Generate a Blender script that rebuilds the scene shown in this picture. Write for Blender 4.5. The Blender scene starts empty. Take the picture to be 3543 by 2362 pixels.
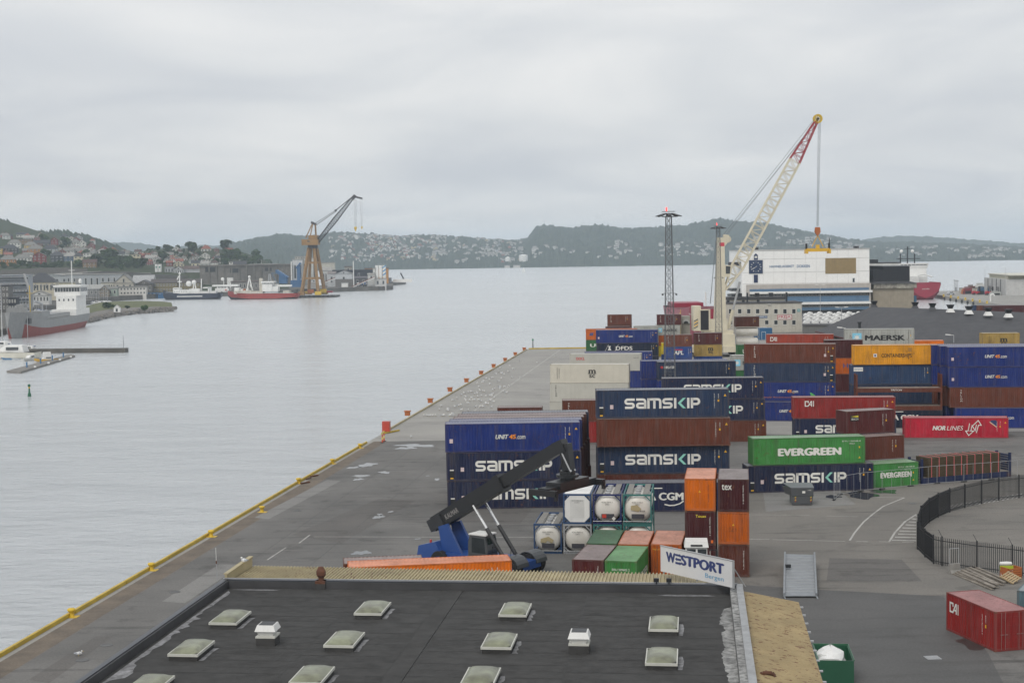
import bpy, math, random
from mathutils import Vector, Matrix
R=math.radians; PI=math.pi
random.seed(7)
SC=bpy.context.scene; COL=SC.collection
# ---------------------------------------------------------------- camera
CF,CP,CR,CH=5250.0,0.0570,-0.015,25.75   # focal length (photo px), pitch, roll, height above the quay
PW,PH=3543.0,2362.0
SEA=-2.0
cam=bpy.data.cameras.new('camera'); co=bpy.data.objects.new('camera',cam); COL.objects.link(co)
cam.sensor_width=36; cam.lens=36*CF/PW; cam.clip_start=1; cam.clip_end=60000
_fw=Vector((0,math.cos(CP),-math.sin(CP))); _up=Vector((0,math.sin(CP),math.cos(CP))); _rt=Vector((1,0,0))
_R=_rt*math.cos(CR)+_up*math.sin(CR); _U=-_rt*math.sin(CR)+_up*math.cos(CR)
M4=Matrix.Identity(4)
for i in range(3): M4[i][0]=_R[i]; M4[i][1]=_U[i]; M4[i][2]=-_fw[i]
M4[2][3]=CH
co.matrix_world=M4; SC.camera=co
def ray(u,v): return _fw*CF+_R*(u-PW/2)-_U*(v-PH/2)
def G(u,v,z=0.0):                      # photo pixel -> point on the level z
    d=ray(u,v); t=(z-CH)/d.z; return Vector((d.x*t,d.y*t,z))
def PY(u,v,y):                         # photo pixel -> point at distance y
    d=ray(u,v); t=y/d.y; return Vector((d.x*t,y,CH+d.z*t))
# ---------------------------------------------------------------- sky, sun, exposure
SUN_EL,SUN_AZ=R(45),R(-155)             # azimuth from +Y, clockwise
W=bpy.data.worlds.new('World'); SC.world=W; W.use_nodes=True
nt=W.node_tree; nt.nodes.clear()
def nd(t,ty,**k):
    n=t.nodes.new(ty)
    for a,b in k.items():
        if a in n.inputs: n.inputs[a].default_value=b
        else: setattr(n,a,b)
    return n
def lk(t,a,b): t.links.new(a,b)
out=nd(nt,'ShaderNodeOutputWorld'); bg=nd(nt,'ShaderNodeBackground',Strength=0.1)
sky=nd(nt,'ShaderNodeTexSky'); sky.sky_type='NISHITA'; sky.sun_disc=False
sky.sun_elevation=SUN_EL; sky.sun_rotation=SUN_AZ; sky.air_density=1.0; sky.dust_density=3.0
tc=nd(nt,'ShaderNodeTexCoord'); sp=nd(nt,'ShaderNodeSeparateXYZ'); lk(nt,tc.outputs['Generated'],sp.inputs[0])
zz=nd(nt,'ShaderNodeMath',operation='MAXIMUM'); zz.inputs[1].default_value=0; lk(nt,sp.outputs[2],zz.inputs[0])
za=nd(nt,'ShaderNodeMath',operation='ADD'); za.inputs[1].default_value=0.16; lk(nt,zz.outputs[0],za.inputs[0])
dx=nd(nt,'ShaderNodeMath',operation='DIVIDE'); lk(nt,sp.outputs[0],dx.inputs[0]); lk(nt,za.outputs[0],dx.inputs[1])
dy=nd(nt,'ShaderNodeMath',operation='DIVIDE'); lk(nt,sp.outputs[1],dy.inputs[0]); lk(nt,za.outputs[0],dy.inputs[1])
cb=nd(nt,'ShaderNodeCombineXYZ'); lk(nt,dx.outputs[0],cb.inputs[0]); lk(nt,dy.outputs[0],cb.inputs[1])
n1=nd(nt,'ShaderNodeTexNoise',Scale=1.25,Detail=8.0,Roughness=0.5,Distortion=0.55); lk(nt,cb.outputs[0],n1.inputs['Vector'])
n2=nd(nt,'ShaderNodeTexNoise',Scale=0.45,Detail=3.0,Roughness=0.5); lk(nt,cb.outputs[0],n2.inputs['Vector'])
ad=nd(nt,'ShaderNodeMath',operation='ADD'); lk(nt,n1.outputs[0],ad.inputs[0]); lk(nt,n2.outputs[0],ad.inputs[1])
cr=nd(nt,'ShaderNodeValToRGB'); e=cr.color_ramp.elements; lk(nt,ad.outputs[0],cr.inputs[0])
ml=nd(nt,'ShaderNodeMath',operation='MULTIPLY'); ml.inputs[1].default_value=0.5; lk(nt,ad.outputs[0],ml.inputs[0]); lk(nt,ml.outputs[0],cr.inputs[0])
e[0].position=.38; e[0].color=(.60,.625,.665,1); e[1].position=.60; e[1].color=(.84,.84,.835,1)
m=e.new(.50); m.color=(.72,.735,.75,1)
mx=nd(nt,'ShaderNodeMixRGB',blend_type='MULTIPLY'); mx.inputs[0].default_value=1; mx.inputs[2].default_value=(10.0,9.98,9.95,1); lk(nt,cr.outputs[0],mx.inputs[1])
m2=nd(nt,'ShaderNodeMixRGB'); m2.inputs[0].default_value=.94; lk(nt,sky.outputs[0],m2.inputs[1]); lk(nt,mx.outputs[0],m2.inputs[2])
hg=nd(nt,'ShaderNodeMapRange'); hg.inputs[1].default_value=0; hg.inputs[2].default_value=.22; hg.inputs[3].default_value=1.0; hg.inputs[4].default_value=1.1; lk(nt,zz.outputs[0],hg.inputs[0])
m3=nd(nt,'ShaderNodeVectorMath',operation='SCALE'); lk(nt,m2.outputs[0],m3.inputs[0]); lk(nt,hg.outputs[0],m3.inputs['Scale']); lk(nt,m3.outputs[0],bg.inputs[0]); lk(nt,bg.outputs[0],out.inputs[0])
sl=bpy.data.lights.new('sun','SUN'); so=bpy.data.objects.new('sun',sl); COL.objects.link(so)
sl.energy=1.5; sl.angle=R(25); sl.color=(1,.96,.9)
so.rotation_euler=(PI/2-SUN_EL,0,PI-SUN_AZ)
SC.view_settings.view_transform='Standard'; SC.view_settings.look='None'; SC.view_settings.exposure=0; SC.view_settings.gamma=1
SC.render.engine='CYCLES'
cy=SC.cycles; cy.use_denoising=True; cy.max_bounces=6; cy.diffuse_bounces=3; cy.glossy_bounces=3; cy.transmission_bounces=3; cy.volume_bounces=2; cy.transparent_max_bounces=16
cy.use_adaptive_sampling=True; cy.adaptive_threshold=0.02; cy.sample_clamp_indirect=4
# ---------------------------------------------------------------- materials
MATS={}
def mat(name,col=None,rough=.6,metal=0.0,objcol=False,noise=None,bump=None,spec=.5,emit=None,streak=0,rust=0,var=.12,rthr=.6,rsc=(1,1,1),fade=0):
    """noise=(scale,col2,amount); bump=(scale,strength); objcol: colour of the object itself; rust: patches; streak: vertical stains."""
    if name in MATS: return MATS[name]
    m=bpy.data.materials.new(name); m.use_nodes=True; t=m.node_tree; b=t.nodes['Principled BSDF']
    b.inputs['Roughness'].default_value=rough; b.inputs['Metallic'].default_value=metal; b.inputs['Specular IOR Level'].default_value=spec
    oi=nd(t,'ShaderNodeObjectInfo'); tx=nd(t,'ShaderNodeTexCoord')
    if objcol: c=oi.outputs['Color']
    else:
        rg=nd(t,'ShaderNodeRGB'); rg.outputs[0].default_value=(*col,1); c=rg.outputs[0]
    off=nd(t,'ShaderNodeVectorMath',operation='SCALE'); cc=nd(t,'ShaderNodeCombineXYZ')
    for i in range(3): lk(t,oi.outputs['Random'],cc.inputs[i])
    lk(t,cc.outputs[0],off.inputs[0]); off.inputs['Scale'].default_value=97.0
    pv=nd(t,'ShaderNodeVectorMath',operation='ADD'); lk(t,tx.outputs['Object'],pv.inputs[0]); lk(t,off.outputs[0],pv.inputs[1]); P=pv.outputs[0]
    def mix(c,fac,col2,bt='MIX'):
        x=nd(t,'ShaderNodeMixRGB',blend_type=bt); lk(t,c,x.inputs[1])
        if isinstance(fac,(int,float)): x.inputs[0].default_value=fac
        else: lk(t,fac,x.inputs[0])
        if isinstance(col2,tuple): x.inputs[2].default_value=(*col2,1)
        else: lk(t,col2,x.inputs[2])
        return x.outputs[0]
    def noi(sc,det=5,ro=.55,vec=None,lo=.35,hi=.7):
        n=nd(t,'ShaderNodeTexNoise',Scale=sc,Detail=det,Roughness=ro); lk(t,vec or P,n.inputs['Vector'])
        r=nd(t,'ShaderNodeMapRange'); r.inputs[1].default_value=lo; r.inputs[2].default_value=hi; lk(t,n.outputs[0],r.inputs[0]); return r.outputs[0]
    if var:
        f=noi(.55,4,.6,lo=.3,hi=.7); k=nd(t,'ShaderNodeMapRange'); k.inputs[3].default_value=1-var; k.inputs[4].default_value=1+var*.6; lk(t,f,k.inputs[0])
        hs=nd(t,'ShaderNodeHueSaturation'); lk(t,c,hs.inputs['Color']); lk(t,k.outputs[0],hs.inputs['Value']); c=hs.outputs[0]
    if noise:
        f=noi(noise[0],6,.6); g=nd(t,'ShaderNodeMath',operation='MULTIPLY'); g.inputs[1].default_value=noise[2]; lk(t,f,g.inputs[0]); c=mix(c,g.outputs[0],noise[1])
    if fade:
        mp=nd(t,'ShaderNodeMapping'); mp.inputs['Scale'].default_value=(1.6,1.6,.16); lk(t,P,mp.inputs[0]); f=noi(1.3,6,.7,mp.outputs[0],lo=.48,hi=.8); g=nd(t,'ShaderNodeMath',operation='MULTIPLY'); g.inputs[1].default_value=fade; lk(t,f,g.inputs[0]); c=mix(c,g.outputs[0],(.3,.3,.3))
    if streak:
        mp=nd(t,'ShaderNodeMapping'); mp.inputs['Scale'].default_value=(3.2,3.2,.12); lk(t,P,mp.inputs[0])
        f=noi(1.0,5,.65,mp.outputs[0],lo=.52,hi=.78); g=nd(t,'ShaderNodeMath',operation='MULTIPLY'); g.inputs[1].default_value=streak; lk(t,f,g.inputs[0]); c=mix(c,g.outputs[0],(.09,.065,.05))
    if rust:
        rm_=nd(t,'ShaderNodeMapping'); rm_.inputs['Scale'].default_value=rsc; lk(t,P,rm_.inputs[0]); f=noi(2.3,8,.7,rm_.outputs[0],lo=rthr,hi=rthr+.07); f2=noi(.35,2,.5,lo=.45 if rthr>.58 else .1,hi=.7 if rthr>.58 else .3); g=nd(t,'ShaderNodeMath',operation='MULTIPLY'); lk(t,f,g.inputs[0]); lk(t,f2,g.inputs[1])
        h=nd(t,'ShaderNodeMath',operation='MULTIPLY'); h.inputs[1].default_value=rust; lk(t,g.outputs[0],h.inputs[0]); c=mix(c,h.outputs[0],(.13,.055,.03))
    lk(t,c,b.inputs['Base Color'])
    if bump:
        n=nd(t,'ShaderNodeTexNoise',Scale=bump[0],Detail=4.0); lk(t,P,n.inputs['Vector']); bp=nd(t,'ShaderNodeBump',Strength=bump[1],Distance=.05); lk(t,n.outputs[0],bp.inputs['Height']); lk(t,bp.outputs[0],b.inputs['Normal'])
    if emit: b.inputs['Emission Color'].default_value=(*emit[:3],1); b.inputs['Emission Strength'].default_value=emit[3]
    MATS[name]=m; return m
paint=mat('container_paint',objcol=True,rough=.5,streak=.6,rust=1.0,var=.24,spec=.22,fade=.16,rthr=.585)
paintc=mat('clean_paint',objcol=True,spec=.25,rough=.5,var=.08,streak=.12)
metalp=mat('machine_paint',objcol=True,rough=.38,var=.1,rust=.25)
wallm=mat('wall_paint',objcol=True,spec=.25,rough=.8,var=.12,streak=.3)
roofm=mat('roof_tile',objcol=True,rough=.75,var=.18,noise=(1.2,(.08,.08,.08),.3))
stone=mat('rock',(.22,.2,.18),.95,noise=(.6,(.08,.08,.075),.8),bump=(1.2,.6))
concrete=mat('concrete',(.3,.29,.27),.9,noise=(.8,(.14,.13,.12),.7),streak=.4)
darkm=mat('dark_metal',(.02,.021,.024),.4,var=.3,spec=.4)
black=mat('black_rubber',(.015,.015,.016),.75)
steel=mat('galvanised_steel',(.42,.43,.44),.42,metal=.35,var=.15)
glass=mat('window_glass',(.03,.037,.042),.08,spec=.8,var=.4)
white=mat('white_paint',(.72,.72,.7),.55,var=.08,streak=.15)
letter=mat('lettering_paint',objcol=True,rough=.55,var=.1,streak=.1)
wood=mat('weathered_wood',(.3,.27,.23),.9,noise=(2.,(.12,.1,.085),.8),var=.3)
rubyl=mat('yellow_paint',(.62,.42,.03),.5,rust=.5,var=.2)
# ---------------------------------------------------------------- geometry helpers
class MB:
    def __init__(s): s.v=[]; s.f=[]; s.m=[]
    def add(s,vs,fs,mi=0):
        n=len(s.v); s.v+= [tuple(v) for v in vs]; s.f+=[tuple(i+n for i in f) for f in fs]; s.m+=[mi]*len(fs); return s
    def box(s,x0,y0,z0,x1,y1,z1,mi=0):
        return s.add([(x0,y0,z0),(x1,y0,z0),(x1,y1,z0),(x0,y1,z0),(x0,y0,z1),(x1,y0,z1),(x1,y1,z1),(x0,y1,z1)],
            [(3,2,1,0),(4,5,6,7),(0,1,5,4),(1,2,6,5),(2,3,7,6),(3,0,4,7)],mi)
    def hexa(s,p,mi=0):                   # 8 points, bottom four then top four
        return s.add(p,[(3,2,1,0),(4,5,6,7),(0,1,5,4),(1,2,6,5),(2,3,7,6),(3,0,4,7)],mi)
    def beam(s,a,b,w,h=None,mi=0):
        a=Vector(a); b=Vector(b); h=h or w; d=(b-a).normalized(); u=Vector((0,0,1)) if abs(d.z)<.98 else Vector((0,1,0))
        x=d.cross(u).normalized()*(w/2); y=x.cross(d).normalized()*(h/2)
        return s.hexa([a-x-y,a+x-y,b+x-y,b-x-y,a-x+y,a+x+y,b+x+y,b-x+y],mi)
    def cyl(s,a,b,r,n=8,r2=None,mi=0,cap=True):
        a=Vector(a); b=Vector(b); r2=r if r2 is None else r2; d=(b-a).normalized(); u=Vector((0,0,1)) if abs(d.z)<.9 else Vector((1,0,0))
        x=d.cross(u).normalized(); y=x.cross(d).normalized(); vs=[]
        for i in range(n):
            t=2*PI*i/n; w=x*math.cos(t)+y*math.sin(t); vs+=[a+w*r,b+w*r2]
        fs=[(2*i,2*i+1,(2*i+3)%(2*n),(2*i+2)%(2*n)) for i in range(n)]
        if cap: fs+=[tuple(range(0,2*n,2)),tuple(range(2*n-1,0,-2))]
        return s.add(vs,fs,mi)
    def prism(s,pts,a,b,axis='z',mi=0):    # polygon extruded along an axis
        n=len(pts)
        def P(p,t): return {'z':(p[0],p[1],t),'y':(p[0],t,p[1]),'x':(t,p[0],p[1])}[axis]
        return s.add([P(p,a) for p in pts]+[P(p,b) for p in pts],[tuple(range(n-1,-1,-1)),tuple(range(n,2*n))]+[(i,(i+1)%n,(i+1)%n+n,i+n) for i in range(n)],mi)
    def lathe(s,prof,n=12,c=(0,0,0),axis='z',mi=0):
        vs=[]; k=len(prof)
        for i in range(n):
            t=2*PI*i/n; a,b=math.cos(t),math.sin(t)
            for r,z in prof:
                p={'z':(r*a,r*b,z),'x':(z,r*a,r*b),'y':(r*a,z,r*b)}[axis]; vs.append((p[0]+c[0],p[1]+c[1],p[2]+c[2]))
        fs=[(i*k+j,((i+1)%n)*k+j,((i+1)%n)*k+j+1,i*k+j+1) for i in range(n) for j in range(k-1)]
        return s.add(vs,fs,mi)
    def tube(s,pts,r,n=6,mi=0):
        for a,b in zip(pts,pts[1:]): s.cyl(a,b,r,n,mi=mi)
        return s
    def ball(s,c,r,n=8,m=5,mi=0,sz=1):
        return s.lathe([(r*math.sin(PI*j/m)+1e-4,-r*sz*math.cos(PI*j/m)) for j in range(m+1)],n,c,mi=mi)
    def mesh(s,name,smooth=False):
        me=bpy.data.meshes.new(name); me.from_pydata(s.v,[],s.f)
        if any(s.m): me.polygons.foreach_set('material_index',s.m)
        if smooth: me.polygons.foreach_set('use_smooth',[True]*len(s.f))
        me.update(); return me
    def ob(s,name,mats,parent=None,loc=None,rz=0,color=None,smooth=False,**k):
        return mkobj(name,s.mesh(name,smooth),mats,parent,loc,rz,color,**k)
def mkobj(name,me,mats=None,parent=None,loc=None,rz=0,color=None,label=None,cat=None,group=None,kind=None):
    o=bpy.data.objects.new(name,me); COL.objects.link(o)
    if mats is not None and not me.materials:
        for x in (mats if isinstance(mats,(list,tuple)) else [mats]): me.materials.append(x)
    if parent is not None: o.parent=parent
    if loc is not None: o.location=loc
    if rz: o.rotation_euler=(0,0,rz)
    if color: o.color=(*color[:3],1)
    tag(o,label,cat,group,kind); return o
def tag(o,label=None,cat=None,group=None,kind=None):
    for k,v in (('label',label),('category',cat),('group',group),('kind',kind)):
        if v: o[k]=v
    return o
def thing(name,label,cat,loc=(0,0,0),rz=0,group=None):
    o=bpy.data.objects.new(name,None); COL.objects.link(o); o.location=loc; o.rotation_euler=(0,0,rz); o.empty_display_size=.5
    return tag(o,label,cat,group)
def sub(name,parent,loc=(0,0,0),rz=0):
    o=bpy.data.objects.new(name,None); COL.objects.link(o); o.parent=parent; o.location=loc; o.rotation_euler=(0,0,rz); return o
def copyt(o,parent=None,loc=None,rz=None,label=None):
    c=o.copy(); COL.objects.link(c)
    if parent is not None: c.parent=parent
    if loc is not None: c.location=loc
    if rz is not None: c.rotation_euler=(0,0,rz)
    if label: c['label']=label
    for ch in list(o.children): copyt(ch,c)
    return c
def arc(cx,cy,r,a0,a1,n=6): return [(cx+r*math.cos(R(a0+(a1-a0)*i/n)),cy+r*math.sin(R(a0+(a1-a0)*i/n))) for i in range(n+1)]
def stroke(mb,pts,w,mi=0,sx=1,sy=1,ox=0,oy=0):   # flat thick line in the x-z plane (y=0)
    q=[pts[0]]
    for p in pts[1:]:
        if math.hypot(p[0]-q[-1][0],p[1]-q[-1][1])>1e-3: q.append(p)
    pts=q; n=len(pts); L=[];Rr=[]
    for i,p in enumerate(pts):
        a=pts[max(i-1,0)]; b=pts[min(i+1,n-1)]
        def un(q,r):
            d=(r[0]-q[0],r[1]-q[1]); l=math.hypot(*d) or 1; return (d[0]/l,d[1]/l)
        d1=un(a,p) if i else un(p,b); d2=un(p,b) if i<n-1 else d1
        t=(d1[0]+d2[0],d1[1]+d2[1]); l=math.hypot(*t) or 1; t=(t[0]/l,t[1]/l); c=max(.35,t[0]*d1[0]+t[1]*d1[1]); k=w/2/c
        L.append((p[0]-t[1]*k,p[1]+t[0]*k)); Rr.append((p[0]+t[1]*k,p[1]-t[0]*k))
    vs=[(ox+x*sx,0,oy+y*sy) for x,y in L]+[(ox+x*sx,0,oy+y*sy) for x,y in Rr]
    mb.add(vs,[(i,i+n,i+1+n,i+1) for i in range(n-1)],mi)
_TX={}
def text_mesh(s,bold=0.0,shear=0.0,space=1.0):
    k=(s,bold,shear,space)
    if k in _TX: return _TX[k]
    cu=bpy.data.curves.new('t','FONT'); cu.body=s; cu.size=1; cu.shear=shear; cu.space_character=space; cu.resolution_u=3
    o=bpy.data.objects.new('t',cu); COL.objects.link(o)
    dg=bpy.context.evaluated_depsgraph_get(); me=bpy.data.meshes.new_from_object(o.evaluated_get(dg)); bpy.data.objects.remove(o); bpy.data.curves.remove(cu)
    if bold:
        b=bold*.5; V=[v.co.copy() for v in me.vertices]; Fc=[tuple(p.vertices) for p in me.polygons]; n=len(V); m=MB()
        for i,(ox,oy) in enumerate(((-b,0),(b,0),(0,b*.45),(0,-b*.45))): m.add([(v.x+ox,v.y+oy,-.0015*i) for v in V],Fc)
        bpy.data.meshes.remove(me); me=m.mesh('lettering')
    vs=[v.co for v in me.vertices]; x0=min(v.x for v in vs); x1=max(v.x for v in vs); y0=min(v.y for v in vs); y1=max(v.y for v in vs)
    for v in me.vertices: v.co=Vector(((v.co.x-x0)/(x1-x0),v.co.z,(v.co.y-y0)/(y1-y0)))
    me.materials.clear(); me.materials.append(letter); _TX[k]=me; return me
def text(s,parent,x,y,z,w,h,color=(.8,.8,.78),bold=0.0,shear=0.0,space=1.0,rz=0,vert=False,name='lettering'):
    """flat printed lettering, lower-left at (x,y,z), width w, height h, facing -y"""
    me=text_mesh(s,bold,shear,space); o=mkobj(name,me,None,parent,(x,y,z),0,color); o.scale=(w,1,h); o.rotation_euler=(0,0,rz)
    if vert: o.rotation_euler=(0,R(90),rz)
    return o
HAZE_D=1.3e-4
# ================================================================ SETTING
def hor(u): return PH/2-CF*math.tan(CP)-0.015*(u-PW/2)*1.0
def gmat(name,c1,c2,rough,sc=.25,stain=.6,spec=.2,tracks=0):
    m=bpy.data.materials.new(name); m.use_nodes=True; t=m.node_tree; b=t.nodes['Principled BSDF']; b.inputs['Roughness'].default_value=rough; b.inputs['Specular IOR Level'].default_value=spec
    g=nd(t,'ShaderNodeNewGeometry'); P=g.outputs['Position']
    def noi(s,d,lo,hi,vec=P,ro=.6):
        n=nd(t,'ShaderNodeTexNoise',Scale=s,Detail=d,Roughness=ro); lk(t,vec,n.inputs['Vector']); r=nd(t,'ShaderNodeMapRange'); r.inputs[1].default_value=lo; r.inputs[2].default_value=hi; lk(t,n.outputs[0],r.inputs[0]); return r.outputs[0]
    mx=nd(t,'ShaderNodeMixRGB'); lk(t,noi(sc*.35,8,.3,.7),mx.inputs[0]); mx.inputs[1].default_value=(*c1,1); mx.inputs[2].default_value=(*c2,1); c=mx.outputs[0]
    # grain
    h=nd(t,'ShaderNodeMixRGB',blend_type='MULTIPLY'); h.inputs[0].default_value=.55; lk(t,c,h.inputs[1]); r=nd(t,'ShaderNodeValToRGB'); r.color_ramp.elements[0].color=(.62,.62,.62,1); r.color_ramp.elements[1].color=(1.3,1.3,1.3,1); lk(t,noi(6,6,.25,.75),r.inputs[0]); lk(t,r.outputs[0],h.inputs[2]); c=h.outputs[0]
    # dark irregular stains stretched across
    mp=nd(t,'ShaderNodeMapping'); mp.inputs['Rotation'].default_value=(0,0,.12); mp.inputs['Scale'].default_value=(.09,.55,1); lk(t,P,mp.inputs[0])
    s=noi(1.0,8,.54,.74,mp.outputs[0],.68); k=nd(t,'ShaderNodeMath',operation='MULTIPLY'); k.inputs[1].default_value=stain; lk(t,s,k.inputs[0])
    d=nd(t,'ShaderNodeMixRGB'); lk(t,k.outputs[0],d.inputs[0]); lk(t,c,d.inputs[1]); d.inputs[2].default_value=(.05,.049,.047,1); c=d.outputs[0]
    s=noi(.33,7,.57,.68); k=nd(t,'ShaderNodeMath',operation='MULTIPLY'); k.inputs[1].default_value=stain*.5; lk(t,s,k.inputs[0])
    d=nd(t,'ShaderNodeMixRGB'); lk(t,k.outputs[0],d.inputs[0]); lk(t,c,d.inputs[1]); d.inputs[2].default_value=(.055,.053,.05,1); c=d.outputs[0]
    lk(t,c,b.inputs['Base Color'])
    n=nd(t,'ShaderNodeTexNoise',Scale=9,Detail=4.); lk(t,P,n.inputs['Vector']); bp=nd(t,'ShaderNodeBump',Strength=.25,Distance=.02); lk(t,n.outputs[0],bp.inputs['Height']); lk(t,bp.outputs[0],b.inputs['Normal'])
    return m
mconc=gmat('quay_concrete',(.35,.34,.315),(.27,.262,.248),.85,stain=.35)
masph=gmat('quay_asphalt',(.185,.179,.17),(.115,.113,.109),.8,stain=.95)
masp2=gmat('new_asphalt',(.12,.118,.116),(.088,.088,.087),.75,stain=.5)
masp3=gmat('worn_asphalt',(.21,.196,.177),(.15,.143,.132),.85,stain=.75)
mline=gmat('road_marking',(.5,.49,.46),(.3,.29,.28),.8,sc=3,stain=.6)
mpud=mat('puddle_water',(.05,.052,.052),.03,spec=.9,var=.1)
# water
mw=bpy.data.materials.new('sea_water'); mw.use_nodes=True; t=mw.node_tree; b=t.nodes['Principled BSDF']
b.inputs['Base Color'].default_value=(.6,.62,.63,1); b.inputs['Roughness'].default_value=.2; b.inputs['IOR'].default_value=1.5; b.inputs['Metallic'].default_value=.55
g=nd(t,'ShaderNodeNewGeometry'); mp=nd(t,'ShaderNodeMapping'); mp.inputs['Scale'].default_value=(.55,1.0,1); mp.inputs['Rotation'].default_value=(0,0,.35); lk(t,g.outputs['Position'],mp.inputs[0])
na=nd(t,'ShaderNodeTexNoise',Scale=.9,Detail=6.,Roughness=.62); lk(t,mp.outputs[0],na.inputs['Vector'])
nb=nd(t,'ShaderNodeTexNoise',Scale=.012,Detail=4.,Roughness=.55); lk(t,mp.outputs[0],nb.inputs['Vector'])
st=nd(t,'ShaderNodeMapRange'); st.inputs[1].default_value=.35; st.inputs[2].default_value=.65; st.inputs[3].default_value=.5; st.inputs[4].default_value=.95; lk(t,nb.outputs[0],st.inputs[0])
bp=nd(t,'ShaderNodeBump',Distance=1.1); lk(t,st.outputs[0],bp.inputs['Strength']); nc=nd(t,'ShaderNodeTexNoise',Scale=.11,Detail=3.,Roughness=.5); lk(t,mp.outputs[0],nc.inputs['Vector']); mc=nd(t,'ShaderNodeMath',operation='MULTIPLY_ADD'); lk(t,nc.outputs[0],mc.inputs[0]); mc.inputs[1].default_value=4.5; lk(t,na.outputs[0],mc.inputs[2])
lk(t,mc.outputs[0],bp.inputs['Height']); lk(t,bp.outputs[0],b.inputs['Normal'])
mb=MB(); mb.add([(-6500,-200,SEA),(6500,-200,SEA),(6500,9500,SEA),(-6500,9500,SEA)],[(0,1,2,3)]); mb.ob('sea',mw,kind='structure')
# quay: the edge runs away to the corner, then right; an inlet on the right
QE0=Vector((-33.7,100)); QD=(Vector((4.2,413))-QE0).normalized(); QN=Vector((QD.y,-QD.x))
def Q(s,n): p=QE0+QD*s+QN*n; return (p.x,p.y)
def sheet(name,pts,z,m,parent=None,kind=None,**k):
    mb=MB(); mb.add([(p[0],p[1],z) for p in pts],[tuple(range(len(pts)))]); return mb.ob(name,m,parent,kind=kind,**k)
QP=[(-60,-120),Q(0,0),(4.2,413),(42,413),(64,425),(66,500),(85,640),(165,640),(172,480),(219,480),(222,697),(236,832),(245,918),(520,918),(520,-120)]
mb=MB(); mb.prism(QP,-7,0); quay=mb.ob('quay',mconc,kind='structure')
a=sheet('asphalt',[Q(-210,2.5),Q(112,2.5),(28,211.5),(120,212),(200,212),(260,-100),(-40,-100)],.004,masph,kind='structure')
sheet('worn_asphalt',[G(2420,1878)[:2],G(2420,1700)[:2],G(3000,1640)[:2],G(3700,1600)[:2],G(3700,2110)[:2],G(3270,2062)[:2],G(2860,2040)[:2],G(2560,2020)[:2]],.008,masp3,kind='structure')
sheet('new_asphalt',[G(2540,2022)[:2],G(2860,2041)[:2],G(3262,2062)[:2],G(3420,2260)[:2],G(3500,2420)[:2],G(2500,2420)[:2]],.012,masp2,kind='structure')
# edge strip of old concrete, dark tar joints
me_=gmat('old_edge_concrete',(.2,.165,.13),(.12,.105,.09),.9,sc=1.2,stain=.5)
sheet('edge_strip',[Q(-150,.7),Q(112,.7),Q(112,2.5),Q(-150,2.5)],.006,me_,quay)
mtar=gmat('tar_joint',(.07,.069,.067),(.12,.118,.114),.8,sc=2,stain=.3)
for off,s0,s1 in ((7.6,-120,110),(13.2,-60,111)):
    sheet('tar_joint',[Q(s0,off),Q(s1,off),Q(s1,off+.06),Q(s0,off+.06)],.009,mtar,quay)
mpa=gmat('asphalt_patch',(.15,.142,.134),(.115,.111,.106),.85,stain=.9); mpb=gmat('pale_patch',(.24,.235,.225),(.19,.186,.18),.85,stain=.6)
for k,(pp,mm) in enumerate(((((1010,1850),(1310,1725),(1440,1730),(1180,1880)),mpa),(((560,2080),(760,1950),(840,1950),(640,2085)),mpb),(((880,1790),(1130,1660),(1180,1662),(930,1795)),mpb),(((1480,1800),(1560,1755),(1840,1760),(1800,1812)),mpa),(((2640,1700),(2900,1690),(2960,1745),(2650,1770)),mpb),(((2870,1930),(3120,1935),(3190,2010),(2860,2010)),mpa),(((100,2350),(330,2200),(390,2200),(170,2362)),mpa))): sheet('asphalt_patch',[G(*q)[:2] for q in pp],.0165 if k in(4,5) else .0065,mm,quay)
def line(pts,w,name='painted_line',z=.014,m=None):
    mb=MB(); q=[Vector((p[0],p[1])) for p in pts]
    for a,b in zip(q,q[1:]):
        d=(b-a).normalized(); n=Vector((d.y,-d.x))*w/2; mb.add([(a.x-n.x,a.y-n.y,z),(a.x+n.x,a.y+n.y,z),(b.x+n.x,b.y+n.y,z),(b.x-n.x,b.y-n.y,z)],[(0,1,2,3)])
    return mb.ob(name,m or mline,quay)
line([G(1640,1421),G(1938,1210)],.32); line([G(800,2000),G(860,1966)],.14); line([G(925,1936),G(990,1893)],.14); line([G(1035,1878),G(1072,1850)],.14)
line([G(1085,1856),G(1860,1858)],.14); line([G(2592,1864),G(2662,1865)],.14); line([G(2672,1866),G(2925,1872)],.14); line([G(2962,1872),G(3002,1873)],.14); line([G(3042,1873),G(3080,1874)],.14); line([G(3122,1875),G(3162,1875)],.14)
line([G(2592,1780),G(2800,1782)],.1); line([G(2860,1784),G(2968,1787)],.1)
line([G(3129,1721),G(3056,1751),G(3020,1778),G(2988,1805),G(2957,1842),G(2940,1869)],.18); line([G(3129,1721),G(2975,1719)],.14)
line([G(3170,1779),G(3130,1805),G(3096,1842),G(3077,1873)],.18)
for i in range(9):
    v=1783+i*10.6; u0=3170-(v-1779)*1.02+ (6 if i>5 else 0); line([G(u0,v),G(3170,v+2)],.42,'hatch_stripe')
for i in range(22):
    u=3226+i*16; v=1764-(u-3226)*.165; line([G(u+8,v-8),G(u-14,v+9)],.16,'hatch_stripe')
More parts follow.
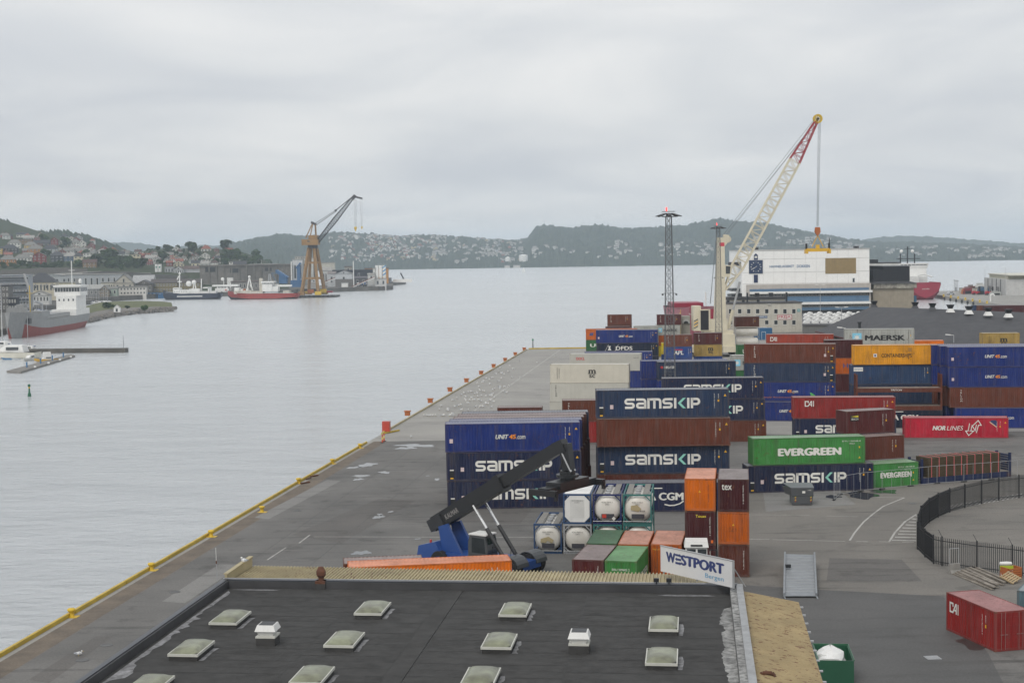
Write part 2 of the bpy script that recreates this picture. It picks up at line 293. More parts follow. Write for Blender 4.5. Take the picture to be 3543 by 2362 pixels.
for (u,v,w,h) in ((1440,1541,80,7),(1405,1550,38,6),(1270,1608,42,8),(1225,1617,28,5),(1250,1646,48,4),(1330,1634,26,5),(1240,1658,20,5),(1512,1658,16,4),(1480,1646,7,2),(1315,1780,16,4),(1310,1788,22,8),(1352,1770,10,4),(1850,2064,14,7),(1250,1912,36,11),(1446,1864,13,3)):
    # shallow rain puddles, outlines uneven
    c=G(u,v); rx=w*c.y/CF; ry=h*c.y*c.y/(CF*CH); n=22; pts=[]; r0=random.random()*9
    if u<700 or u==1850: continue
    for i in range(n):
        a=2*PI*i/n; k=.75+.22*math.sin(2*a+r0)+.18*math.sin(5*a+2*r0); pts.append((c.x+rx*k*math.cos(a),c.y+ry*k*math.sin(a)))
    sheet('puddle',pts,.018,mpud,quay)
for (u,v,w,h) in ((2980,1712,62,17),(3062,1700,55,9),(2880,1718,34,7)):
    c=G(u,v); rx=w*c.y/CF; ry=h*c.y*c.y/(CF*CH); n=24; r0=random.random()*9
    sheet('puddle',[(c.x+rx*(.8+.2*math.sin(3*6.283*i/n+r0))*math.cos(6.283*i/n),c.y+ry*(.8+.2*math.sin(4*6.283*i/n+r0))*math.sin(6.283*i/n)) for i in range(n)],.018,mpud,quay)
mst=gmat('dark_smooth_ground',(.045,.042,.04),(.06,.057,.055),.35,stain=.2)
c=G(3370,2225); sheet('dark_patch',[(c.x+1.3*(.8+.25*math.sin(3*6.283*i/20+1))*math.cos(6.283*i/20),c.y+2.0*(.8+.2*math.sin(2*6.283*i/20))*math.sin(6.283*i/20)) for i in range(20)],.018,mst,quay)  # dark, smoother uneven patch along the foot of the red CAI container
for (u,v) in ((368,2231),(285,2283),(605,2047),(1030,1766),(3155,1741)):
    c=G(u,v); mb=MB(); mb.lathe([(.02,.012),(.28,.014),(.3,.03),(.42,.03),(.44,.008)],20); mb.ob('manhole_cover',mat('cast_iron',(.1,.1,.1),.6,var=.3),quay,(c.x,c.y,.006))
c=G(3227,2275); mb=MB()
for i in range(6): mb.box(-.45,-.4+i*.15,.0,.45,-.33+i*.15,.03); mb.box(-.45+i*.165,-.4,.0,-.39+i*.165,.42,.025)
mb.ob('drain_grate',steel,quay,(c.x,c.y,.01),.1)
# quay edge rail, bollards
mb=MB()
def rail(s0,s1,m,n0=.12,n1=.12):
    mb=MB(); a=Q(s0,n0); b=Q(s1,n1); mb.beam((a[0],a[1],.14),(b[0],b[1],.14),.22,.28); return mb.ob('edge_rail',m,quay)
myel=mat('rail_yellow',(.5,.35,.04),.55,rust=.6,var=.25); mpale=mat('rail_pale',(.42,.36,.22),.7,rust=.5,var=.2)
for s in range(-40,110,10): rail(s+.05,s+9.95,myel)
for s in range(120,310,12): rail(s+.1,s+11.9,mpale)
mb=MB(); mb.beam((4.5,412.8,.17),(42,412.8,.17),.3,.34); mb.ob('edge_rail',myel,quay)
def bollard():
    t=thing('mooring_bollard','','bollard'); m=MB(); m.lathe([(.34,0),(.3,.12),(.24,.3),(.26,.55),(.42,.66),(.46,.8),(.38,.92),(.01,.98)],14); m.ob('post',rubyl,t,smooth=True)
    m=MB(); m.box(-.55,-.55,.0,.75,.55,.05); m.ob('base_plate',rubyl,t); return t
bol=bollard(); first=True
NM=['first','second','third','fourth','fifth','sixth','seventh']
for i,(u,v) in enumerate(((243,2133),(520,1972),(727,1856),(903,1771),(1030,1672),(1147,1604),(1243,1550))):
    c=G(u,v); b2=bol if first else copyt(bol); first=False; b2.location=(c.x+.1,c.y,0); b2.scale=(.68,.68,.68); b2.rotation_euler=(0,0,-.12)
    tag(b2,'yellow mushroom mooring bollard, %s from the lower left along the quay edge'%NM[i],'bollard','yellow bollards on the quay edge')
mor=mat('rust_orange',(.4,.12,.03),.7,rust=.4)
fd=None
for i,(u,v) in enumerate(((1410,1437),(1489,1393),(1557,1354),(1614,1322),(1665,1295),(1708,1271),(1748,1249),(1783,1229),(1814,1212))):
    c=G(u,v); 
    if fd is None:
        fd=thing('fender_post','','bollard'); m=MB(); m.box(-.4,-.3,0,.4,.3,.62); m.ob('post',mor,fd); m=MB(); m.box(-.5,-.42,.62,.5,.42,.8); m.ob('cap',mor,fd); o=fd
    else: o=copyt(fd)
    o.location=(c.x,c.y,0); o.rotation_euler=(0,0,-.12); tag(o,'rusty orange mooring block, %s of nine along the far quay edge'%('nearest,second nearest,third,fourth,middle,sixth,seventh,eighth,farthest'.split(',')[i]),'bollard','orange blocks on the quay edge')
# ---------------------------------------------------------------- far hills
def forest_mat(name,c1,c2,sc):
    return mat(name,c1,.95,noise=(sc,c2,.9),var=.25,spec=.1)
fm=forest_mat('far_forest',(.018,.03,.018),(.06,.075,.045),.045); fm2=forest_mat('near_forest',(.018,.032,.012),(.045,.065,.026),.06)
def interp(tab,x):
    if x<=tab[0][0]: return tab[0][1]
    for a,b in zip(tab,tab[1:]):
        if x<=b[0]: return a[1]+(b[1]-a[1])*(x-a[0])/(b[0]-a[0])
    return tab[-1][1]
def vnoise(x,y,s=0):
    xi,yi=math.floor(x),math.floor(y); fx,fy=x-xi,y-yi; fx=fx*fx*(3-2*fx); fy=fy*fy*(3-2*fy)
    def h(a,b):
        n=(int(a)*374761393+int(b)*668265263+s*974711)&0xffffffff; n=((n^(n>>13))*1274126177)&0xffffffff; return ((n^(n>>16))&0xffff)/65535
    return (h(xi,yi)*(1-fx)+h(xi+1,yi)*fx)*(1-fy)+(h(xi,yi+1)*(1-fx)+h(xi+1,yi+1)*fx)*fy
class Range:
    def __init__(s,prof,d0,d1,shape=1.0,base=SEA,seed=1,amp=7): s.p=[(a*1.5064,b*1.5064) for a,b in prof]; s.d0=d0; s.d1=d1; s.sh=shape; s.base=base; s.seed=seed; s.amp=amp
    def z(s,u,k):                     # k 0 at the shore .. 1 at the crest
        vt=interp(s.p,u); zt=PY(u,vt,s.d1).z-s.amp*.6; z0=s.base; q=k**s.sh
        b=vnoise(u*.02,k*5,s.seed)*.25+vnoise(u*.06,k*12,s.seed+3)*.1
        return z0+(zt-z0)*min(1,max(0,q+(b-.17)*math.sin(PI*min(k,1))*1.1))
    def pt(s,u,k):
        d=s.d0+(s.d1-s.d0)*k; x=(u-PW/2)/CF*d; return Vector((x,d,s.z(u,k)))
    def build(s,name,m,step,rows,jit):
        us=[]; u=s.p[0][0]
        while u<=s.p[-1][0]: us.append(u); u+=step
        mb=MB(); vs=[]; fs=[]
        ks=[i/rows for i in range(rows+1)]+[1.12,1.3]
        for j,u in enumerate(us):
            for i,k in enumerate(ks):
                p=s.pt(u,min(k,1)); 
                if k>1: p=Vector((p.x,p.y+(s.d1-s.d0)*(k-1)*2,p.z-(p.z-s.base)*(k-1)*2.5))
                t=0 if k==0 else s.amp*(random.random()**2*.9+.9*vnoise(u*.11,k*40,s.seed+9)-.3)
                if k==0: p.z=s.base-4
                vs.append((p.x,p.y,p.z+t*jit))
        n=len(ks)
        for j in range(len(us)-1):
            for i in range(n-1): fs.append((j*n+i,(j+1)*n+i,(j+1)*n+i+1,j*n+i+1))
        mb.add(vs,fs); return mb.ob(name,m,kind='structure',smooth=True)
H1=Range([(-60,560),(100,556),(240,560),(285,555),(330,558),(380,568),(420,566),(470,562),(520,564),(600,563),(680,570)],5600,6300,amp=4,seed=4); H1.build('far_hill',fm,5,6,1)
H3=Range([(470,598),(505,570),(540,556),(580,548),(620,541),(650,536),(690,540),(740,540),(760,533),(800,531),(860,537),(920,543),(960,538),(1000,539),(1050,541),(1100,546),(1150,549),(1195,551),(1215,545),(1235,520),(1250,515),(1290,519),(1320,524),(1345,517),(1385,515),(1430,522),(1480,522),(1530,518),(1580,516),(1620,508),(1660,501),(1690,507),(1720,507),(1760,512),(1800,520),(1850,530),(1900,539),(1960,549),(2000,555),(2080,556),(2180,558),(2260,563),(2352,567),(2450,572)],3250,4300,.8,seed=2,amp=6); H3.build('island_hill',fm,2.9,30,1)
H4=Range([(1900,556),(1960,552),(1990,549),(2030,543),(2090,541),(2150,543),(2230,549),(2300,555),(2352,558),(2450,562)],5200,6000,seed=6,amp=6); H4.build('distant_ridge',fm,7,6,1)
# ================================================================ CONTAINERS
HC,ST,CW=2.896,2.591,2.438
F40,F45,F20=12.192,13.716,6.058
def corr(mb,L,z0,z1,y,out,pitch=.278,dep=.036,axis='x',o=0.0):
    """corrugated sheet along x (or y) from o to o+L; crest on the outer plane"""
    n=max(2,int(round(L/pitch))); p=L/n; pr=[]
    for i in range(n):
        b=o+i*p; pr+=[(b,0),(b+p*.26,0),(b+p*.5,1),(b+p*.76,1)]
    pr.append((o+L,0)); vs=[]
    for x,k in pr:
        q=y-out*dep*k; vs+= [(x,q,z0),(x,q,z1)] if axis=='x' else [(q,x,z0),(q,x,z1)]
    mb.add(vs,[(2*i,2*i+2,2*i+3,2*i+1) for i in range(len(pr)-1)])
_CM={}
def cont_meshes(L,H,reefer):
    k=(L,H,reefer)
    if k in _CM: return _CM[k]
    d={}
    m=MB(); cs=.165; p=.15
    for x in (0,L-p):
        for y in (0,CW-p): m.box(x,y,.12,x+p,y+p,H-.12)
    if L>13:
        for x in ((L-F40)/2,L-(L-F40)/2-.12):
            for y in (-.004,CW-.12): m.box(x,y,.12,x+.12,y+.124,H-.05)
    for y in (0,CW-.06): m.box(p,y,.02,L-p,y+.06,.17); m.box(p,y,H-.1,L-p,y+.06,H-.005)
    for x in (0,L-.06): m.box(x,p,.02,x+.06,CW-p,.2); m.box(x,p,H-.13,x+.06,CW-p,H-.005)
    d['frame']=m.mesh('frame')
    m=MB()
    for x in (-.004,L-cs+.004):
        for y in (-.004,CW-cs+.004):
            for z in (0,H-.12): m.box(x,y,z,x+cs,y+cs,z+.12)
    if L>13:
        for x in ((L-F40)/2-.02,L-(L-F40)/2-.15):
            for z in (0,H-.1): m.box(x,-.008,z,x+.17,.15,z+.1)
    d['corner_casting']=m.mesh('corner_casting')
    for nm,y,o in (('side_wall',.012,-1),('side_wall_b',CW-.012,1)):
        m=MB()
        if reefer:
            q=y; m.add([(p,q,.16),(L-p,q,.16),(L-p,q,H-.08),(p,q,H-.08)],[(0,1,2,3)] if o<0 else [(3,2,1,0)])
            for i in range(1,int(L/1.1)): m.box(i*1.1-.01,q-.004 if o<0 else q,.2,i*1.1+.01,q if o<0 else q+.004,H-.12)
        else: corr(m,L-2*p,.16,H-.08,y,o,o=p)
        d[nm]=m.mesh('side_wall')
    m=MB(); corr(m,CW-2*p,.18,H-.12,.012,-1,.25,.04,'y',p); d['end_wall']=m.mesh('end_wall')
    m=MB(); m.box(L-.06,p,.18,L-.015,CW/2-.01,H-.12)
    for i in range(4): m.box(L-.02,p+.06,.5+i*.55,L-.004,CW/2-.06,.56+i*.55)
    d['door']=m.mesh('door')
    m=MB()
    for y in (.3,.58): m.cyl((L+.012,p+y,.1),(L+.012,p+y,H-.06),.022,6); m.box(L-.01,p+y-.05,1.05,L+.03,p+y+.16,1.1)
    d['locking_bar']=m.mesh('locking_bar')
    m=MB(); n=int(L/.3); pt=L/n; vs=[]
    for i in range(n):
        for a,z in ((0,0),(.35,0),(.5,.02),(.85,.02)): x=i*pt+a*pt; x=min(max(x,.06),L-.06); vs+=[(x,.06,H-.03+z),(x,CW-.06,H-.03+z)]
    vs+=[(L-.06,.06,H-.03),(L-.06,CW-.06,H-.03)]; m.add(vs,[(2*i,2*i+2,2*i+3,2*i+1) for i in range(len(vs)//2-1)]); d['roof']=m.mesh('roof')
    m=MB(); m.box(.1,.1,.03,L-.1,CW-.1,.15); d['floor']=m.mesh('floor')
    for nm,me in d.items(): me.materials.append(paintc if reefer else paint)
    _CM[k]=d; return d
def lerp(a,b,t): return tuple(x+(y-x)*t for x,y in zip(a,b))
C_={'navy':(.013,.019,.055),'navy2':(.02,.036,.078),'ublue':(.012,.029,.165),'blue':(.018,.055,.21),'brown':(.125,.036,.02),'brown2':(.105,.03,.019),'maroon':(.085,.018,.018),'dmar':(.06,.013,.015),
 'orange':(.66,.15,.008),'dorange':(.5,.11,.01),'green':(.05,.215,.05),'dgreen':(.03,.13,.045),'cream':(.56,.53,.45),'wgrey':(.47,.46,.41),'mgrey':(.4,.41,.38),'csy':(.66,.29,.014),'khaki':(.36,.25,.075),
 'nred':(.45,.016,.038),'cred':(.25,.02,.018),'red':(.29,.045,.025),'pink':(.5,.03,.22),'dnavy':(.008,.015,.035),'yel':(.65,.5,.02),'slate':(.025,.055,.125)}
WH=(.72,.71,.66); OR=(.8,.27,.02); BK=(.012,.013,.014); YE=(.75,.42,.02)
def glyph_samskip():
    mb=MB(); t=.225; x=0
    def S(x): stroke(mb,[(x+1.0,.885),(x+.32,.885)]+arc(x+.32,.69,.195,90,270,8)+[(x+.7,.495)]+arc(x+.7,.305,.19,90,-90,8)+[(x+.06,.115)],t)
    S(0); x=1.1
    stroke(mb,[(x+.04,.885),(x+.68,.885)]+arc(x+.68,.67,.215,90,0,6)+[(x+.895,0)],t); stroke(mb,[(x+.9,.11),(x+.32,.115)]+arc(x+.32,.305,.19,270,90,8)+[(x+.9,.495)],t)
    x=2.2; stroke(mb,[(x+.11,0),(x+.11,1)],t); stroke(mb,[(x+.1,.885),(x+1.02,.885)]+arc(x+1.02,.67,.215,90,0,6)+[(x+1.235,0)],t); stroke(mb,[(x+.67,.88),(x+.67,0)],t)
    S(3.62); x=4.75; stroke(mb,[(x+.11,0),(x+.11,1)],t)
    x=6.0; stroke(mb,[(x+.11,0),(x+.11,1)],t); x=6.35; stroke(mb,[(x+.11,0),(x+.11,1)],t); stroke(mb,[(x+.11,.885),(x+.55,.885)]+arc(x+.55,.645,.24,90,-90,8)+[(x+.11,.405)],t)
    w=mb.mesh('wordmark'); m2=MB(); x=5.1; m2.add([(x,0,.5),(x+.5,0,1),(x+.78,0,1),(x+.3,0,.5),(x+.78,0,0),(x+.5,0,0)],[(0,3,2,1),(0,5,4,3)]); c=m2.mesh('chevron')
    for q in (w,c): q.materials.append(letter)
    return w,c
SAMW,SAMC=glyph_samskip()
def put(me,p,x,y,z,s,color,sz=None,rz=0,name='lettering'):
    o=mkobj(name,me,None,p,(x,y,z),rz,color); o.scale=(s,1,sz or s); return o
def glyph(paths,w,name='emblem'):
    mb=MB()
    for q in paths: stroke(mb,q,w)
    me=mb.mesh(name); me.materials.append(letter); return me
G_CAI=glyph([[(.62,.62),(.62,.91),(.1,.91),(.1,.09),(.6,.09),(1.12,.91),(1.2,.91),(1.2,0)],[(.78,.34),(1.2,.34)]],.17); G_CAI2=glyph([[(1.52,0),(1.52,1)]],.15)
G_TRI=glyph([[(0,0),(.5,.87),(1,0),(0,0)]],.06)
mb=MB(); mb.add([(0,0,0),(1,0,0),(.5,0,.9)],[(0,1,2)]); TRIM=mb.mesh('warning_triangle'); TRIM.materials.append(letter)
mb=MB(); mb.add([(0,0,0),(1,0,0),(1,0,1),(0,0,1)],[(0,1,2,3)]); PLATE=mb.mesh('plate'); PLATE.materials.append(letter)
mb=MB(); pts=[]
for i in range(14):
    r=.5 if i%2==0 else .2; pts.append((.5+r*math.sin(PI*i/7),0,.5+r*math.cos(PI*i/7)))
mb.add([(.5,0,.5)]+pts,[(0,1+i,1+(i+1)%14) for i in range(14)]); STAR=mb.mesh('star'); STAR.materials.append(letter)
def decor(t,st,L,H,z=-.014):
    y=z; c=L/2
    def serial(col=WH,x=None):
        x=L-1.55 if x is None else x
        text('XINU 821640 7',t,x,y,H-.45,H*.52,.09,col,.01,vert=True); text('45G1',t,x+.42,y,H-.45,.5,.09,col,.01,vert=True)
        put(PLATE,t,x+.38,y,H-1.3,.16,YE,.22,name='yellow_label')
        if L>13: put(TRIM,t,L-.55,y,H-.75,.28,YE,name='warning_triangle')
    def plates(x=.35,xx=1.2):
        put(PLATE,t,xx,y,.95,.34,(.62,.5,.5),.42,name='height_label')
        put(PLATE,t,x-.05,y,.4,.4,BK,.62,name='dark_panel'); put(PLATE,t,x-.05,y,1.04,.4,WH,.12,name='white_label'); put(PLATE,t,x,y,.2,.3,YE,.14,name='yellow_label')
    if st=='samskip':
        s=1.08; x=c-.09*L-2.7; put(SAMW,t,x,y,.95,s,WH); put(SAMC,t,x,y,.95,s,(.27,.6,.5)); serial(); plates(.4,1.45)
    elif st=='unit45':
        x=c-1.75; text('UNIT',t,x,y,1.3,1.35,.46,(.6,.61,.58),.1,.3); text('45',t,x+1.38,y,1.3,.72,.46,OR,.1,.12); text('.com',t,x+2.14,y,1.28,.9,.34,WH,.03); serial(); put(PLATE,t,.45,y,.95,.34,(.62,.5,.5),.42,name='height_label')
    elif st=='unit45eco':
        decor(t,'unit45',L,H); text('34 pallets  Multimodal  Most Environmental Friendly',t,1.0,y,.45,7.6,.26,(.55,.2,.05),.02)
        m=MB(); m.add([(0,0,.75),(.35,0,.62),(.75,0,.3),(1.1,0,-.05),(.5,0,.0),(.15,0,.25)],[(0,5,4,3,2,1)]); m.ob('leaf_emblem',letter,t,(9.9,y,.62),0,(.1,.45,.12))
    elif st in('triton','tritonw','tritonl'):
        h=1.7 if L>7 else 1.5; text('T\nR\nI\nT\nO\nN',t,1.5 if L>13 else .8,y,H-.35-h,.3,h,BK if st=='tritonw' else WH,.03); 
        if st!='tritonw': serial()
        if L>13: plates(L-.75,L-1.75)
    elif st=='msc':
        text('m',t,c-.1,y,H*.5,1.1,.62,BK,.06); put(PLATE,t,c-.2,y,H*.5-.02,1.3,BK,.09,name='emblem'); text('sc',t,c-.02,y,H*.5-.62,.95,.5,BK,.05); text('MEDITERRANEAN',t,1.05,y,H-.5,1.7,.11,BK,.01,vert=True); text('SHIPPING CO',t,1.35,y,H-.6,1.5,.11,BK,.01,vert=True)
    elif st=='maersk':
        k=L/F40; put(PLATE,t,.12*L,y,.62,1.6,(.22,.55,.72),1.55,name='emblem'); put(STAR,t,.12*L+.15,y-.004,.72,1.3,WH,name='star'); text('MAERSK',t,.3*L,y,.85,.57*L,.95,BK,.09); serial(BK,L-1.1)
    elif st=='maerskshort':
        put(PLATE,t,.4,y,.75,1.1,(.22,.55,.72),1.1,name='emblem'); put(STAR,t,.5,y-.004,.85,.9,WH,name='star'); text('MAERSK',t,1.9,y,.95,3.4,.66,BK,.03)
    elif st=='cs':
        put(PLATE,t,2.9,y,1.15,.5,WH,.5,name='emblem'); put(PLATE,t,3.03,y-.004,1.27,.24,(.02,.03,.15),.24,name='emblem'); text('CONTAINERSHIPS',t,4.05,y,1.1,4.4,.55,BK,.03); put(PLATE,t,7.9,y,1.95,.55,(.4,.19,.03),.55,name='old_patch')
    elif st=='evergreen':
        k=1 if L>7 else .56; text('EVERGREEN',t,c-3.4*k*(1 if L>7 else .98)+(.2 if L<7 else 0),y,.95 if L>7 else 1.0,6.9*k,.84 if L>7 else .62,WH,.15,0,1.04); text('EITU 150108 8',t,L-2.5,y,H-.55,2.0,.14,WH,.01); text('45G1',t,L-1.75,y,H-.82,.6,.14,WH,.01); put(TRIM,t,L-.75,y,.55,.24,YE,name='warning_triangle'); put(PLATE,t,L-.7,y,H-1.25,.14,YE,.2,name='yellow_label')
    elif st=='cai':
        s=.78 if L>7 else .72; x=1.6 if L>13 else .75 if L>7 else .45; put(G_CAI,t,x,y,H-1.25,s,WH); put(G_CAI2,t,x,y,H-1.25,s,WH); serial()
    elif st=='oocl': text('OOCL',t,1.1,y,H-1.05,1.5,.5,(.55,.02,.03),.06); text('OOLU 821',t,L-1.35,y,H-.75,.95,.13,BK,.01)
    elif st=='cma': text('CMA CGM',t,3.6,y,1.15,5.2,.78,WH,.1); m=MB(); stroke(m,[(0,.0),(.5,-.12),(1,-.1),(1.5,.05),(1.9,.32)],.12); m.ob('swoosh',letter,t,(6.9,y,.75),0,WH); m=MB(); stroke(m,[(0,.0),(1,.22),(2.2,.22)],.1); m.ob('swoosh',letter,t,(4.5,y,2.15),0,WH)
    elif st=='nor':
        text('NOR',t,3.7,y,1.05,1.75,.62,WH,.12,.25); text('LINES',t,5.6,y,1.05,2.2,.6,WH,.005,.25)
        g=glyph([[(.62,1.75),(.42,.72),(.1,.72),(.5,.1),(1.15,.72),(.82,.72),(.62,.72)],[(.78,.7),(.95,1.45),(1.35,.78),(1.52,1.6)],[(1.05,1.45),(1.75,2.15),(2.15,1.5),(1.78,1.5),(1.5,.45)]],.11); put(g,t,8.0,y,.25,1.0,WH,name='arrow_emblem')
        m=MB(); m.add([(0,0,.75),(.3,0,1),(.85,0,1),(1,0,.8),(1,0,0)],[(0,4,3,2,1)]); m.ob('round_badge',letter,t,(11.2,y,1.45),0,(.03,.04,.12)); m=MB(); stroke(m,[(.05,.75),(.95,.05)],.13); m.ob('badge_band',letter,t,(11.2,y-.004,1.45),0,(.75,.5,.35)); serial()
    elif st=='beacon':
        m=MB(); m.box(.45,y-.004,1.5,1.5,y,2.15); m.ob('label_panel',letter,t,None,0,BK); m=MB(); m.add([(.5,y-.008,2.0),(1.45,y-.008,2.1),(1.45,y-.008,1.9)],[(0,2,1)]); m.ob('beam_mark',letter,t,None,0,(.75,.6,.05)); text('BEACON',t,.6,y-.008,1.6,.85,.22,WH,.02); serial()
    elif st=='apl': text('APL',t,2.1,y,.85,2.1,.85,WH,.06,.1); put(PLATE,t,2.1,y,1.85,1.9,(.6,.03,.04),.16,name='emblem'); serial(WH,L-.8)
    elif st=='seaco': text('seaco',t,.95,y,H-1.05,1.6,.4,WH,.04); m=MB(); m.lathe([(.06,0),(.2,0)],12,axis='y'); m.ob('emblem',letter,t,(.62,y,H-.85),0,(.5,.03,.03)); serial()
    elif st=='dfds': text('DFDS',t,4.3,y,1.35,3.7,.85,WH,.05); m=MB(); m.add([(.2,0,.9),(.8,0,.9),(.62,0,.5),(.9,0,.0),(.1,0,0),(.38,0,.5)],[(0,5,4,3,2,1)]); m.ob('cross_emblem',letter,t,(2.4,y,1.35),0,WH); m=MB(); stroke(m,[(0,.0),(1.2,2.2)],.06); stroke(m,[(2.2,.0),(3.4,2.2)],.06); m.ob('stripe',letter,t,(1.5,y,.4),0,WH); serial()
    elif st=='hapag': m=MB(); stroke(m,[(.05,.2),(.4,.9)],.3); stroke(m,[(.5,.2),(.85,.9)],.3); stroke(m,[(.1,.5),(.8,.5)],.25); m.ob('emblem',letter,t,(.9,y,.8),0,(.03,.08,.25)); text('Hapag-Lloyd',t,3,y,.8,6,.9,(.03,.08,.25),.03)
    elif st=='seacastle': m=MB(); m.box(.4,y-.004,1.95,1.75,y,2.55); m.ob('label_panel',letter,t,None,0,WH); text('Seacastle',t,.5,y-.01,2.2,1.15,.2,(.03,.1,.25),.01); serial()
    elif st=='ncl': text('NCL',t,.7,y,.9,3.0,.9,(.02,.02,.05),.03,.2)
    elif st=='uline': text('UNIGLORY',t,1.0,y,.9,L-2,.8,WH,.05)
    elif st=='plain': serial()
def container(L,H,col,st,label,loc,rz,reefer=False,group=None,roof=.38,end=None):
    c=C_[col] if isinstance(col,str) else col
    t=thing('shipping_container',label,'container',loc,rz,group); d=cont_meshes(L,H,reefer)
    f=(.9+random.random()*.2); c=tuple(x*f for x in c)
    rc=lerp(c,(.5,.5,.49),roof)
    for nm in ('frame','side_wall','side_wall_b','end_wall','roof','floor'): mkobj(nm.replace('_b',''),d[nm],None,t,None,0,rc if nm=='roof' else lerp(c,(.1,.08,.07),.25) if nm in('frame',) and not reefer else c)
    mkobj('corner_casting',d['corner_casting'],None,t,None,0,lerp(c,(.16,.12,.08),.5))
    for i in (0,1):
        q=mkobj('door',d['door'],None,t,None,0,c); 
        if i: q.scale=(1,-1,1); q.location=(0,CW,0)
        mkobj('locking_bar',d['locking_bar'],None,q,None,0,lerp(c,(.25,.24,.22),.5))
    decor(t,st,L,H); 
    return t
def stack(mx,my,yaw,tiers):
    """front-face centre (mx,my) on the ground; tiers from the ground up: (L,H,col,style,label,dx,dy[,reefer])"""
    z=0; ca,sa=math.cos(yaw),math.sin(yaw)
    for T in tiers:
        L,H,col,st,lab,dx,dy=T[:7]; x=dx-L/2
        container(L,H,col,st,lab,(mx+ca*x-sa*dy,my+sa*x+ca*dy,z),yaw,len(T)>7 and T[7]); z+=H+.012
def rows(mx,my,yaw,n,first,tiers): pass
# left block: five stacks deep, three high
y0=0.005
stack(0,153.2,y0,[(F45,HC,'navy','samskip','navy container lettered Samskip at the bottom of the left front stack',.05,0),(F45,HC,'navy','samskip','navy container lettered Samskip in the middle of the left front stack',0,0),(F45,HC,'ublue','unit45','royal blue container with small UNIT45.com print on top of the left front stack',-.08,0)])
for i,(c,cc,n) in enumerate((('ublue','grey-blue','second'),('brown2','rusty pale brown','third'),('maroon','faded pink','fourth'),('navy2','grey-blue','fifth'))):
    dd=.25+.35*i
    stack(dd,153.2+2.5*(i+1),y0,[(F45,HC,'brown2','none','brown container at the bottom of the %s row behind the left Samskip stack'%n,-.1+.1*i,0),(F45,HC,'dmar','none','dark red container halfway up the %s row behind the left Samskip stack'%n,.1,0),(F45,HC,c,'none','container with %s roof on top of the %s row of the left block'%(cc,n),0,0)])
# central block
y1=-.03
stack(15.45,156.2,y1,[(F45,HC,'brown2','none','brown container at the foot of the central Samskip stack, behind the tank containers',0,-.1),(F45,HC,'navy2','samskip','weathered navy Samskip container third from the top in the central stack',0,-.1),(F45,HC,'brown','plain','plain red-brown container between two Samskip boxes in the central stack',.05,-.7),(F45,HC,'navy2','samskip','rust-streaked navy Samskip container on top of the central stack',0,0)])
stack(14.9,149.9,y1,[(F45,HC,'navy','cma','navy container lettered CMA CGM behind the white tank containers',.0,0)])
stack(12.8,206,-.05,[(F40,HC,'cred','none','dark red container low behind the central stack',0,0),(F40,HC,'brown','triton','brown Triton container behind the gap between the two front stacks',0,0)])
stack(.9,203.8,-.05,[(F20,ST,'brown','none','small brown container hidden under the one beyond the left block',0,0),(F20,ST,'brown2','none','small red-brown container just showing above the left block roofs',0,0)])
stack(11.8,233.5,-.17,[(F40,HC,'wgrey','none','grey-white reefer container at the foot of the white stack by the quay',-.1,0,True),(F40,HC,'wgrey','tritonw','off-white reefer container with vertical Triton letters in the white stack',0,0,True),(F40,HC,'cream','msc','cream MSC container on top of the white stack nearest the quay edge',.05,0,True)])
stack(15.8,257.5,-.17,[(F45,HC,'ublue','none','blue container at ground level under the OOCL box',.9,0),(F45,HC,'ublue','plain','blue container under the pale OOCL box',.75,0),(F40,HC,'wgrey','oocl','pale grey container with red OOCL letters behind the cream MSC box',0,0,True)])
stack(21.5,307,-.1,[(F45,HC,'ublue','plain','blue container at ground level behind the OOCL stack',-.1,0),(F45,HC,'ublue','plain','blue container with pale roof stripe behind the OOCL box',0,0)])
stack(25.5,336.5,-.12,[(F45,HC,'dnavy','none','dark container at ground level beneath the DFDS box',.1,0),(F45,HC,'dnavy','dfds','near-black container lettered DFDS below the far UNIT45 box',.1,0),(F45,HC,'ublue','unit45','blue UNIT45 container high at the far left of the yard',0,0)])
stack(24.2,361,-.12,[(F40,ST,'dgreen','none','green container at ground level under the Hapag box',-.5,0),(F40,ST,'dgreen','uline','green container with white letter U at the far left of the yard',-.5,0),(F40,ST,'dorange','hapag','orange container with blue flag emblem at the far left of the yard',-.5,0)])
def col20(mx,my,yaw,tiers): stack(mx,my,yaw,tiers)
col20(27,380,-.1,[(F20,ST,'brown','none','small brown container at the foot of the farthest left column',0,0),(F20,ST,'blue','none','small blue container second up in the farthest left column',0,0),(F20,ST,'brown','none','small brown container third up in the farthest left column',0,0),(F20,ST,'brown','triton','red-brown Triton container topmost against the water at far left',0,0)])
col20(26,372,-.1,[(F20,ST,'dmar','none','small maroon container at the foot of the maroon column',0,0),(F20,ST,'dmar','none','small maroon container in the middle of the maroon column',0,0),(F20,ST,'dmar','plain','small maroon container just below the topmost Triton box at far left',0,0)])
col20(33,373,-.1,[(F20,ST,'mgrey','none','small grey container at the foot of the grey column',0,0),(F20,ST,'mgrey','none','small grey container in the middle of the grey column',0,0),(F20,ST,'mgrey','none','plain grey container between the two topmost Triton boxes',0,0)])
col20(39,376,-.1,[(F20,ST,'yel','none','yellow container at the foot of the Maersk column behind the lattice mast',0,0),(F20,ST,'dorange','none','orange container low in the Maersk column behind the lattice mast',0,0),(F20,ST,'mgrey','maerskshort','small grey Maersk container behind the lattice mast',-.2,0),(F20,ST,'maroon','triton','red-brown Triton container on top of the small grey Maersk box',0,0)])
col20(38,345,-.1,[(F20,ST,'blue','none','small blue container under the yellow NCL box',-1,0),(F20,ST,'yel','ncl','yellow container lettered NCL partly behind the lattice mast',-1,0)])
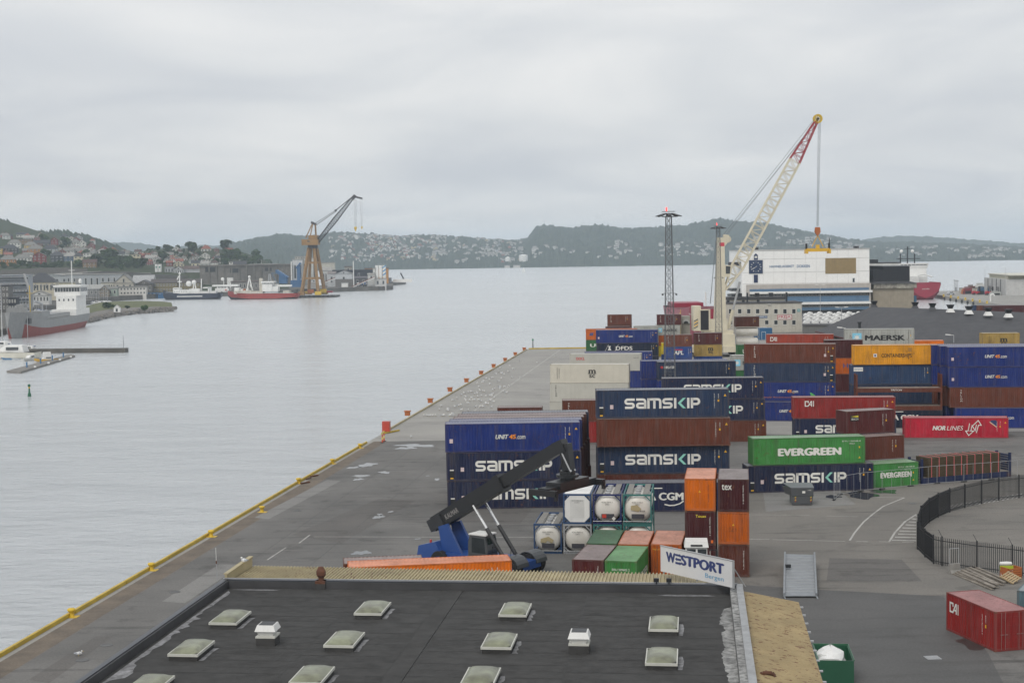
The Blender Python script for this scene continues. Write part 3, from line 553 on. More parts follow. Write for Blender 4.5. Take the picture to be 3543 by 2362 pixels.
col20(36.25,330.7,-.05,[(F20,ST,'blue','none','small blue container at ground level under the APL box',0,0),(F20,ST,'blue','apl','blue container lettered APL beside the lattice mast',0,0),(F20,ST,'brown','triton','brown Triton container above the blue APL box',0,0)])
col20(43.65,336.5,.0,[(F20,ST,'blue','none','small blue container under the yellow MSC box',0,0),(F20,ST,'khaki','msc','mustard yellow MSC container below a maroon Triton box by the harbour crane',0,0),(F20,ST,'maroon','triton','maroon Triton container above the mustard MSC box by the harbour crane',0,0)])
stack(28.8,236.3,.0,[(F40,HC,'ublue','none','blue container at ground level beneath the seaco box',0,0),(F40,HC,'ublue','none','blue container in the middle beneath the seaco box',0,0),(F40,HC,'navy2','seaco','dark blue container lettered seaco at the foot of the lattice mast',0,0)])
stack(27.2,239,.0,[(F45,HC,'ublue','none','blue container on the ground behind the seaco stack',0,0),(F45,HC,'ublue','plain','blue container second up behind the seaco stack',0,0),(F45,HC,'ublue','plain','blue container sticking out to the left behind the seaco box',0,0)])
stack(27.1,204.8,-.06,[(F45,HC,'brown','plain','brown container at the bottom under two Samskip boxes right of centre',.3,0),(F45,HC,'navy','samskip','navy Samskip container in the middle of the stack right of centre, half hidden',.15,0),(F45,HC,'navy','samskip','navy Samskip container on top of the stack behind the central one',0,0)])
stack(20.6,209,-.06,[(F20,ST,'pink','none','magenta container glimpsed at the left of the Samskip stack right of centre',-2,0)])
# right blocks
stack(42.1,229.8,-.19,[(F45,HC,'ublue','unit45','royal blue UNIT45 container on the ground under three long boxes',.2,-1.2),(F45,HC,'ublue','unit45eco','royal blue UNIT45 container with green leaf and orange slogan',-.05,0),(F45,HC,'navy2','triton','dark blue Triton container second from top of the tall stack right of the mast',-.05,0),(F45,HC,'brown','triton','brown Triton container on top of the tall stack right of the mast',0,0)])
stack(52.8,278,-.2,[(F40,ST,'cred','none','red container at the foot of the CAI stack near the office building',0,0),(F40,ST,'dmar','none','maroon container second up in the CAI stack',0,0),(F40,ST,'brown','none','brown container third up in the CAI stack',0,0),(F40,ST,'red','cai','orange-red CAI container in front of the black-roofed warehouse',0,0)])
stack(54.8,243,-.15,[(F20,HC,'navy2','none','dark blue container at the foot of the narrow column between two tall stacks',-1.6,0),(F20,HC,'dmar','none','maroon container above the dark blue one in the narrow column',-1.6,0),(F20,ST,'dorange','hapag','orange Hapag container in the narrow column between two tall stacks',-1.6,0),(F20,HC,'dmar','none','maroon container above the orange one in the narrow column',-1.6,0)])
stack(54.2,247,-.15,[(F20,HC,'nred','none','red container at ground level behind the narrow column',-1,0),(F20,HC,'nred','none','red container second up behind the narrow column',-1,0),(F20,HC,'nred','none','crimson container on top behind the narrow column',-1,0)])
stack(38,262,0,[(F20,ST,'dgreen','none','green container at the foot of the green column by the crane',0,0),(F20,ST,'dgreen','none','green container in the middle of the green column by the crane',0,0),(F20,ST,'mgrey','maerskshort','small pale Maersk container between the seaco and Triton stacks',3.0,0)])
stack(46.5,292,0,[(F20,ST,'dgreen','none','green container on the ground left of the tall Triton stack',0,0),(F20,ST,'dgreen','none','green container second up left of the tall Triton stack',0,0),(F20,ST,'dgreen','uline','green container with white letter beside the tall Triton stack',0,0)])
stack(65.3,269.5,-.2,[(F40,HC,'mgrey','none','grey container at the foot of the stack topped by the large Maersk box',0,0),(F40,HC,'mgrey','none','grey container second up under the large Maersk box',0,0),(F40,HC,'nred','none','red container directly under the large Maersk box',0,0),(F40,HC,'mgrey','maersk','large rust-streaked grey Maersk container in front of the black roof',0,0)])
stack(56.2,223.5,-.1,[(F40,HC,'navy2','none','blue container on the ground behind the stacked flat racks',.0,0),(F40,HC,'navy2','none','blue container second up behind the stacked flat racks',0,0),(F40,HC,'slate','seacastle','slate blue Seacastle container under the orange Containerships box',0,0),(F40,HC,'csy','cs','mustard orange container lettered Containerships',.35,-.2)])
stack(77,281,-.15,[(F20,HC,'dorange','none','small orange container at the foot behind the large Maersk box',0,0),(F20,HC,'dorange','none','small orange container in the middle behind the large Maersk box',0,0),(F20,HC,'orange','none','small orange container right behind the large Maersk box',0,0)])
stack(73.2,241,-.15,[(F40,ST,'khaki','none','khaki container on the ground behind the right UNIT45 stack',0,0),(F40,ST,'khaki','none','khaki container second up behind the right UNIT45 stack',0,0),(F40,ST,(.4,.16,.14),'none','faded pink container under the khaki one by the right UNIT45 stack',0,0),(F40,ST,'khaki','none','khaki container with pale roof behind the right UNIT45 stack',0,0)])
stack(80.9,250.6,-.1,[(F20,HC,'khaki','none','mustard container at the foot of the far right MSC column',0,0),(F20,HC,'khaki','none','mustard container second up in the far right MSC column',0,0),(F20,HC,'khaki','none','mustard container third up in the far right MSC column',0,0),(F20,HC,'khaki','msc','mustard MSC container on top at the far right',0,0)])
for i in range(3):
    n=('front','second','third')[i]; k=.5*i
    stack(69.3-k,216.2+2.5*i,-.12,[(F45,HC,'ublue','unit45' if i==0 else 'none','royal blue container on the ground in the %s row of the right edge stack'%n,.9,-.6 if i==0 else 0),(F45,HC,'brown','triton' if i==0 else 'none','brown container second up in the %s row of the right edge stack'%n,.2,0),(F45,HC,'ublue','unit45' if i==0 else 'none','royal blue container third up in the %s row of the right edge stack'%n,.05,0),(F45,HC,'ublue','unit45' if i==0 else 'none','royal blue container on top of the %s row of the right edge stack'%n,0,0)])
stack(44.9,205,-.1,[(F45,HC,'navy','samskip','navy Samskip container under the red CAI box, half hidden',.1,0),(F45,HC,'cred','cai','long red CAI container lying on a navy box right of centre',0,0)])
stack(60.2,205.2,-.14,[(F45,2.75,'nred','nor','crimson container lettered Nor Lines standing alone on the asphalt',0,0)])
stack(31.6,161.3,.064,[(F45,HC,'navy','samskip','navy Samskip container beneath the green Evergreen box',.1,-.15),(F40,HC,'green','evergreen','long green Evergreen container on top of a navy Samskip box',0,0)])
def pose(a,b,z,L,yaw=None):
    A=G(*a,z); B=G(*b,z); m=(A+B)/2; y=math.atan2(B.y-A.y,B.x-A.x) if yaw is None else yaw; return m.x,m.y,y
container(F20,ST,'green','evergreen','short green Evergreen container behind the wire site fence',(38.35,162.7,0),.3)
container(F20,ST,'brown2','triton','short brown Triton container on the short Evergreen box',(37.6,165.5,ST+.012),.32)
container(F20,ST,'maroon','beacon','short maroon container with Beacon label on top of the brown Triton box',(37.1,168.0,2*ST+.024),.3)
container(F40,HC,'orange','plain','long bright orange container lying just behind the corrugated canopy',(-12.35,111.0,0),.135,roof=.3)
container(F20,ST,'brown','none','red-brown container behind the long orange one by the canopy',(-13.0,113.8,0),.135)
container(F20,ST,'cred','cai','brick red CAI container alone on the asphalt at the right edge',(29.1,101.4,0),-1.334,roof=.3)
container(F20,ST,(.1,.17,.2),'none','weathered blue-grey container cut off by the right edge',(33.9,101.5,0),-.5)
# end-on containers
def endon(x,y,yaw,z,col,label,st=None,H=ST,roof=.4):
    """end wall towards the camera; (x,y) = its lower left corner, yaw of the end face"""
    t=container(F20,H,col,'none',label,(x+CW*math.cos(yaw),y+CW*math.sin(yaw),z),yaw+PI/2,roof=roof)
    def tx(s,sx,sz,w,h,col,**k): return text(s,t,-.014,CW-sx,sz,w,h,col,rz=-PI/2,**k)
    if st=='tex': tx('tex',.3,H-.85,.8,.45,WH,bold=.03)
    if st=='touax': tx('Touax',.85,H-.5,.85,.22,(.75,.6,.05),bold=.03)
    if st=='eisu': tx('EISU 209602 2',.55,H-.75,1.35,.16,WH,bold=.02)
    if st in('tex','touax','num'): tx('TGHU 263187 4',CW-.5,H-.45,1.5,.09,WH,bold=.01,vert=True)
    if st=='tri': o=put(TRIM,t,-.014,1.35,H-1.1,.2,YE,rz=-PI/2,name='warning_triangle'); tx('HLXU 382719',CW-.6,H-.45,1.4,.09,(.2,.06,.02),bold=.01,vert=True)
    return t
yo=-.15; ex=Vector((math.cos(yo),math.sin(yo)))
c1=Vector((13.55,119.85)); c2=Vector((16.12,119.25))
for i,(c,lab,st) in enumerate((('dmar','maroon container end at the bottom left of the two tall columns behind the white cab','num'),('dmar','dark maroon Touax container in the middle of the left tall column','touax'),('orange','bright orange container on top of the left of two tall columns','tri'))): endon(c1.x,c1.y,yo,i*(ST+.012),c,lab,st)
for i,(c,lab,st) in enumerate((('brown2','brown container at the bottom of the right tall column','num'),('dorange','worn orange container in the middle of the right tall column','tri'),('dmar','maroon container lettered tex on top of the right tall column','tex'))): endon(c2.x,c2.y,yo,i*(ST+.012),c,lab,st)
yg=-.235
endon(4.31,114.26,yg,0,'maroon','maroon container with pinkish roof in the front row by the canopy','num'); g=endon(6.76,113.62,yg,0,'green','bright green container beside the maroon one in the front row by the canopy','eisu',roof=.2)
o=text('EVERGREEN',g,1.2,-.014,.75,4.2,.6,WH,.05)
ya=-.17
endon(5.72,120.62,ya,0,'dgreen','green-roofed container behind the maroon one by the tank containers',roof=.12); endon(8.2,120.0,ya,0,'dorange','orange container with dark-stained roof in the middle of the back row'); t=endon(10.82,119.82,ya,0,'dorange','rust orange Hapag container behind the Westport sign')
# its doors face the camera
m=MB()
for yy in (.35,.8,1.5,1.95): m.cyl((-.03,yy,.15),(-.03,yy,ST-.1),.025,6)
m.ob('locking_bar',metalp,t,None,0,(.3,.15,.08)); text('Hapag-Lloyd',t,-.016,2.3,ST-.5,.95,.17,(.75,.45,.05),.02,rz=-PI/2)
# ================================================================ FOREGROUND WAREHOUSE
RZ=-.1194; WA=Vector((-16.2,83.6)); RW,RL=28.2,42.0; ZR=7.55
wh=thing('warehouse','low warehouse with black felt roof and domed skylights in the foreground','warehouse',(WA.x,WA.y,0),RZ)
def wl(p):
    d=Vector((p[0],p[1]))-WA; c,s=math.cos(-RZ),math.sin(-RZ); return (d.x*c-d.y*s,d.x*s+d.y*c)
felt=mat('roof_felt',(.05,.0495,.049),.85,spec=.15,noise=(1.6,(.075,.074,.072),.6),var=.3,bump=(14,.25)); feltd=mat('felt_seam',(.03,.03,.03),.8)
trimm=mat('roof_flashing',(.028,.032,.042),.35,var=.2); pale=mat('peeling_white',(.36,.36,.35),.8,noise=(3.2,(.06,.06,.06),1.0),var=.3)
m=MB(); m.box(0,-RL,0,RW,0,ZR-.02); m.ob('wall',wallm,wh,None,0,(.33,.31,.26))
m=MB(); m.box(.3,-RL,ZR-.02,RW-.35,-.3,ZR); m.ob('roof_base',feltd,wh)
bays=((.32,8.0),(8.04,12.55),(13.5,20.3),(20.34,RW-.37)); wv=[0,.04,.015,.06]
for b,(x0,x1) in enumerate(bays):
    y=-.32; i=0; w=1.05
    while y>-24:
        sk=wv[b]; z=ZR+.004+.004*((i+b)%2)
        m=MB(); a=.03*math.sin(b*2.1+i*.7); m.add([(x0,y-w+.03,z),(x1,y-w+.03+a,z),(x1,y+a,z),(x0,y,z)],[(0,1,2,3)]); m.ob('felt_strip',felt,wh); y-=w; i+=1
m=MB(); m.box(12.58,-24,ZR,13.47,-.35,ZR+.03); m.ob('ridge_strip',felt,wh)
# parapet: far, left, right
for (x0,y0,x1,y1) in ((.0,-.3,RW,0),(0,-RL,.3,-.3)):
    m=MB(); m.box(x0,y0,ZR-.1,x1,y1,7.95); m.ob('parapet',mat('parapet_felt',(.05,.05,.053),.6,var=.3),wh)
m=MB(); m.box(-.06,-.22,7.95,RW+.02,.1,8.0); m.ob('parapet_capping',trimm,wh); m=MB(); m.box(-.08,-RL,7.952,.2,-.1,8.002); m.ob('parapet_capping',trimm,wh)
m=MB(); m.box(-.1,.1,7.9,RW+.05,.17,8.03); m.ob('gutter_edge',steel,wh)
m=MB(); m.box(RW-.35,-RL,ZR-.1,RW,-.3,7.9); m.ob('parapet',pale,wh); m=MB(); m.box(RW-.02,-RL,7.78,RW+.33,.12,8.0); m.ob('parapet_capping',mat('zinc_capping',(.33,.34,.35),.5,noise=(2,(.15,.15,.15),.6)),wh)
# dried puddles along the parapets
drs=mat('dry_silt',(.27,.27,.28),.8,noise=(3.,(.06,.06,.06),.9),var=.3)
for (xs,y0_,y1_,sg_) in ((.32,-1.0,-22.0,1),(RW-.37,-3.4,-24.0,-1)):
    n=150; ys=[y0_+(y1_-y0_)*i/n for i in range(n+1)]; wd=(lambda i:.12+.5*vnoise(i*.35,3)*vnoise(i*.06,8)*1.6) if sg_>0 else (lambda i:.3+.35*vnoise(i*.12,5)+.15*vnoise(i*.6,9)); m=MB(); m.add([(xs+(.22 if sg_>0 else 0),y,ZR+.02) for y in ys]+[(xs+sg_*((.22 if sg_>0 else 0)+wd(i)*min(1,i/6)),ys[i],ZR+.02) for i in range(n,-1,-1)],[tuple(range(2*n+2))]); m.ob('silt_strip',drs if sg_>0 else pale,wh)
for k,(x,y,w,l) in enumerate(((2.1,-.75,1.5,.16),(RW-2.6,-.9,1.6,.22))):
    n=22; m=MB(); m.add([(x+w*(.75+.3*vnoise(i*.9,k))*math.cos(2*PI*i/n),y+l*(.75+.3*vnoise(i*.9,k+7))*math.sin(2*PI*i/n),ZR+.02) for i in range(n)],[tuple(range(n))]); m.ob('dried_puddle',drs,wh)
# corrugated canopies
tan=mat('cream_corrugated',(.42,.36,.215),.6,noise=(1.0,(.24,.19,.1),.5),rust=.9,var=.2,rthr=.57)
def ribs(n,p,L,fz,rib=.045):
    m=MB(); vs=[]
    for i in range(n):
        for a,h in ((0,0),(.45,0),(.6,rib),(.88,rib)): vs+=[(i*p+a*p,0,h),(i*p+a*p,L+fz*i/n,h)]
    vs+=[(n*p,0,0),(n*p,L+fz,0)]; m.add(vs,[(2*i,2*i+2,2*i+3,2*i+1) for i in range(len(vs)//2-1)]); return m
m=ribs(140,.2,5.0,-1.2,.085); o=m.ob('canopy_sheet',tan,wh,(.12,.12,7.72)); o.rotation_euler=(-.02,0,0)
m=MB(); m.beam((.12,4.95,7.4),(RW,3.75,7.4),.1,.3); m.ob('canopy_fascia',wallm,wh,None,0,(.2,.17,.1))
m=MB(); m.box(-.05,.2,7.55,.08,5.1,8.2); m.box(-.12,.2,8.2,.14,5.1,8.26); m.ob('canopy_side',mat('cream_trim',(.4,.34,.2),.6,rust=.8,var=.2),wh)
m=ribs(120,.2,3.0,0,.03); o=m.ob('canopy_sheet',mat('rusty_corrugated',(.32,.25,.13),.65,noise=(1.2,(.22,.16,.075),.5),rust=1.0,var=.25,rthr=.55,rsc=(2.6,.9,1)),wh,(RW+.33,.1,7.62)); o.rotation_euler=(0,.2,-PI/2); o.rotation_mode='XYZ'
M=Matrix.Translation((RW+.33,.1,7.62))@Matrix.Rotation(.19,4,'Y')@Matrix.Rotation(-PI/2,4,'Z'); o.matrix_local=M
for i in range(11): m=MB(); m.box(RW+3.15,-1.0-i*1.75,6.99,RW+3.45,-.85-i*1.75,7.05); m.ob('gutter_bracket',steel,wh)
m=MB(); m.box(RW+3.2,-24,6.9,RW+3.32,-.0,7.0); m.ob('canopy_gutter',darkm,wh)
# skylights
dome=mat('acrylic_dome',(.25,.265,.175),.3,noise=(1.3,(.09,.085,.06),.9),var=.2); frm=mat('skylight_frame',(.55,.55,.5),.5)
def skylight(x,y):
    sw,sl=.66,1.22
    s=sub('skylight',wh,(x,y,ZR))
    m=MB(); m.box(-sw,-sl,0,sw,sl,.2); m.ob('kerb',felt,s)
    m=MB(); m.box(-sw-.05,-sl-.05,.2,sw+.05,sl+.05,.32)
    for i in range(6): m.box(-sw+i*.232-.012,-sl-.06,.2,-sw+i*.232+.012,-sl-.05,.33)
    m.ob('frame',frm,s)
    m=MB(); n=8; vs=[]
    for j in range(n+1):
        for i in range(n+1):
            a,b=i/n*2-1,j/n*2-1; vs.append((a*sw,b*sl,.32+.2*((1-a**4)*(1-b**4))**.6))
    m.add(vs,[(j*(n+1)+i,j*(n+1)+i+1,(j+1)*(n+1)+i+1,(j+1)*(n+1)+i) for j in range(n) for i in range(n)]); m.ob('dome',dome,s,smooth=True); return s
sk=None
for (u,v) in ((797,2140),(1290,2108),(663,2246),(1192,2216),(1080,2340),(1783,2113),(1728,2222),(1664,2344),(2297,2162),(2290,2276),(515,2372)):
    x,y=wl(G(u,v,ZR+.2)); sk=skylight(x,y)
    n=14; m=MB(); m.add([(x+.86+.16*vnoise(i*.7,x),y-1.2+i*.17,ZR+.021) for i in range(n)]+[(x+.72,y-1.2+(n-1-i)*.17,ZR+.021) for i in range(n)],[tuple(range(2*n))]); m.ob('silt_mark',drs,wh)
def vent(u,v):
    x,y=wl(G(u,v,ZR+.2)); s=sub('roof_vent',wh,(x,y,ZR))
    m=MB(); m.box(-.45,-.45,0,.45,.45,.38); m.ob('kerb',felt,s)
    m=MB(); m.box(-.47,-.47,.38,.47,.47,.46); m.ob('collar',frm,s)
    def fr(a,z0,b,z1): return [(-a,-a,z0),(a,-a,z0),(a,a,z0),(-a,a,z0),(-b,-b,z1),(b,-b,z1),(b,b,z1),(-b,b,z1)]
    m=MB(); m.hexa(fr(.3,.46,.42,.66)); m.hexa(fr(.42,.66,.5,.7)); m.hexa(fr(.5,.7,.4,.98)); m.ob('hood',white,s)
    m=MB(); m.box(-.34,-.34,.96,.34,.34,1.0); m.ob('hood_opening',darkm,s)
vent(927,2212); vent(2005,2238)
x,y=wl(G(1112,2034,ZR)); m=MB(); m.box(-.3,-.3,0,.3,.3,.3); o=m.ob('flue_base',felt,wh,(x,y,ZR)); rst=mat('rusted_iron',(.14,.055,.03),.85,noise=(3,(.06,.03,.02),.8)); m=MB(); m.box(-.28,-.28,.3,.28,.28,.45); m.lathe([(.16,.45),(.16,.6),(.27,.75),(.27,.95),(.16,1.15),(.14,1.2),(.01,1.22)],10); m.ob('flue_pipe',rst,wh,(x,y,ZR))
x,y=wl(G(2655,2352,7.3)); m=MB(); m.tube([(-.3,0,0),(-.3,0,.3),(-.2,0,.42),(.2,0,.42),(.3,0,.3),(.3,0,0)],.09,8); m.ob('bent_pipe',rst,wh,(x,y,7.2))
for dx in (-.2,.25): x,y=wl(G(2290,2022,8.0)); m=MB(); m.box(-.14,-.1,0,.14,.1,.2); m.box(-.03,-.03,-.12,.03,.03,0); m.ob('floodlight',darkm,wh,(x+dx*1.5,y+.25,8.1))
# antenna, sign
p=G(752,2008,8.0); t=thing('whip_antenna','thin pale whip antenna at the corner of the foreground roof','antenna',(p.x,p.y,8.0)); m=MB(); m.cyl((0,0,-.02),(-.03,0,1.0),.022,6); m.ob('mast',steel,t); m=MB(); m.cyl((-.03,0,1.0),(-.04,0,1.85),.014,6); m.ob('whip',white,t); m=MB(); m.cyl((-.03,0,.95),(-.03,0,1.12),.035,6); m.ob('joint',rst,t)
A=G(2286,1976,8.12); B=G(2535,2034,8.12); L=(B-A).length; sg=thing('sign_board','white board lettered Westport Bergen on the corner of the foreground roof','sign',A,math.atan2(B.y-A.y,B.x-A.x))
m=MB(); m.box(0,0,.02,L,.06,1.42); m.ob('panel',mat('sign_white',(.62,.62,.62),.5,var=.05),sg)
m=MB(); m.box(-.03,-.02,1.42,L+.03,.09,1.47); m.box(L,-.02,.0,L+.06,.09,1.47); m.ob('frame',steel,sg)
for x in (.15,L/2,L-.15): m=MB(); m.beam((x,.1,-.1),(x,.1,1.4),.07); m.beam((x,.1,1.2),(x,1.1,-.1),.05); m.ob('support_strut',steel,sg)
NB=(.03,.045,.15); yy=-.006
text('W',sg,.45,yy,.62,.76,.58,NB,.13); text('STPORT',sg,1.62,yy,.62,3.35,.58,NB,.13)
for z,s in ((1.06,1),(.83,-1),(.62,1)):
    m=MB(); a=[(0,0),(.34,0),(.34,-.045),(.48,.06),(.34,.165),(.34,.12),(0,.12)]
    if s<0: a=[(.46-q[0],q[1]) for q in reversed(a)]
    m.add([(q[0],0,q[1]) for q in a],[tuple(range(len(a)))]); m.ob('arrow_bar',letter,sg,(1.2,yy,z),0,NB)
text('Bergen',sg,L-2.05,yy,.17,1.4,.32,(.12,.33,.52),.003)
# gulls
gm=MB(); 
def gull_mesh(standing=True):
    m=MB(); m.lathe([(.005,-.26),(.05,-.22),(.1,-.08),(.115,.05),(.08,.16),(.045,.2),(.005,.22)],8,(0,0,.18),'x'); return m.mesh('body',True)
gb=gull_mesh(); gh=MB(); gh.ball((.21,0,.31),.055,8,5); gh=gh.mesh('head',True); gw=MB()
for s in (-1,1): gw.hexa([(-.3,s*.07,.18),(.1,s*.1,.14),(.1,s*.115,.2),(-.3,s*.075,.21),(-.3,s*.03,.24),(.1,s*.06,.28),(.1,s*.07,.29),(-.3,s*.035,.25)])
gw=gw.mesh('wing'); gl=MB()
for s in (-1,1): gl.cyl((.0,s*.04,0),(.0,s*.04,.12),.012,4)
gl=gl.mesh('leg'); gbk=MB(); gbk.cyl((.25,0,.305),(.34,0,.29),.014,5,.004); gbk=gbk.mesh('beak')
gwhite=mat('gull_white',(.75,.75,.74),.8); ggrey=mat('gull_grey',(.33,.35,.38),.8)
def gull(p,rz,label,group=None,s=1.0):
    t=thing('gull',label,'bird',p,rz,group); t.scale=(s,s,s)
    for nm,me,mm in (('body',gb,gwhite),('head',gh,gwhite),('wing',gw,ggrey),('leg',gl,rubyl),('beak',gbk,rubyl)): mkobj(nm,me,mm,t)
gull(G(845,1948,8.26),2.5,'white gull perched on the end of the cream canopy wall')
gull(G(272,2268),.3,'gull standing on the asphalt next to a manhole cover at lower left')
gull(G(1423,1514),2.0,'single gull on the pale concrete near the puddles')
random.seed(11); k=0
for i in range(105):
    s=random.gauss(0,1); u=1640+random.gauss(0,85); v=1400-(u-1560)*.62+random.uniform(-30,75)+abs(random.gauss(0,10)); v=max(1215,min(1440,v)); p=G(u,v)
    d=(Vector((p.x,p.y))-QE0); n=d.dot(QN)
    if n<1.2 or n>16: continue
    gull(p,random.uniform(0,6.3),'small white gull resting in the flock along the far quay','gulls in the flock on the quay',1.15); k+=1
# ================================================================ YARD FURNITURE
# curved steel fence
FP=[(3640,1708),(3525,1722.7),(3455.6,1731.6),(3395.8,1742.7),(3338,1756.9),(3285.8,1772.4),(3245.9,1790),(3214,1809.2),(3186,1840),(3176,1872),(3174,1900),(3199.8,1926.7),(3229.5,1950),(3259.2,1957),(3380,1975),(3502,1988.8),(3640,2009)]
fp=[G(*q) for q in FP]; fen=thing('steel_fence','black steel railing fence curving round the empty lot at right','fence',(fp[8].x,fp[8].y,0)); o0=fp[8]
pale_me=MB(); pale_me.box(-.02,-.02,.08,.02,.02,2.3); pale_me.add([(-.02,-.02,2.3),(.02,-.02,2.3),(.02,.02,2.3),(-.02,.02,2.3),(0,0,2.38)],[(0,1,4),(1,2,4),(2,3,4),(3,0,4)]); pale_me=pale_me.mesh('pale'); pale_me.materials.append(darkm)
post_me=MB(); post_me.box(-.05,-.05,0,.05,.05,2.45); post_me=post_me.mesh('post'); post_me.materials.append(darkm); npl=0
for i,(a,b) in enumerate(zip(fp,fp[1:])):
    a=a-o0; b=b-o0; mkobj('post',post_me,None,fen,a); d=b-a; n=int(d.length/.165); rz=math.atan2(d.y,d.x)
    for z in (.3,2.05): m=MB(); m.beam((a.x,a.y,z),(b.x,b.y,z),.04,.06); m.ob('rail',darkm,fen)
    for j in range(1,n):
        if npl<300: mkobj('pale',pale_me,None,fen,a+d*(j/n),rz); npl+=1
m=MB()
for i in (13,14,15):
    a=fp[i]-o0; m.cyl((a.x,a.y,2.4),(a.x-.25,a.y+.2,2.95),.02,5)
m.ob('barbed_wire_arm',darkm,fen)
# wire site fences on concrete feet
def site_fence(a,b,lab):
    L=(b-a).length; t=thing('wire_fence_panel',lab,'fence panel',a,math.atan2(b.y-a.y,b.x-a.x),'galvanised wire panels before the containers')
    m=MB(); m.tube([(0,0,.12),(0,0,1.85),(.08,0,1.98),(L-.08,0,1.98),(L,0,1.85),(L,0,.12),(0,0,.12)],.022,6); m.ob('frame',steel,t)
    for k in (1,2): m=MB(); m.cyl((L*k/3,0,.12),(L*k/3,0,1.98),.015,5); m.ob('upright',steel,t)
    m=MB(); m.box(-.35,-.12,0,.35,.12,.13); m.ob('foot',black,t)
fpx=[(2886,1730),(2906,1712),(2978,1699),(3052,1692),(3150,1682),(3242,1673),(3335,1667),(3430,1660),(3520,1652)]
for i,(a,b) in enumerate(zip(fpx,fpx[1:])): site_fence(G(*a),G(*b),'galvanised wire fence panel, %s of eight from the skip towards the right'%('first,second,third,fourth,fifth,sixth,seventh,last'.split(',')[i]))
# grey skip
p=G(2750,1748); t=thing('rubbish_skip','grey metal rubbish skip with sloping lid before the navy Samskip box','skip',p,-.05); gsk=(.075,.08,.085)
m=MB(); m.hexa([(-.3,0,.1),(1.75,0,.1),(1.75,1.7,.1),(-.3,1.7,.1),(-.3,0,1.0),(1.85,0,1.0),(1.85,1.7,1.0),(-.3,1.7,1.0)]); m.ob('body',metalp,t,None,0,gsk)
m=MB(); m.hexa([(-.32,0,1.0),(1.87,0,1.0),(1.87,1.8,1.0),(-.8,1.8,1.0),(-.4,-.02,1.75),(1.9,-.02,1.75),(1.9,1.8,1.75),(-1.0,1.8,1.75)]); m.ob('hopper',metalp,t,None,0,gsk)
m=MB(); m.hexa([(-.42,-.04,1.77),(1.94,-.04,1.77),(1.94,1.8,2.0),(-1.0,1.8,2.0),(-.42,-.04,1.83),(1.94,-.04,1.83),(1.94,1.8,2.06),(-1.0,1.8,2.06)]); m.ob('lid',metalp,t,None,0,(.13,.14,.15))
m=MB(); m.box(-.35,-.05,.98,1.92,.0,1.06); m.ob('rim',metalp,t,None,0,gsk)
for x in (.0,1.55):
    for k in range(4): m=MB(); m.add([(x,-.012,.35+k*.14),(x+.14,-.012,.42+k*.14),(x+.14,-.012,.49+k*.14),(x,-.012,.42+k*.14)],[(0,1,2,3)]); m.ob('hazard_stripe',letter,t,None,0,(.75,.6,.03) if k%2 else (.4,.03,.02))
put(PLATE,t,.75,-.03,1.25,.3,WH,.22,name='label_plate'); text('11083',t,1.3,-.03,1.5,.35,.1,WH,.02)
# loading ramp
def P4(q,z): v=G(*q,z); return (v.x,v.y,v.z)
p0=G(2712,2058); t=thing('loading_ramp','galvanised steel loading ramp lying on the asphalt at lower right','ramp',p0,0)
a,b,c,d=G(2713,2062,.12),G(2825,2062,.12),G(2818,1920,.9),G(2716,1918,.9)
def rel(v): return tuple(Vector(v)-p0)
rm=mat('ramp_steel',(.25,.27,.29),.5,metal=.2,noise=(2,(.16,.17,.18),.5)); m=MB(); z1=Vector((0,0,.06)); m.hexa([rel(a),rel(b),rel(c),rel(d),rel(a+z1),rel(b+z1),rel(c+z1),rel(d+z1)]); m.ob('deck',rm,t)
for i in range(24):
    k=(i+2.5)/28; e=a.lerp(d,k); f=b.lerp(c,k); m=MB(); m.beam(rel(e+z1*1.1),rel(f+z1*1.1),.07,.03); m.ob('grip_slat',steel,t)
for e,f in ((a,d),(b,c)): m=MB(); m.beam(rel(e+Vector((0,0,.12))),rel(f+Vector((0,0,.14))),.14,.26); m.ob('side_rail',rm,t)
for q in (c,d): m=MB(); m.beam(rel(Vector((q.x,q.y,0))),rel(q),.12); m.ob('leg',rm,t)
for k,q in enumerate((a,b)): m=MB(); m.beam(rel(q+Vector((0,-.5,-.1))),rel(q+Vector((0,.3,.05))),.1); m.ob('lip',rm,t)
m=MB(); e=a.lerp(d,.6); m.box(*rel(e+Vector((.1,0,.2))),*rel(e+Vector((.5,.3,.45)))); m.ob('control_box',darkm,t)
# concrete barrier, plank heap, pallets, trestle
p=G(3285,1984); t=thing('concrete_barrier','short grey concrete barrier with upright wire frame by the black fence','barrier',p,.3); m=MB(); m.prism([(-.3,0),(.3,0),(.3,.1),(.12,.3),(.09,.8),(-.09,.8),(-.12,.3),(-.3,.1)],0,.9,'x'); m.ob('block',concrete,t); m=MB(); m.tube([(0,0,.8),(0,0,2.0),(.85,0,2.0),(.85,0,.8)],.025); m.ob('frame',steel,t)
random.seed(5)
ORDN=('first','second','third','fourth','last')
for i in range(15):
    lay=i//5; j=i%5; q0=G(3300+j*13+lay*8,1986-j*4.2); q1=G(3432+j*12+random.uniform(-8,8),2040-j*5.5+random.uniform(-3,3)); z=.05+lay*.1+.01*j
    m=MB(); m.beam((0,0,z),(q1.x-q0.x,q1.y-q0.y,z+random.uniform(0,.05)),.24,.08); m.ob('plank',wood,None,q0,0,None,label='weathered grey plank, %s of five in the %s layer of the heap by the fence'%(ORDN[j],('bottom','middle','top')[lay]),cat='plank',group='planks heaped by the black fence')
p=G(3505,2022); t=thing('wooden_pallet','pale wooden pallet tilted against a rusty frame at the right edge','pallet',p,.7)
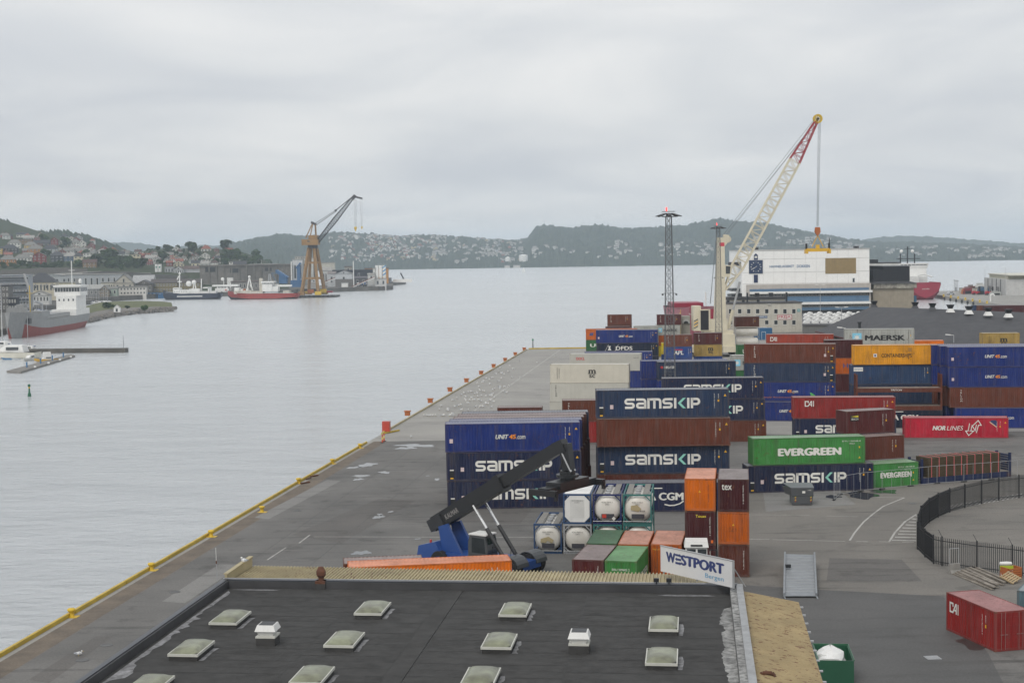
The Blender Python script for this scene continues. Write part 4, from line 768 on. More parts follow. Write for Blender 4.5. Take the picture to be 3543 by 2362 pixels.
for i in range(6): m=MB(); m.box(0,i*.2,.0,1.2,i*.2+.12,.025); o=m.ob('slat',mat('pale_wood',(.38,.29,.17),.85,var=.25),t,(0,0,.12)); o.rotation_euler=(.35,-.2,0)
for i in range(3): m=MB(); m.box(i*.53,0,.0,i*.53+.12,1.2,.1); o=m.ob('block',MATS['pale_wood'],t,(0,0,.02)); o.rotation_euler=(.35,-.2,0)
p=G(3490,2006); t=thing('cable_drum','rusty orange steel crate behind the tilted pallet','crate',p,.4)
for i in range(5): m=MB(); m.box(0,0,i*.18+.02,1.3,.06,i*.18+.14); m.ob('side_slat',mor,t)
m=MB(); m.box(0,0,.02,.06,1.0,.9); m.box(1.24,0,.02,1.3,1.0,.9); m.ob('end_frame',mor,t); t.name='steel_crate'
p=G(3462,1998); t=thing('work_trestle','grey work stand with lime green sign and white bundle by the fence','trestle',p,0)
for x in (0,.9): m=MB(); m.beam((x,-.2,0),(x+.05,.15,.95),.05); m.beam((x,.5,0),(x+.05,.15,.95),.05); m.ob('leg',steel,t)
m=MB(); m.box(-.05,.0,.62,1.0,.04,.95); m.ob('sign_panel',mat('lime',(.4,.5,.03),.5),t); m=MB(); m.lathe([(.02,-.5),(.14,-.45),(.16,.1),(.12,.45),(.02,.5)],8,(.45,.15,1.1),'x'); m.ob('bundle',white,t)
# white-bag bin at the bottom
p=G(2790,2345); t=thing('green_bin','dark green open bin with white sack beside the rusty canopy at bottom','bin',(p.x+.4,p.y-1.5,0),RZ)
m=MB(); w,d,h=2.1,3.6,1.5
for q in ((0,0,w,.06),(0,d-.06,w,d),(0,.06,.06,d-.06),(w-.06,.06,w,d-.06)): m.box(q[0],q[1],.1,q[2],q[3],h)
m.box(0,0,.04,w,d,.1); m.ob('body',metalp,t,None,0,(.02,.09,.05)); m=MB(); m.box(-.04,-.04,h,.0,d+.04,h+.08); m.box(w,-.04,h,w+.04,d+.04,h+.08); m.box(0,d,h,w,d+.04,h+.08); m.ob('rim',metalp,t,None,0,(.03,.12,.06))
t2=thing('white_sack','crumpled white sack heaped in the green bin at bottom','sack',(p.x+1.4,p.y-.2,.6),0); m=MB(); n=12; vs=[]
for j in range(8):
    for i in range(n):
        a=2*PI*i/n; r=(.95,1.0,1.0,.98,.95,.8,.5,.05)[j]*(.85+.3*vnoise(i*1.1+j*.6,j*.9,3)); vs.append((r*.9*math.cos(a),r*1.1*math.sin(a),j*.2+.15*vnoise(i*1.3,j,5)))
m.add(vs,[(j*n+i,j*n+(i+1)%n,(j+1)*n+(i+1)%n,(j+1)*n+i) for j in range(7) for i in range(n)]); m.ob('cloth',mat('white_cloth',(.75,.75,.74),.8,bump=(5,.6)),t2)
# shore power box and warning posts on the quay edge
p=G(1338,1497); t=thing('power_box','red shore power cabinet with yellow guard rail at the quay edge','cabinet',p,-.12); m=MB(); m.box(-.6,-.4,.25,.5,.5,1.7); m.ob('cabinet',metalp,t,None,0,(.45,.05,.03)); m=MB(); m.box(-.65,-.45,1.0,-.6,.1,1.6); m.ob('panel',white,t); m=MB(); m.beam((.0,-1.3,.15),(1.4,2.2,.15),.25,.2); m.ob('guard_rail',myel,t); m=MB(); m.box(-.6,-.4,0,.5,.5,.25); m.ob('plinth',darkm,t)
for i,(u,v) in enumerate(((1323,1531),(1329,1526))):
    t=thing('warning_post',('red and yellow','orange')[i]+' traffic post beside the red power cabinet','post',G(u,v),0); m=MB(); m.cyl((0,0,0),(0,0,.06),.3,10); m.ob('base',black,t)
    for k in range(4): m=MB(); m.cyl((0,0,.06+k*.36),(0,0,.42+k*.36),.1-.012*k,8); m.ob('band',metalp,t,None,0,(.6,.08,.03) if k%2==0 else (.7,.55,.1))
p=G(1844,1206); t=thing('light_beacon','small dark beacon post at the far corner of the quay','beacon',p); m=MB(); m.cyl((0,0,0),(0,0,2.2),.14,8,.1); m.ob('post',darkm,t); m=MB(); m.cyl((0,0,2.2),(0,0,2.7),.22,8); m.ob('lamp',mat('green_lamp',(.03,.2,.1),.4),t)
for i,(u,v,a) in enumerate(((1056,1672,.9),(1068,1657,1.3),(1088,1648,1.0))):
    m=MB(); m.cyl((-.7,0,.1),(.7,0,.1),.09,6); m.ob('iron_bar',rst,None,G(u,v),a,label='%s rusty iron bar lying by the yellow quay rail'%('lower','middle','upper')[i],cat='bar')
# ================================================================ TANK CONTAINERS
tankw=mat('tank_white',(.72,.7,.65),.35,noise=(.9,(.5,.46,.38),.45),var=.06)
def tank(x,y,yaw,z,fc,label,style):
    t=thing('tank_container',label,'tank container',(x,y,z),yaw); L,H=F20,ST; W=CW
    def fr(m,y0):
        for xx in (.06,W-.06): m.beam((xx,y0,0),(xx,y0,H),.12)
        for zz in (.08,H-.08): m.beam((0,y0,zz),(W,y0,zz),.1,.15)
        for sx,sz in ((0,0),(1,0),(0,1),(1,1)):
            a=(.06 if sx==0 else W-.06); b=(.6 if sx==0 else W-.6); zc=(.08 if sz==0 else H-.08); zd=(.62 if sz==0 else H-.62); m.beam((a,y0,zd),(b,y0,zc),.08)
    for y0 in (.08,L-.08): m=MB(); fr(m,y0); m.ob('end_frame',metalp,t,None,0,fc)
    for xx in (.06,W-.06):
        for zz in (.08,H-.08): m=MB(); m.beam((xx,.14,zz),(xx,L-.14,zz),.09,.12); m.ob('side_rail',metalp,t,None,0,fc)
        m=MB(); m.beam((xx,.1,H-.7),(xx,1.5,.1),.06); m.beam((xx,L-.1,H-.7),(xx,L-1.5,.1),.06); m.ob('brace',metalp,t,None,0,fc)
    r=1.14; prof=[(.01,.0),(.5,.03),(.85,.12),(1.05,.24),(r,.42),(r,L-.55),(1.05,L-.4),(.85,L-.28),(.01,L-.2)]
    m=MB(); m.lathe(prof,28,(W/2,.02 if style!='boxed' else .1,H/2-.02),'y'); m.ob('vessel',tankw,t,smooth=True)
    m=MB()
    for i in range(9):
        m.box(.25,.3+i*.62,H-.02,.75,.86+i*.62,H+.01); m.box(W-.75,.3+i*.62,H-.02,W-.25,.86+i*.62,H+.01)
    m.ob('walkway',mat('walkway_mesh',(.22,.21,.19),.6),t)
    for i in range(4): m=MB(); m.cyl((W/2,.9+i*1.35,H-.12),(W/2,.9+i*1.35,H+.01),.26,12); m.ob('hatch',steel,t)
    if style=='boxed':
        m=MB(); m.prism([(.16,.62),(.6,.16),(W-.6,.16),(W-.16,.62),(W-.16,H-.62),(W-.6,H-.16),(.6,H-.16),(.16,H-.62)],.03,.1,'y'); m.ob('end_panel',white,t); m=MB(); m.box(.6,.015,.5,W-.6,.03,H-.5); m.ob('label_plate',mat('off_white',(.62,.62,.6),.5),t)
        m=MB()
        for i in range(3): m.box(.15,.1+i*1.9,H-.01,W-.15,1.9+i*1.9,H+.03)
        m.ob('top_cover',white,t); text('HLTU 300124 3',t,.75,.01,H-.62,.95,.1,BK,.01); text('2 2 K 2',t,1.0,.01,H-.78,.4,.1,BK,.01)
    else:
        zt=-.04
        text(('MCMU 730101 7','PCVU 350072 6','HAAU 201803 6','WABU 071855 0')[len(label)%4],t,.75,zt,H-.75,.95,.11,BK,.01); text('22K2',t,1.05,zt,H-.92,.35,.1,BK,.01)
        m=MB(); m.box(.72,zt,.5,W-.62,zt+.012,.9); m.ob('placard_board',mat('placard',(.05,.05,.06),.6),t)
        if style=='haz': put(PLATE,t,.78,zt-.005,.55,.36,(.5,.04,.02),.32,name='hazard_label'); o=put(PLATE,t,1.6,zt-.005,.5,.25,WH,.25,name='hazard_label'); o.rotation_euler=(0,PI/4,0)
        if style in('stain',): m=MB(); m.add([(.6,zt,.98),(1.05,zt,.95),(1.2,zt,1.15),(1.6,zt,.92),(1.75,zt,1.2),(1.3,zt,1.5),(.62,zt,1.3)],[tuple(range(7))]); m.ob('label_residue',mat('residue',(.42,.35,.2),.8),t)
        if style=='haz2': text('K628',t,1.45,zt,1.1,.42,.12,BK,.02); m=MB(); m.add([(.65,zt,1.25),(1.3,zt,1.1),(1.55,zt,1.35),(1.2,zt,1.7),(.66,zt,1.6)],[tuple(range(5))]); m.ob('label_residue',mat('residue',(.42,.35,.2),.8),t)
        m=MB(); m.tube([(.0,-.12,.28),(W,-.12,.28)],.025); m.tube([(.4,-.12,.28),(.4,.05,.1)],.02); m.tube([(W-.4,-.12,.28),(W-.4,.05,.1)],.02); m.ob('bumper_rail',steel,t)
BLU,NVY,TEA,GRY=(.03,.07,.16),(.02,.03,.12),(.04,.17,.16),(.35,.36,.37)
yt=-.13; q0=G(1847,1914); ux=Vector((math.cos(yt),math.sin(yt),0))
def tq(k): return q0+ux*(k*2.58)
for k,(c,l,s) in enumerate(((BLU,'white tank container in blue frame standing alone at the left of the tanks','stain'),(GRY,'white tank container in grey frame with black placard, bottom row','plain'),(TEA,'white tank container in teal frame mostly hidden in the bottom row','plain'),(TEA,'white tank container in teal frame, rightmost of the bottom row','plain'))): p=tq(k); tank(p.x,p.y,yt,0,c,l,s)
for k,(c,l,s) in enumerate(((BLU,'tank container with flat white end panel in blue frame, top row left','boxed'),(NVY,'tank container with red hazard placard in navy frame, top row middle','haz'),(TEA,'tank container marked K628 in teal frame, top row right','haz2'))): p=tq(k+1); tank(p.x,p.y,yt,ST+.012,c,l,s)
# two tanks under a brown box near the office
for k in (0,1): 
    t=thing('tank_container',('lower','upper')[k]+' white tank container lying sideways in front of the office building','tank container',(56.8,385,1.4+k*ST),0); m=MB()
    m.lathe([(.01,.1),(.9,.2),(1.14,.5),(1.14,5.5),(.9,5.85),(.01,5.95)],18,(0,CW/2,ST/2),'x'); m.ob('vessel',tankw,t,smooth=True)
    for x in (.06,F20-.06): m=MB(); m.beam((x,.06,0),(x,.06,ST),.12); m.beam((x,CW-.06,0),(x,CW-.06,ST),.12); m.beam((x,0,ST-.06),(x,CW,ST-.06),.1); m.beam((x,0,.06),(x,CW,.06),.1); m.ob('end_frame',metalp,t,None,0,GRY)
t=thing('concrete_plinth','low concrete loading plinth under the two sideways tanks','plinth',(56.3,384.5,0)); m=MB(); m.box(0,0,0,7.2,3.6,1.1); m.ob('block',concrete,t); m=MB(); m.box(-.1,-.1,1.1,7.3,3.7,1.38); m.ob('cap',concrete,t)
container(F20,ST,'brown2','plain','small maroon container on top of two sideways tank containers',(56.8,385,1.4+2*ST+.01),0)
# ================================================================ FLAT RACKS
def flatrack(loc,rz,col,label,L=F40,endh=1.98,lean=False):
    t=thing('flat_rack',label,'flat rack',loc,rz); m=MB(); m.box(0,0,.0,L,.12,.6); m.box(0,CW-.12,0,L,CW,.6); m.ob('side_beam',paint,t,None,0,col)
    for i in range(24): m=MB(); m.box(.1+i*.5,.12,.52,.58+i*.5,CW-.12,.58); m.ob('deck_board',wood,t)
    for x in (0,L-.25):
        m=MB(); m.box(x,0,.6,x+.25,.22,.6+endh); m.box(x,CW-.22,.6,x+.25,CW,.6+endh); m.ob('corner_post',paint,t,None,0,col)
        m=MB(); 
        for i in range(7): m.box(x+.05,.22,.65+i*.27,x+.2,CW-.22,.86+i*.27)
        m.ob('end_wall',paint,t,None,0,lerp(col,(.02,.02,.02),.2))
    return t
p=Vector((55.6,217.6)); yw=-.1; s=Vector((math.cos(yw),math.sin(yw)))*6.1
b=p-s
container(F40,ST,'dnavy','cma','near-black container under the two brown flat racks',(b.x,b.y,0),yw)
f=flatrack((b.x,b.y,ST),yw,C_['brown'],'lower of two empty brown flat racks at right'); text('TAL',f,4.6,-.015,.18,.8,.26,WH,.04); f=flatrack((b.x,b.y,2*ST),yw,C_['brown'],'upper empty brown flat rack with Triton lettering at right'); text('TRITON',f,4.9,-.015,.2,1.6,.26,WH,.04)
f=flatrack((44.6,165.0,.05),.379,(.015,.025,.075),'blue flat rack carrying strapped timber behind the wire fence',endh=2.1)
ca,sa=math.cos(.379),math.sin(.379)
def fl(x,y): return (44.6+ca*x-sa*y,165.0+sa*x+ca*y,.66)
tm=mat('brown_boards',(.075,.052,.025),.85,var=.3,noise=(3,(.04,.028,.014),.6))
for k,(x0,w) in enumerate(((1.0,4.7),(5.75,5.0))):
    t=thing('timber_bundle','strapped dark brown board bundle on the blue flat rack, %s half'%('left','right')[k],'timber',fl(x0,.1),.379)
    for i in range(12): m=MB(); m.box(0,0,i*.18,w,2.2,i*.18+.165); m.ob('board_layer',tm,t)
    for i in range(5):
        x=.4+i*(w-.7)/4; m=MB(); m.box(x,-.02,0,x+.06,-.004,2.17); m.box(x,-.02,2.165,x+.06,2.2,2.19); m.ob('strap',mat('pink_strap',(.7,.16,.17),.6),t)
# ================================================================ REACH STACKER
KB=(.02,.065,.24); KX=(.016,.017,.019)
O=Vector((-2.2,122.45,0)); t=thing('reach_stacker','blue and black reach stacker with raised boom behind the orange container','reach stacker',O,-.6)
def bx(nm,x0,y0,z0,x1,y1,z1,c,m_=metalp,p=None): m=MB(); m.box(x0,y0,z0,x1,y1,z1); return m.ob(nm,m_,p or t,None,0,c)
m=MB(); m.hexa([(-5.2,-1.3,.7),(4.3,-1.3,.7),(4.3,1.3,.7),(-5.2,1.3,.7),(-5.2,-1.3,1.45),(4.3,-1.2,1.35),(4.3,1.2,1.35),(-5.2,1.3,1.45)]); m.ob('chassis',metalp,t,None,0,KB)
m=MB(); m.hexa([(-6.2,-1.6,.6),(-3.2,-1.6,.6),(-3.2,1.6,.6),(-6.2,1.6,.6),(-6.0,-1.5,1.85),(-4.3,-1.5,2.3),(-4.3,1.5,2.3),(-6.0,1.5,1.85)]); m.ob('engine_hood',metalp,t,None,0,KB)
for y in (-1.0,.75):
    m=MB(); m.hexa([(-3.9,y,1.3),(-1.9,y,1.3),(-1.9,y+.25,1.3),(-3.9,y+.25,1.3),(-4.3,y,3.5),(-3.4,y,3.8),(-3.4,y+.25,3.8),(-4.3,y+.25,3.5)]); m.ob('boom_tower',metalp,t,None,0,KB)
P0=Vector((-4.8,0,3.75)); P1=Vector((7.0,0,10.6)); d=(P1-P0).normalized(); up=Vector((-d.z,0,d.x))
def bar(nm,a,b,w,h,c=KX,taper=1): m=MB(); m.beam(a,b,w,h); return m.ob(nm,metalp,t,None,0,c)
bar('boom_outer',P0-d*.5,P0+d*7.2,1.0,1.25); bar('boom_inner',P0+d*7.2,P1,.75,.95); bar('boom_collar',P0+d*6.9,P0+d*7.5,1.15,1.45); bar('boom_tail',P0-d*.9,P0+d*.6,1.25,1.0,(.03,.032,.036))
o=text('KALMAR',t,0,0,0,1.5,.42,(.28,.27,.26),.03); o.matrix_local=Matrix.Translation(P0+d*1.0+Vector((0,-.52,0))-up*.25)@Matrix.Rotation(-math.atan2(d.z,d.x),4,'Y')@Matrix.Diagonal((1.5,1,.42,1))
hd=P1+d*.3; m=MB(); m.beam(P1-d*.3,hd+Vector((.35,0,.1)),.9,1.0); m.beam(hd+Vector((.3,0,.2)),Vector((hd.x+.6,0,8.9)),.8,.7); m.ob('boom_head',metalp,t,None,0,KX)
for y in (-.3,.3): m=MB(); m.cyl((hd.x+.1,y,10.4),(hd.x+1.0,y,8.8),.09,8); m.ob('tilt_cylinder',steel,t)
for y in (-.85,.85):
    a=P0+d*4.6+Vector((0,y,-.55)); b=Vector((2.3,y,1.3)); k=a.lerp(b,.42); m=MB(); m.cyl(a,k,.11,12); m.ob('lift_rod',mat('chrome',(.75,.75,.74),.15,metal=.9),t); m=MB(); m.cyl(k,b,.17,12); m.ob('lift_cylinder',metalp,t,None,0,(.03,.03,.032))
m=MB(); m.prism([(-1.1,1.4),(.75,1.4),(.85,2.0),(.6,3.15),(-.9,3.2),(-1.1,2.6)],-1.25,.2,'y'); c=m.ob('cab',metalp,t,None,0,(.07,.075,.08))
m=MB(); m.add([(-.75,-1.26,1.75),(.62,-1.26,1.75),(.5,-1.26,2.95),(-.72,-1.26,3.0)],[(0,1,2,3)]); m.ob('side_window',glass,c); m=MB(); m.add([(.82,-1.1,1.75),(.82,.1,1.75),(.7,.1,3.0),(.7,-1.1,3.0)],[(0,1,2,3)]); m.ob('windscreen',glass,c); m=MB(); m.box(-1.0,-1.3,3.18,.7,.25,3.28); m.ob('cab_roof',white,c)
def wheel(x,y,r,w):
    s=sub('wheel',t,(x,y,r)); m=MB(); m.lathe([(.5*r,-w/2),(.95*r,-w/2),(r,-w*.35),(r,w*.35),(.95*r,w/2),(.5*r,w/2)],22,axis='y'); m.ob('tyre',black,s); m=MB(); m.lathe([(.02,-w*.3),(.3*r,-w*.32),(.5*r,-w*.45),(.5*r,w*.45)],16,axis='y'); m.ob('rim',metalp,s,None,0,KB)
for y in (-1.75,-.95,.95,1.75): wheel(3.4,y,.88,.7)
for y in (-1.35,1.35): wheel(-3.9,y,.8,.6)
for y in (-2.1,.55): m=MB(); m.prism(arc(3.4,.88,1.02,10,150,8)+arc(3.4,.88,.94,150,10,8),y,y+1.55,'y'); m.ob('mudguard',metalp,t,None,0,(.05,.055,.06))
for x in (1.2,3.0): m=MB(); m.tube([(x,-1.2,1.35),(x+.1,-1.2,2.4),(x+.5,-1.2,2.4),(x+.6,-1.2,1.35)],.025); m.ob('handrail',darkm,t)
m=MB(); m.cyl((-5.4,-.6,1.95),(-5.4,-.6,2.25),.09,8); m.ob('beacon_lamp',mat('red_lens',(.5,.04,.03),.3),t)
S0=Vector((7.75,-3.5,7.6)); S1=Vector((7.75,3.5,7.6)); sd=(S1-S0).normalized(); sn=Vector((-sd.y,sd.x,0)); cc=(S0+S1)/2
m=MB(); m.beam(S0,S1,1.0,.55); m.beam(S0+sd*1.4+Vector((0,0,.3)),S1-sd*1.4+Vector((0,0,.3)),1.35,.5); m.ob('spreader_beam',metalp,t,None,0,KX)
m=MB(); m.cyl(cc+Vector((0,0,.3)),cc+Vector((0,0,1.25)),.62,14); m.cyl(cc+Vector((0,0,.75)),cc+Vector((0,0,.95)),.9,14); m.ob('rotator',metalp,t,None,0,KX)
for q in (S0,S1): m=MB(); m.beam(q-sn*1.2+Vector((0,0,-.05)),q+sn*1.2+Vector((0,0,-.05)),.5,.45); m.beam(q-sn*1.15,q-sn*1.15+Vector((0,0,-.6)),.22); m.beam(q+sn*1.15,q+sn*1.15+Vector((0,0,-.6)),.22); m.ob('twistlock_arm',metalp,t,None,0,KX)
m=MB(); m.tube([cc+Vector((-.5,-.4,1.2)),Vector((7.6,-.3,9.9)),Vector((7.0,-.2,10.9))],.06); m.tube([cc+Vector((.3,.3,1.2)),Vector((8.1,.3,9.7)),Vector((7.4,.3,10.9))],.06); m.ob('hydraulic_hose',black,t)
# terminal tractor behind the sign
t=thing('terminal_tractor','white cab of a terminal tractor behind the Westport sign','tractor',(13.0,115.2,0),-.1)
m=MB(); m.hexa([(0,0,.9),(1.75,0,.9),(1.75,1.7,.9),(0,1.7,.9),(.08,.08,3.2),(1.7,.08,3.2),(1.7,1.65,3.2),(.08,1.65,3.2)]); c=m.ob('cab',white,t); m=MB(); m.hexa([(-.04,-.1,3.2),(1.82,-.1,3.2),(1.82,1.75,3.2),(-.04,1.75,3.2),(.06,0,3.62),(1.75,0,3.62),(1.75,1.7,3.62),(.06,1.7,3.62)]); m.ob('cab_roof',white,c)
for x in (.16,.98): m=MB(); m.add([(x,-.012+.05,1.6),(x+.68,-.012+.05,1.6),(x+.68,.06,3.05),(x,.06,3.05)],[(0,1,2,3)]); m.ob('rear_window',glass,c)
m=MB(); m.box(.45,-.14,3.3,1.35,-.1,3.42); m.ob('light_bar',darkm,c); m=MB(); m.box(-.1,-3.5,.6,1.9,1.7,.95); m.ob('chassis',darkm,t); m=MB(); m.box(1.85,.1,2.95,2.4,.16,3.02); m.box(2.35,.05,2.3,2.5,.2,3.0); m.ob('mirror',darkm,t); m=MB(); m.box(2.0,-.1,3.55,2.16,0,3.75); m.ob('amber_lamp',mat('amber',(.7,.15,.02),.4),t); m=MB(); m.lathe([(.05,0),(.25,.05),(.25,.2),(.05,.25)],10,(1.35,.5,1.9),'y'); m.ob('green_seat',mat('hi_vis',(.2,.6,.05),.6),t)
for x in (.1,1.7):
    for y in (-2.4,1.0): m=MB(); m.lathe([(.2,-.15),(.5,-.15),(.5,.15),(.2,.15)],14,(x,y,.5),'x'); m.ob('wheel',black,t)
# ================================================================ LATTICE MASTS
def lattice(m,a,b,wa,wb,n,r,faces=4,rb=None):
    a=Vector(a); b=Vector(b); d=(b-a).normalized(); x=Vector((1,0,0)); x=(x-d*x.dot(d)).normalized() if abs(d.x)<.95 else Vector((0,0,1)); y=d.cross(x).normalized(); rb=rb or r*.6
    def P(k,i): w=(wa+(wb-wa)*k)/2; c=a.lerp(b,k); s=((1,1),(1,-1),(-1,-1),(-1,1))[i%4]; return c+x*w*s[0]+y*w*s[1]
    for i in range(4): m.cyl(P(0,i),P(1,i),r,5)
    for j in range(n):
        k0,k1=j/n,(j+1)/n
        for i in range(faces):
            m.cyl(P(k0,i),P(k1,i+1),rb,4,cap=False); m.cyl(P(k0,i+1),P(k1,i),rb,4,cap=False) if faces==4 and n>20 else None; m.cyl(P(k1,i),P(k1,i+1),rb,4,cap=False)
lm=mat('mast_steel',(.13,.135,.14),.6,metal=.2)
def mast(x,y,h,lab):
    t=thing('lattice_light_mast',lab,'light mast',(x,y,0)); m=MB(); lattice(m,(0,0,0),(0,0,h-1),1.7,.8,26,.045,4,.016); m.ob('tower',lm,t)
    m=MB(); lattice(m,(0,0,0),(0,0,h-1),.3,.3,30,.014,2,.01); m.ob('ladder',lm,t)
    m=MB(); m.box(-.9,-.9,h-1,.9,.9,h-.9); m.tube([(-.9,-.9,h-.2),(.9,-.9,h-.2),(.9,.9,h-.2),(-.9,.9,h-.2),(-.9,-.9,h-.2)],.03); m.ob('platform',lm,t)
    for i in range(8): a=i*PI/4; m=MB(); m.beam((.7*math.cos(a),.7*math.sin(a),h-.5),(1.9*math.cos(a),1.9*math.sin(a),h-.9),.5,.12); m.ob('floodlight',darkm,t)
    m=MB(); m.cyl((-.3,0,h-.2),(-.3,0,h+.4),.1,6); m.ob('warning_light',mat('red_lamp',(.8,.05,.04),.4,emit=(1,.05,.03,2.0)),t)
    for s in (-1,1): m=MB(); m.beam((0,0,h*.62),(s*1.0,-.3,h*.62),.06); m.ball((s*1.0,-.3,h*.62-.15),.16); m.ob('camera_bracket',lm,t)
p=PY(2323,1300,222); mast(p.x-.2,222,31.9,'tall grey lattice light mast rising from the middle of the container yard')
p=PY(2492,1204,352); mast(p.x-.3,352,32,'grey lattice light mast in front of the cream harbour crane')
# ================================================================ MOBILE HARBOUR CRANE
CY=375.0; px=CF/CY
def cp(u,v): p=PY(u,v,CY); return p
cr_=(.62,.57,.44); crm=mat('crane_cream',cr_,.5,rust=.2,streak=.25,var=.08)
base=cp(2487,1160); t=thing('harbour_crane','cream mobile harbour crane with lattice jib and yellow spreader','crane',(base.x,CY,0)); B0=Vector((base.x,CY,0))
def rp(u,v,dy=0): return cp(u,v)-B0+Vector((0,dy,0))
m=MB(); m.box(-7,-5,1.2,7,5,2.6); m.box(-3.5,-3.5,2.6,3.5,3.5,5.5); m.ob('undercarriage',crm,t)
for x in (-5.5,-3.5,3.5,5.5):
    for y in (-4,4): m=MB(); m.lathe([(.2,-.4),(.75,-.4),(.75,.4),(.2,.4)],14,(x,y,.75),'y'); m.ob('wheel',black,t)
a=rp(2430,1140); b=rp(2532,1102); m=MB(); m.box(a.x,-2.5,5.5,b.x,2.5,6.4); m.ob('slewing_platform',crm,t)
a=rp(2396,1139); b=rp(2452,1057); m=MB(); m.box(a.x,-2.4,6.4,b.x-2.2,2.4,b.z); m.ob('counterweight',crm,t)
a=rp(2415,1139); b=rp(2452,1068); m=MB(); m.box(a.x,-2.9,6.4,b.x,-2.4,b.z); o=m.ob('engine_house',crm,t); m=MB(); m.box(a.x+.3,-2.95,6.6,b.x-.4,-2.9,b.z-.3); m.ob('radiator_grille',darkm,o)
for i in range(5): q=rp(2404,1136-i*6); m=MB(); m.add([(q.x-.5,-2.42,q.z),(q.x+.5,-2.42,q.z+.55),(q.x+.5,-2.42,q.z+.8),(q.x-.5,-2.42,q.z+.25)],[(0,1,2,3)]); m.ob('hazard_stripe',letter,t,None,0,(.7,.4,.03) if i%2 else (.02,.02,.02))
a=rp(2447,1139); b=rp(2512,1101); m=MB(); m.box(a.x,-2.6,6.4,b.x,-2.2,b.z); m.ob('lower_house',crm,t)
# tower
l0,r0,l1,r1=rp(2469,1105),rp(2510,1105),rp(2481,822),rp(2505,822)
m=MB(); m.hexa([(l0.x,-1.4,6.4),(r0.x,-1.4,6.4),(r0.x,1.4,6.4),(l0.x,1.4,6.4),(l1.x,-.9,l1.z),(r1.x,-.9,r1.z),(r1.x,.9,r1.z),(l1.x,.9,l1.z)]); m.ob('tower',crm,t)
q=rp(2505,836); m=MB(); m.prism([(q.x,q.z-1.2),(q.x+1.2,q.z+.2),(q.x+1.2,q.z+1.6),(q.x-.2,q.z+1.8)],-.8,.8,'y'); m.ob('tower_head',crm,t)
q=rp(2517,828); m=MB(); m.lathe([(.1,-.6),(.85,-.6),(.85,.6),(.1,.6)],18,(q.x,0,q.z),'y'); m.ob('sheave',crm,t); SH=q
q=rp(2515,937); m=MB(); m.prism([(q.x-.7,q.z-1.5),(q.x+.6,q.z-1.5),(q.x+.95,q.z+1.3),(q.x-.7,q.z+1.5)],-1.2,1.0,'y'); c=m.ob('operator_cab',crm,t); m=MB(); m.add([(q.x-.45,-1.22,q.z-.7),(q.x+.55,-1.22,q.z-.7),(q.x+.75,-1.22,q.z+1.1),(q.x-.45,-1.22,q.z+1.25)],[(0,1,2,3)]); m.ob('window',glass,c)
put(PLATE,t,rp(2496,845).x-.6,-.98,rp(2496,845).z-.5,1.2,(.55,.05,.08),.9,name='emblem')
# jib
PV=rp(2508,1003); TP=rp(2822,424)
def chordbox(m,a,b,wa,wb,n,r): lattice(m,a,b,wa,wb,n,r)
K=PV+(TP-PV)*.14; KM=PV+(TP-PV)*.5; KR=PV+(TP-PV)*.77
jd=(TP-PV).normalized(); jn=Vector((jd.z,0,-jd.x))
jl=mat('jib_cream',cr_,.5,var=.06); jr=mat('jib_red',(.32,.02,.03),.5)
def seg(m,a,b,wa,wb,n,r,rb):
    # two side trusses 1.6 m apart
    for y in (-1.0,1.0):
        o=Vector((0,y,0)); A0,A1=a-jn*wa/2+o,a+jn*wa/2+o; B0_,B1=b-jn*wb/2+o,b+jn*wb/2+o
        m.cyl(A0,B0_,r,6); m.cyl(A1,B1,r,6)
        for j in range(n):
            k0,k1=j/n,(j+1)/n; c0,c1=A0.lerp(B0_,k0),A1.lerp(B1,k0); e0,e1=A0.lerp(B0_,k1),A1.lerp(B1,k1)
            m.cyl(c0 if j%2 else c1,e1 if j%2 else e0,rb,4,cap=False); m.cyl(e0,e1,rb,4,cap=False)
    for j in range(n+1):
        k=j/n; 
        for s in (-1,1): c=(a.lerp(b,k))+jn*s*(wa+(wb-wa)*k)/2; m.cyl(c-Vector((0,1,0)),c+Vector((0,1,0)),rb,4,cap=False)
m=MB(); seg(m,PV,K,.3,2.9,3,.17,.08); seg(m,K,KM,2.9,2.8,9,.17,.08); seg(m,KM,KR,2.8,2.6,7,.16,.075); m.ob('jib',jl,t)
m=MB(); seg(m,KR,TP,2.6,.7,7,.15,.07); m.ob('jib_tip',jr,t)
m=MB(); q=TP+jd*1.0
for y in (-.5,.5):
    m.lathe([(.75,-.12),(1.12,-.12),(1.12,.12),(.75,.12),(.75,-.12)],24,(q.x,y,q.z),'y')
    for i in range(8): a=i*PI/4; m.beam((q.x,y,q.z),(q.x+.95*math.cos(a),y,q.z+.95*math.sin(a)),.12)
m.ob('jib_sheave',rubyl,t); m=MB(); m.beam(TP,q,.5); m.cyl((q.x,-.7,q.z),(q.x,.7,q.z),.3,8); m.ob('jib_head',darkm,t)
a=rp(2560,975); b=rp(2520,1136); k=a.lerp(b,.6); m=MB(); m.cyl(a,k,.28,10); m.ob('luffing_rod',steel,t); m=MB(); m.cyl(k,b,.42,10); m.ob('luffing_cylinder',crm,t)
rope=mat('steel_rope',(.16,.17,.18),.5,metal=.3)
m=MB()
for s,y in ((0,-.4),(.5,.4)): m.cyl(SH+Vector((-.4,y,.8+s*.6)),TP+jd*.6+Vector((0,y,0)),.045,5)
m.cyl(rp(2484,835,-.5),TP+jd*1.6+Vector((-.6,0,0)),.05,5); m.cyl(rp(2478,830,.5),rp(2459,1050,.5),.05,5); m.cyl(rp(2476,830,-.5),rp(2456,1050,-.5),.05,5); m.ob('luffing_rope',rope,t)
hk=rp(2829,800); m=MB()
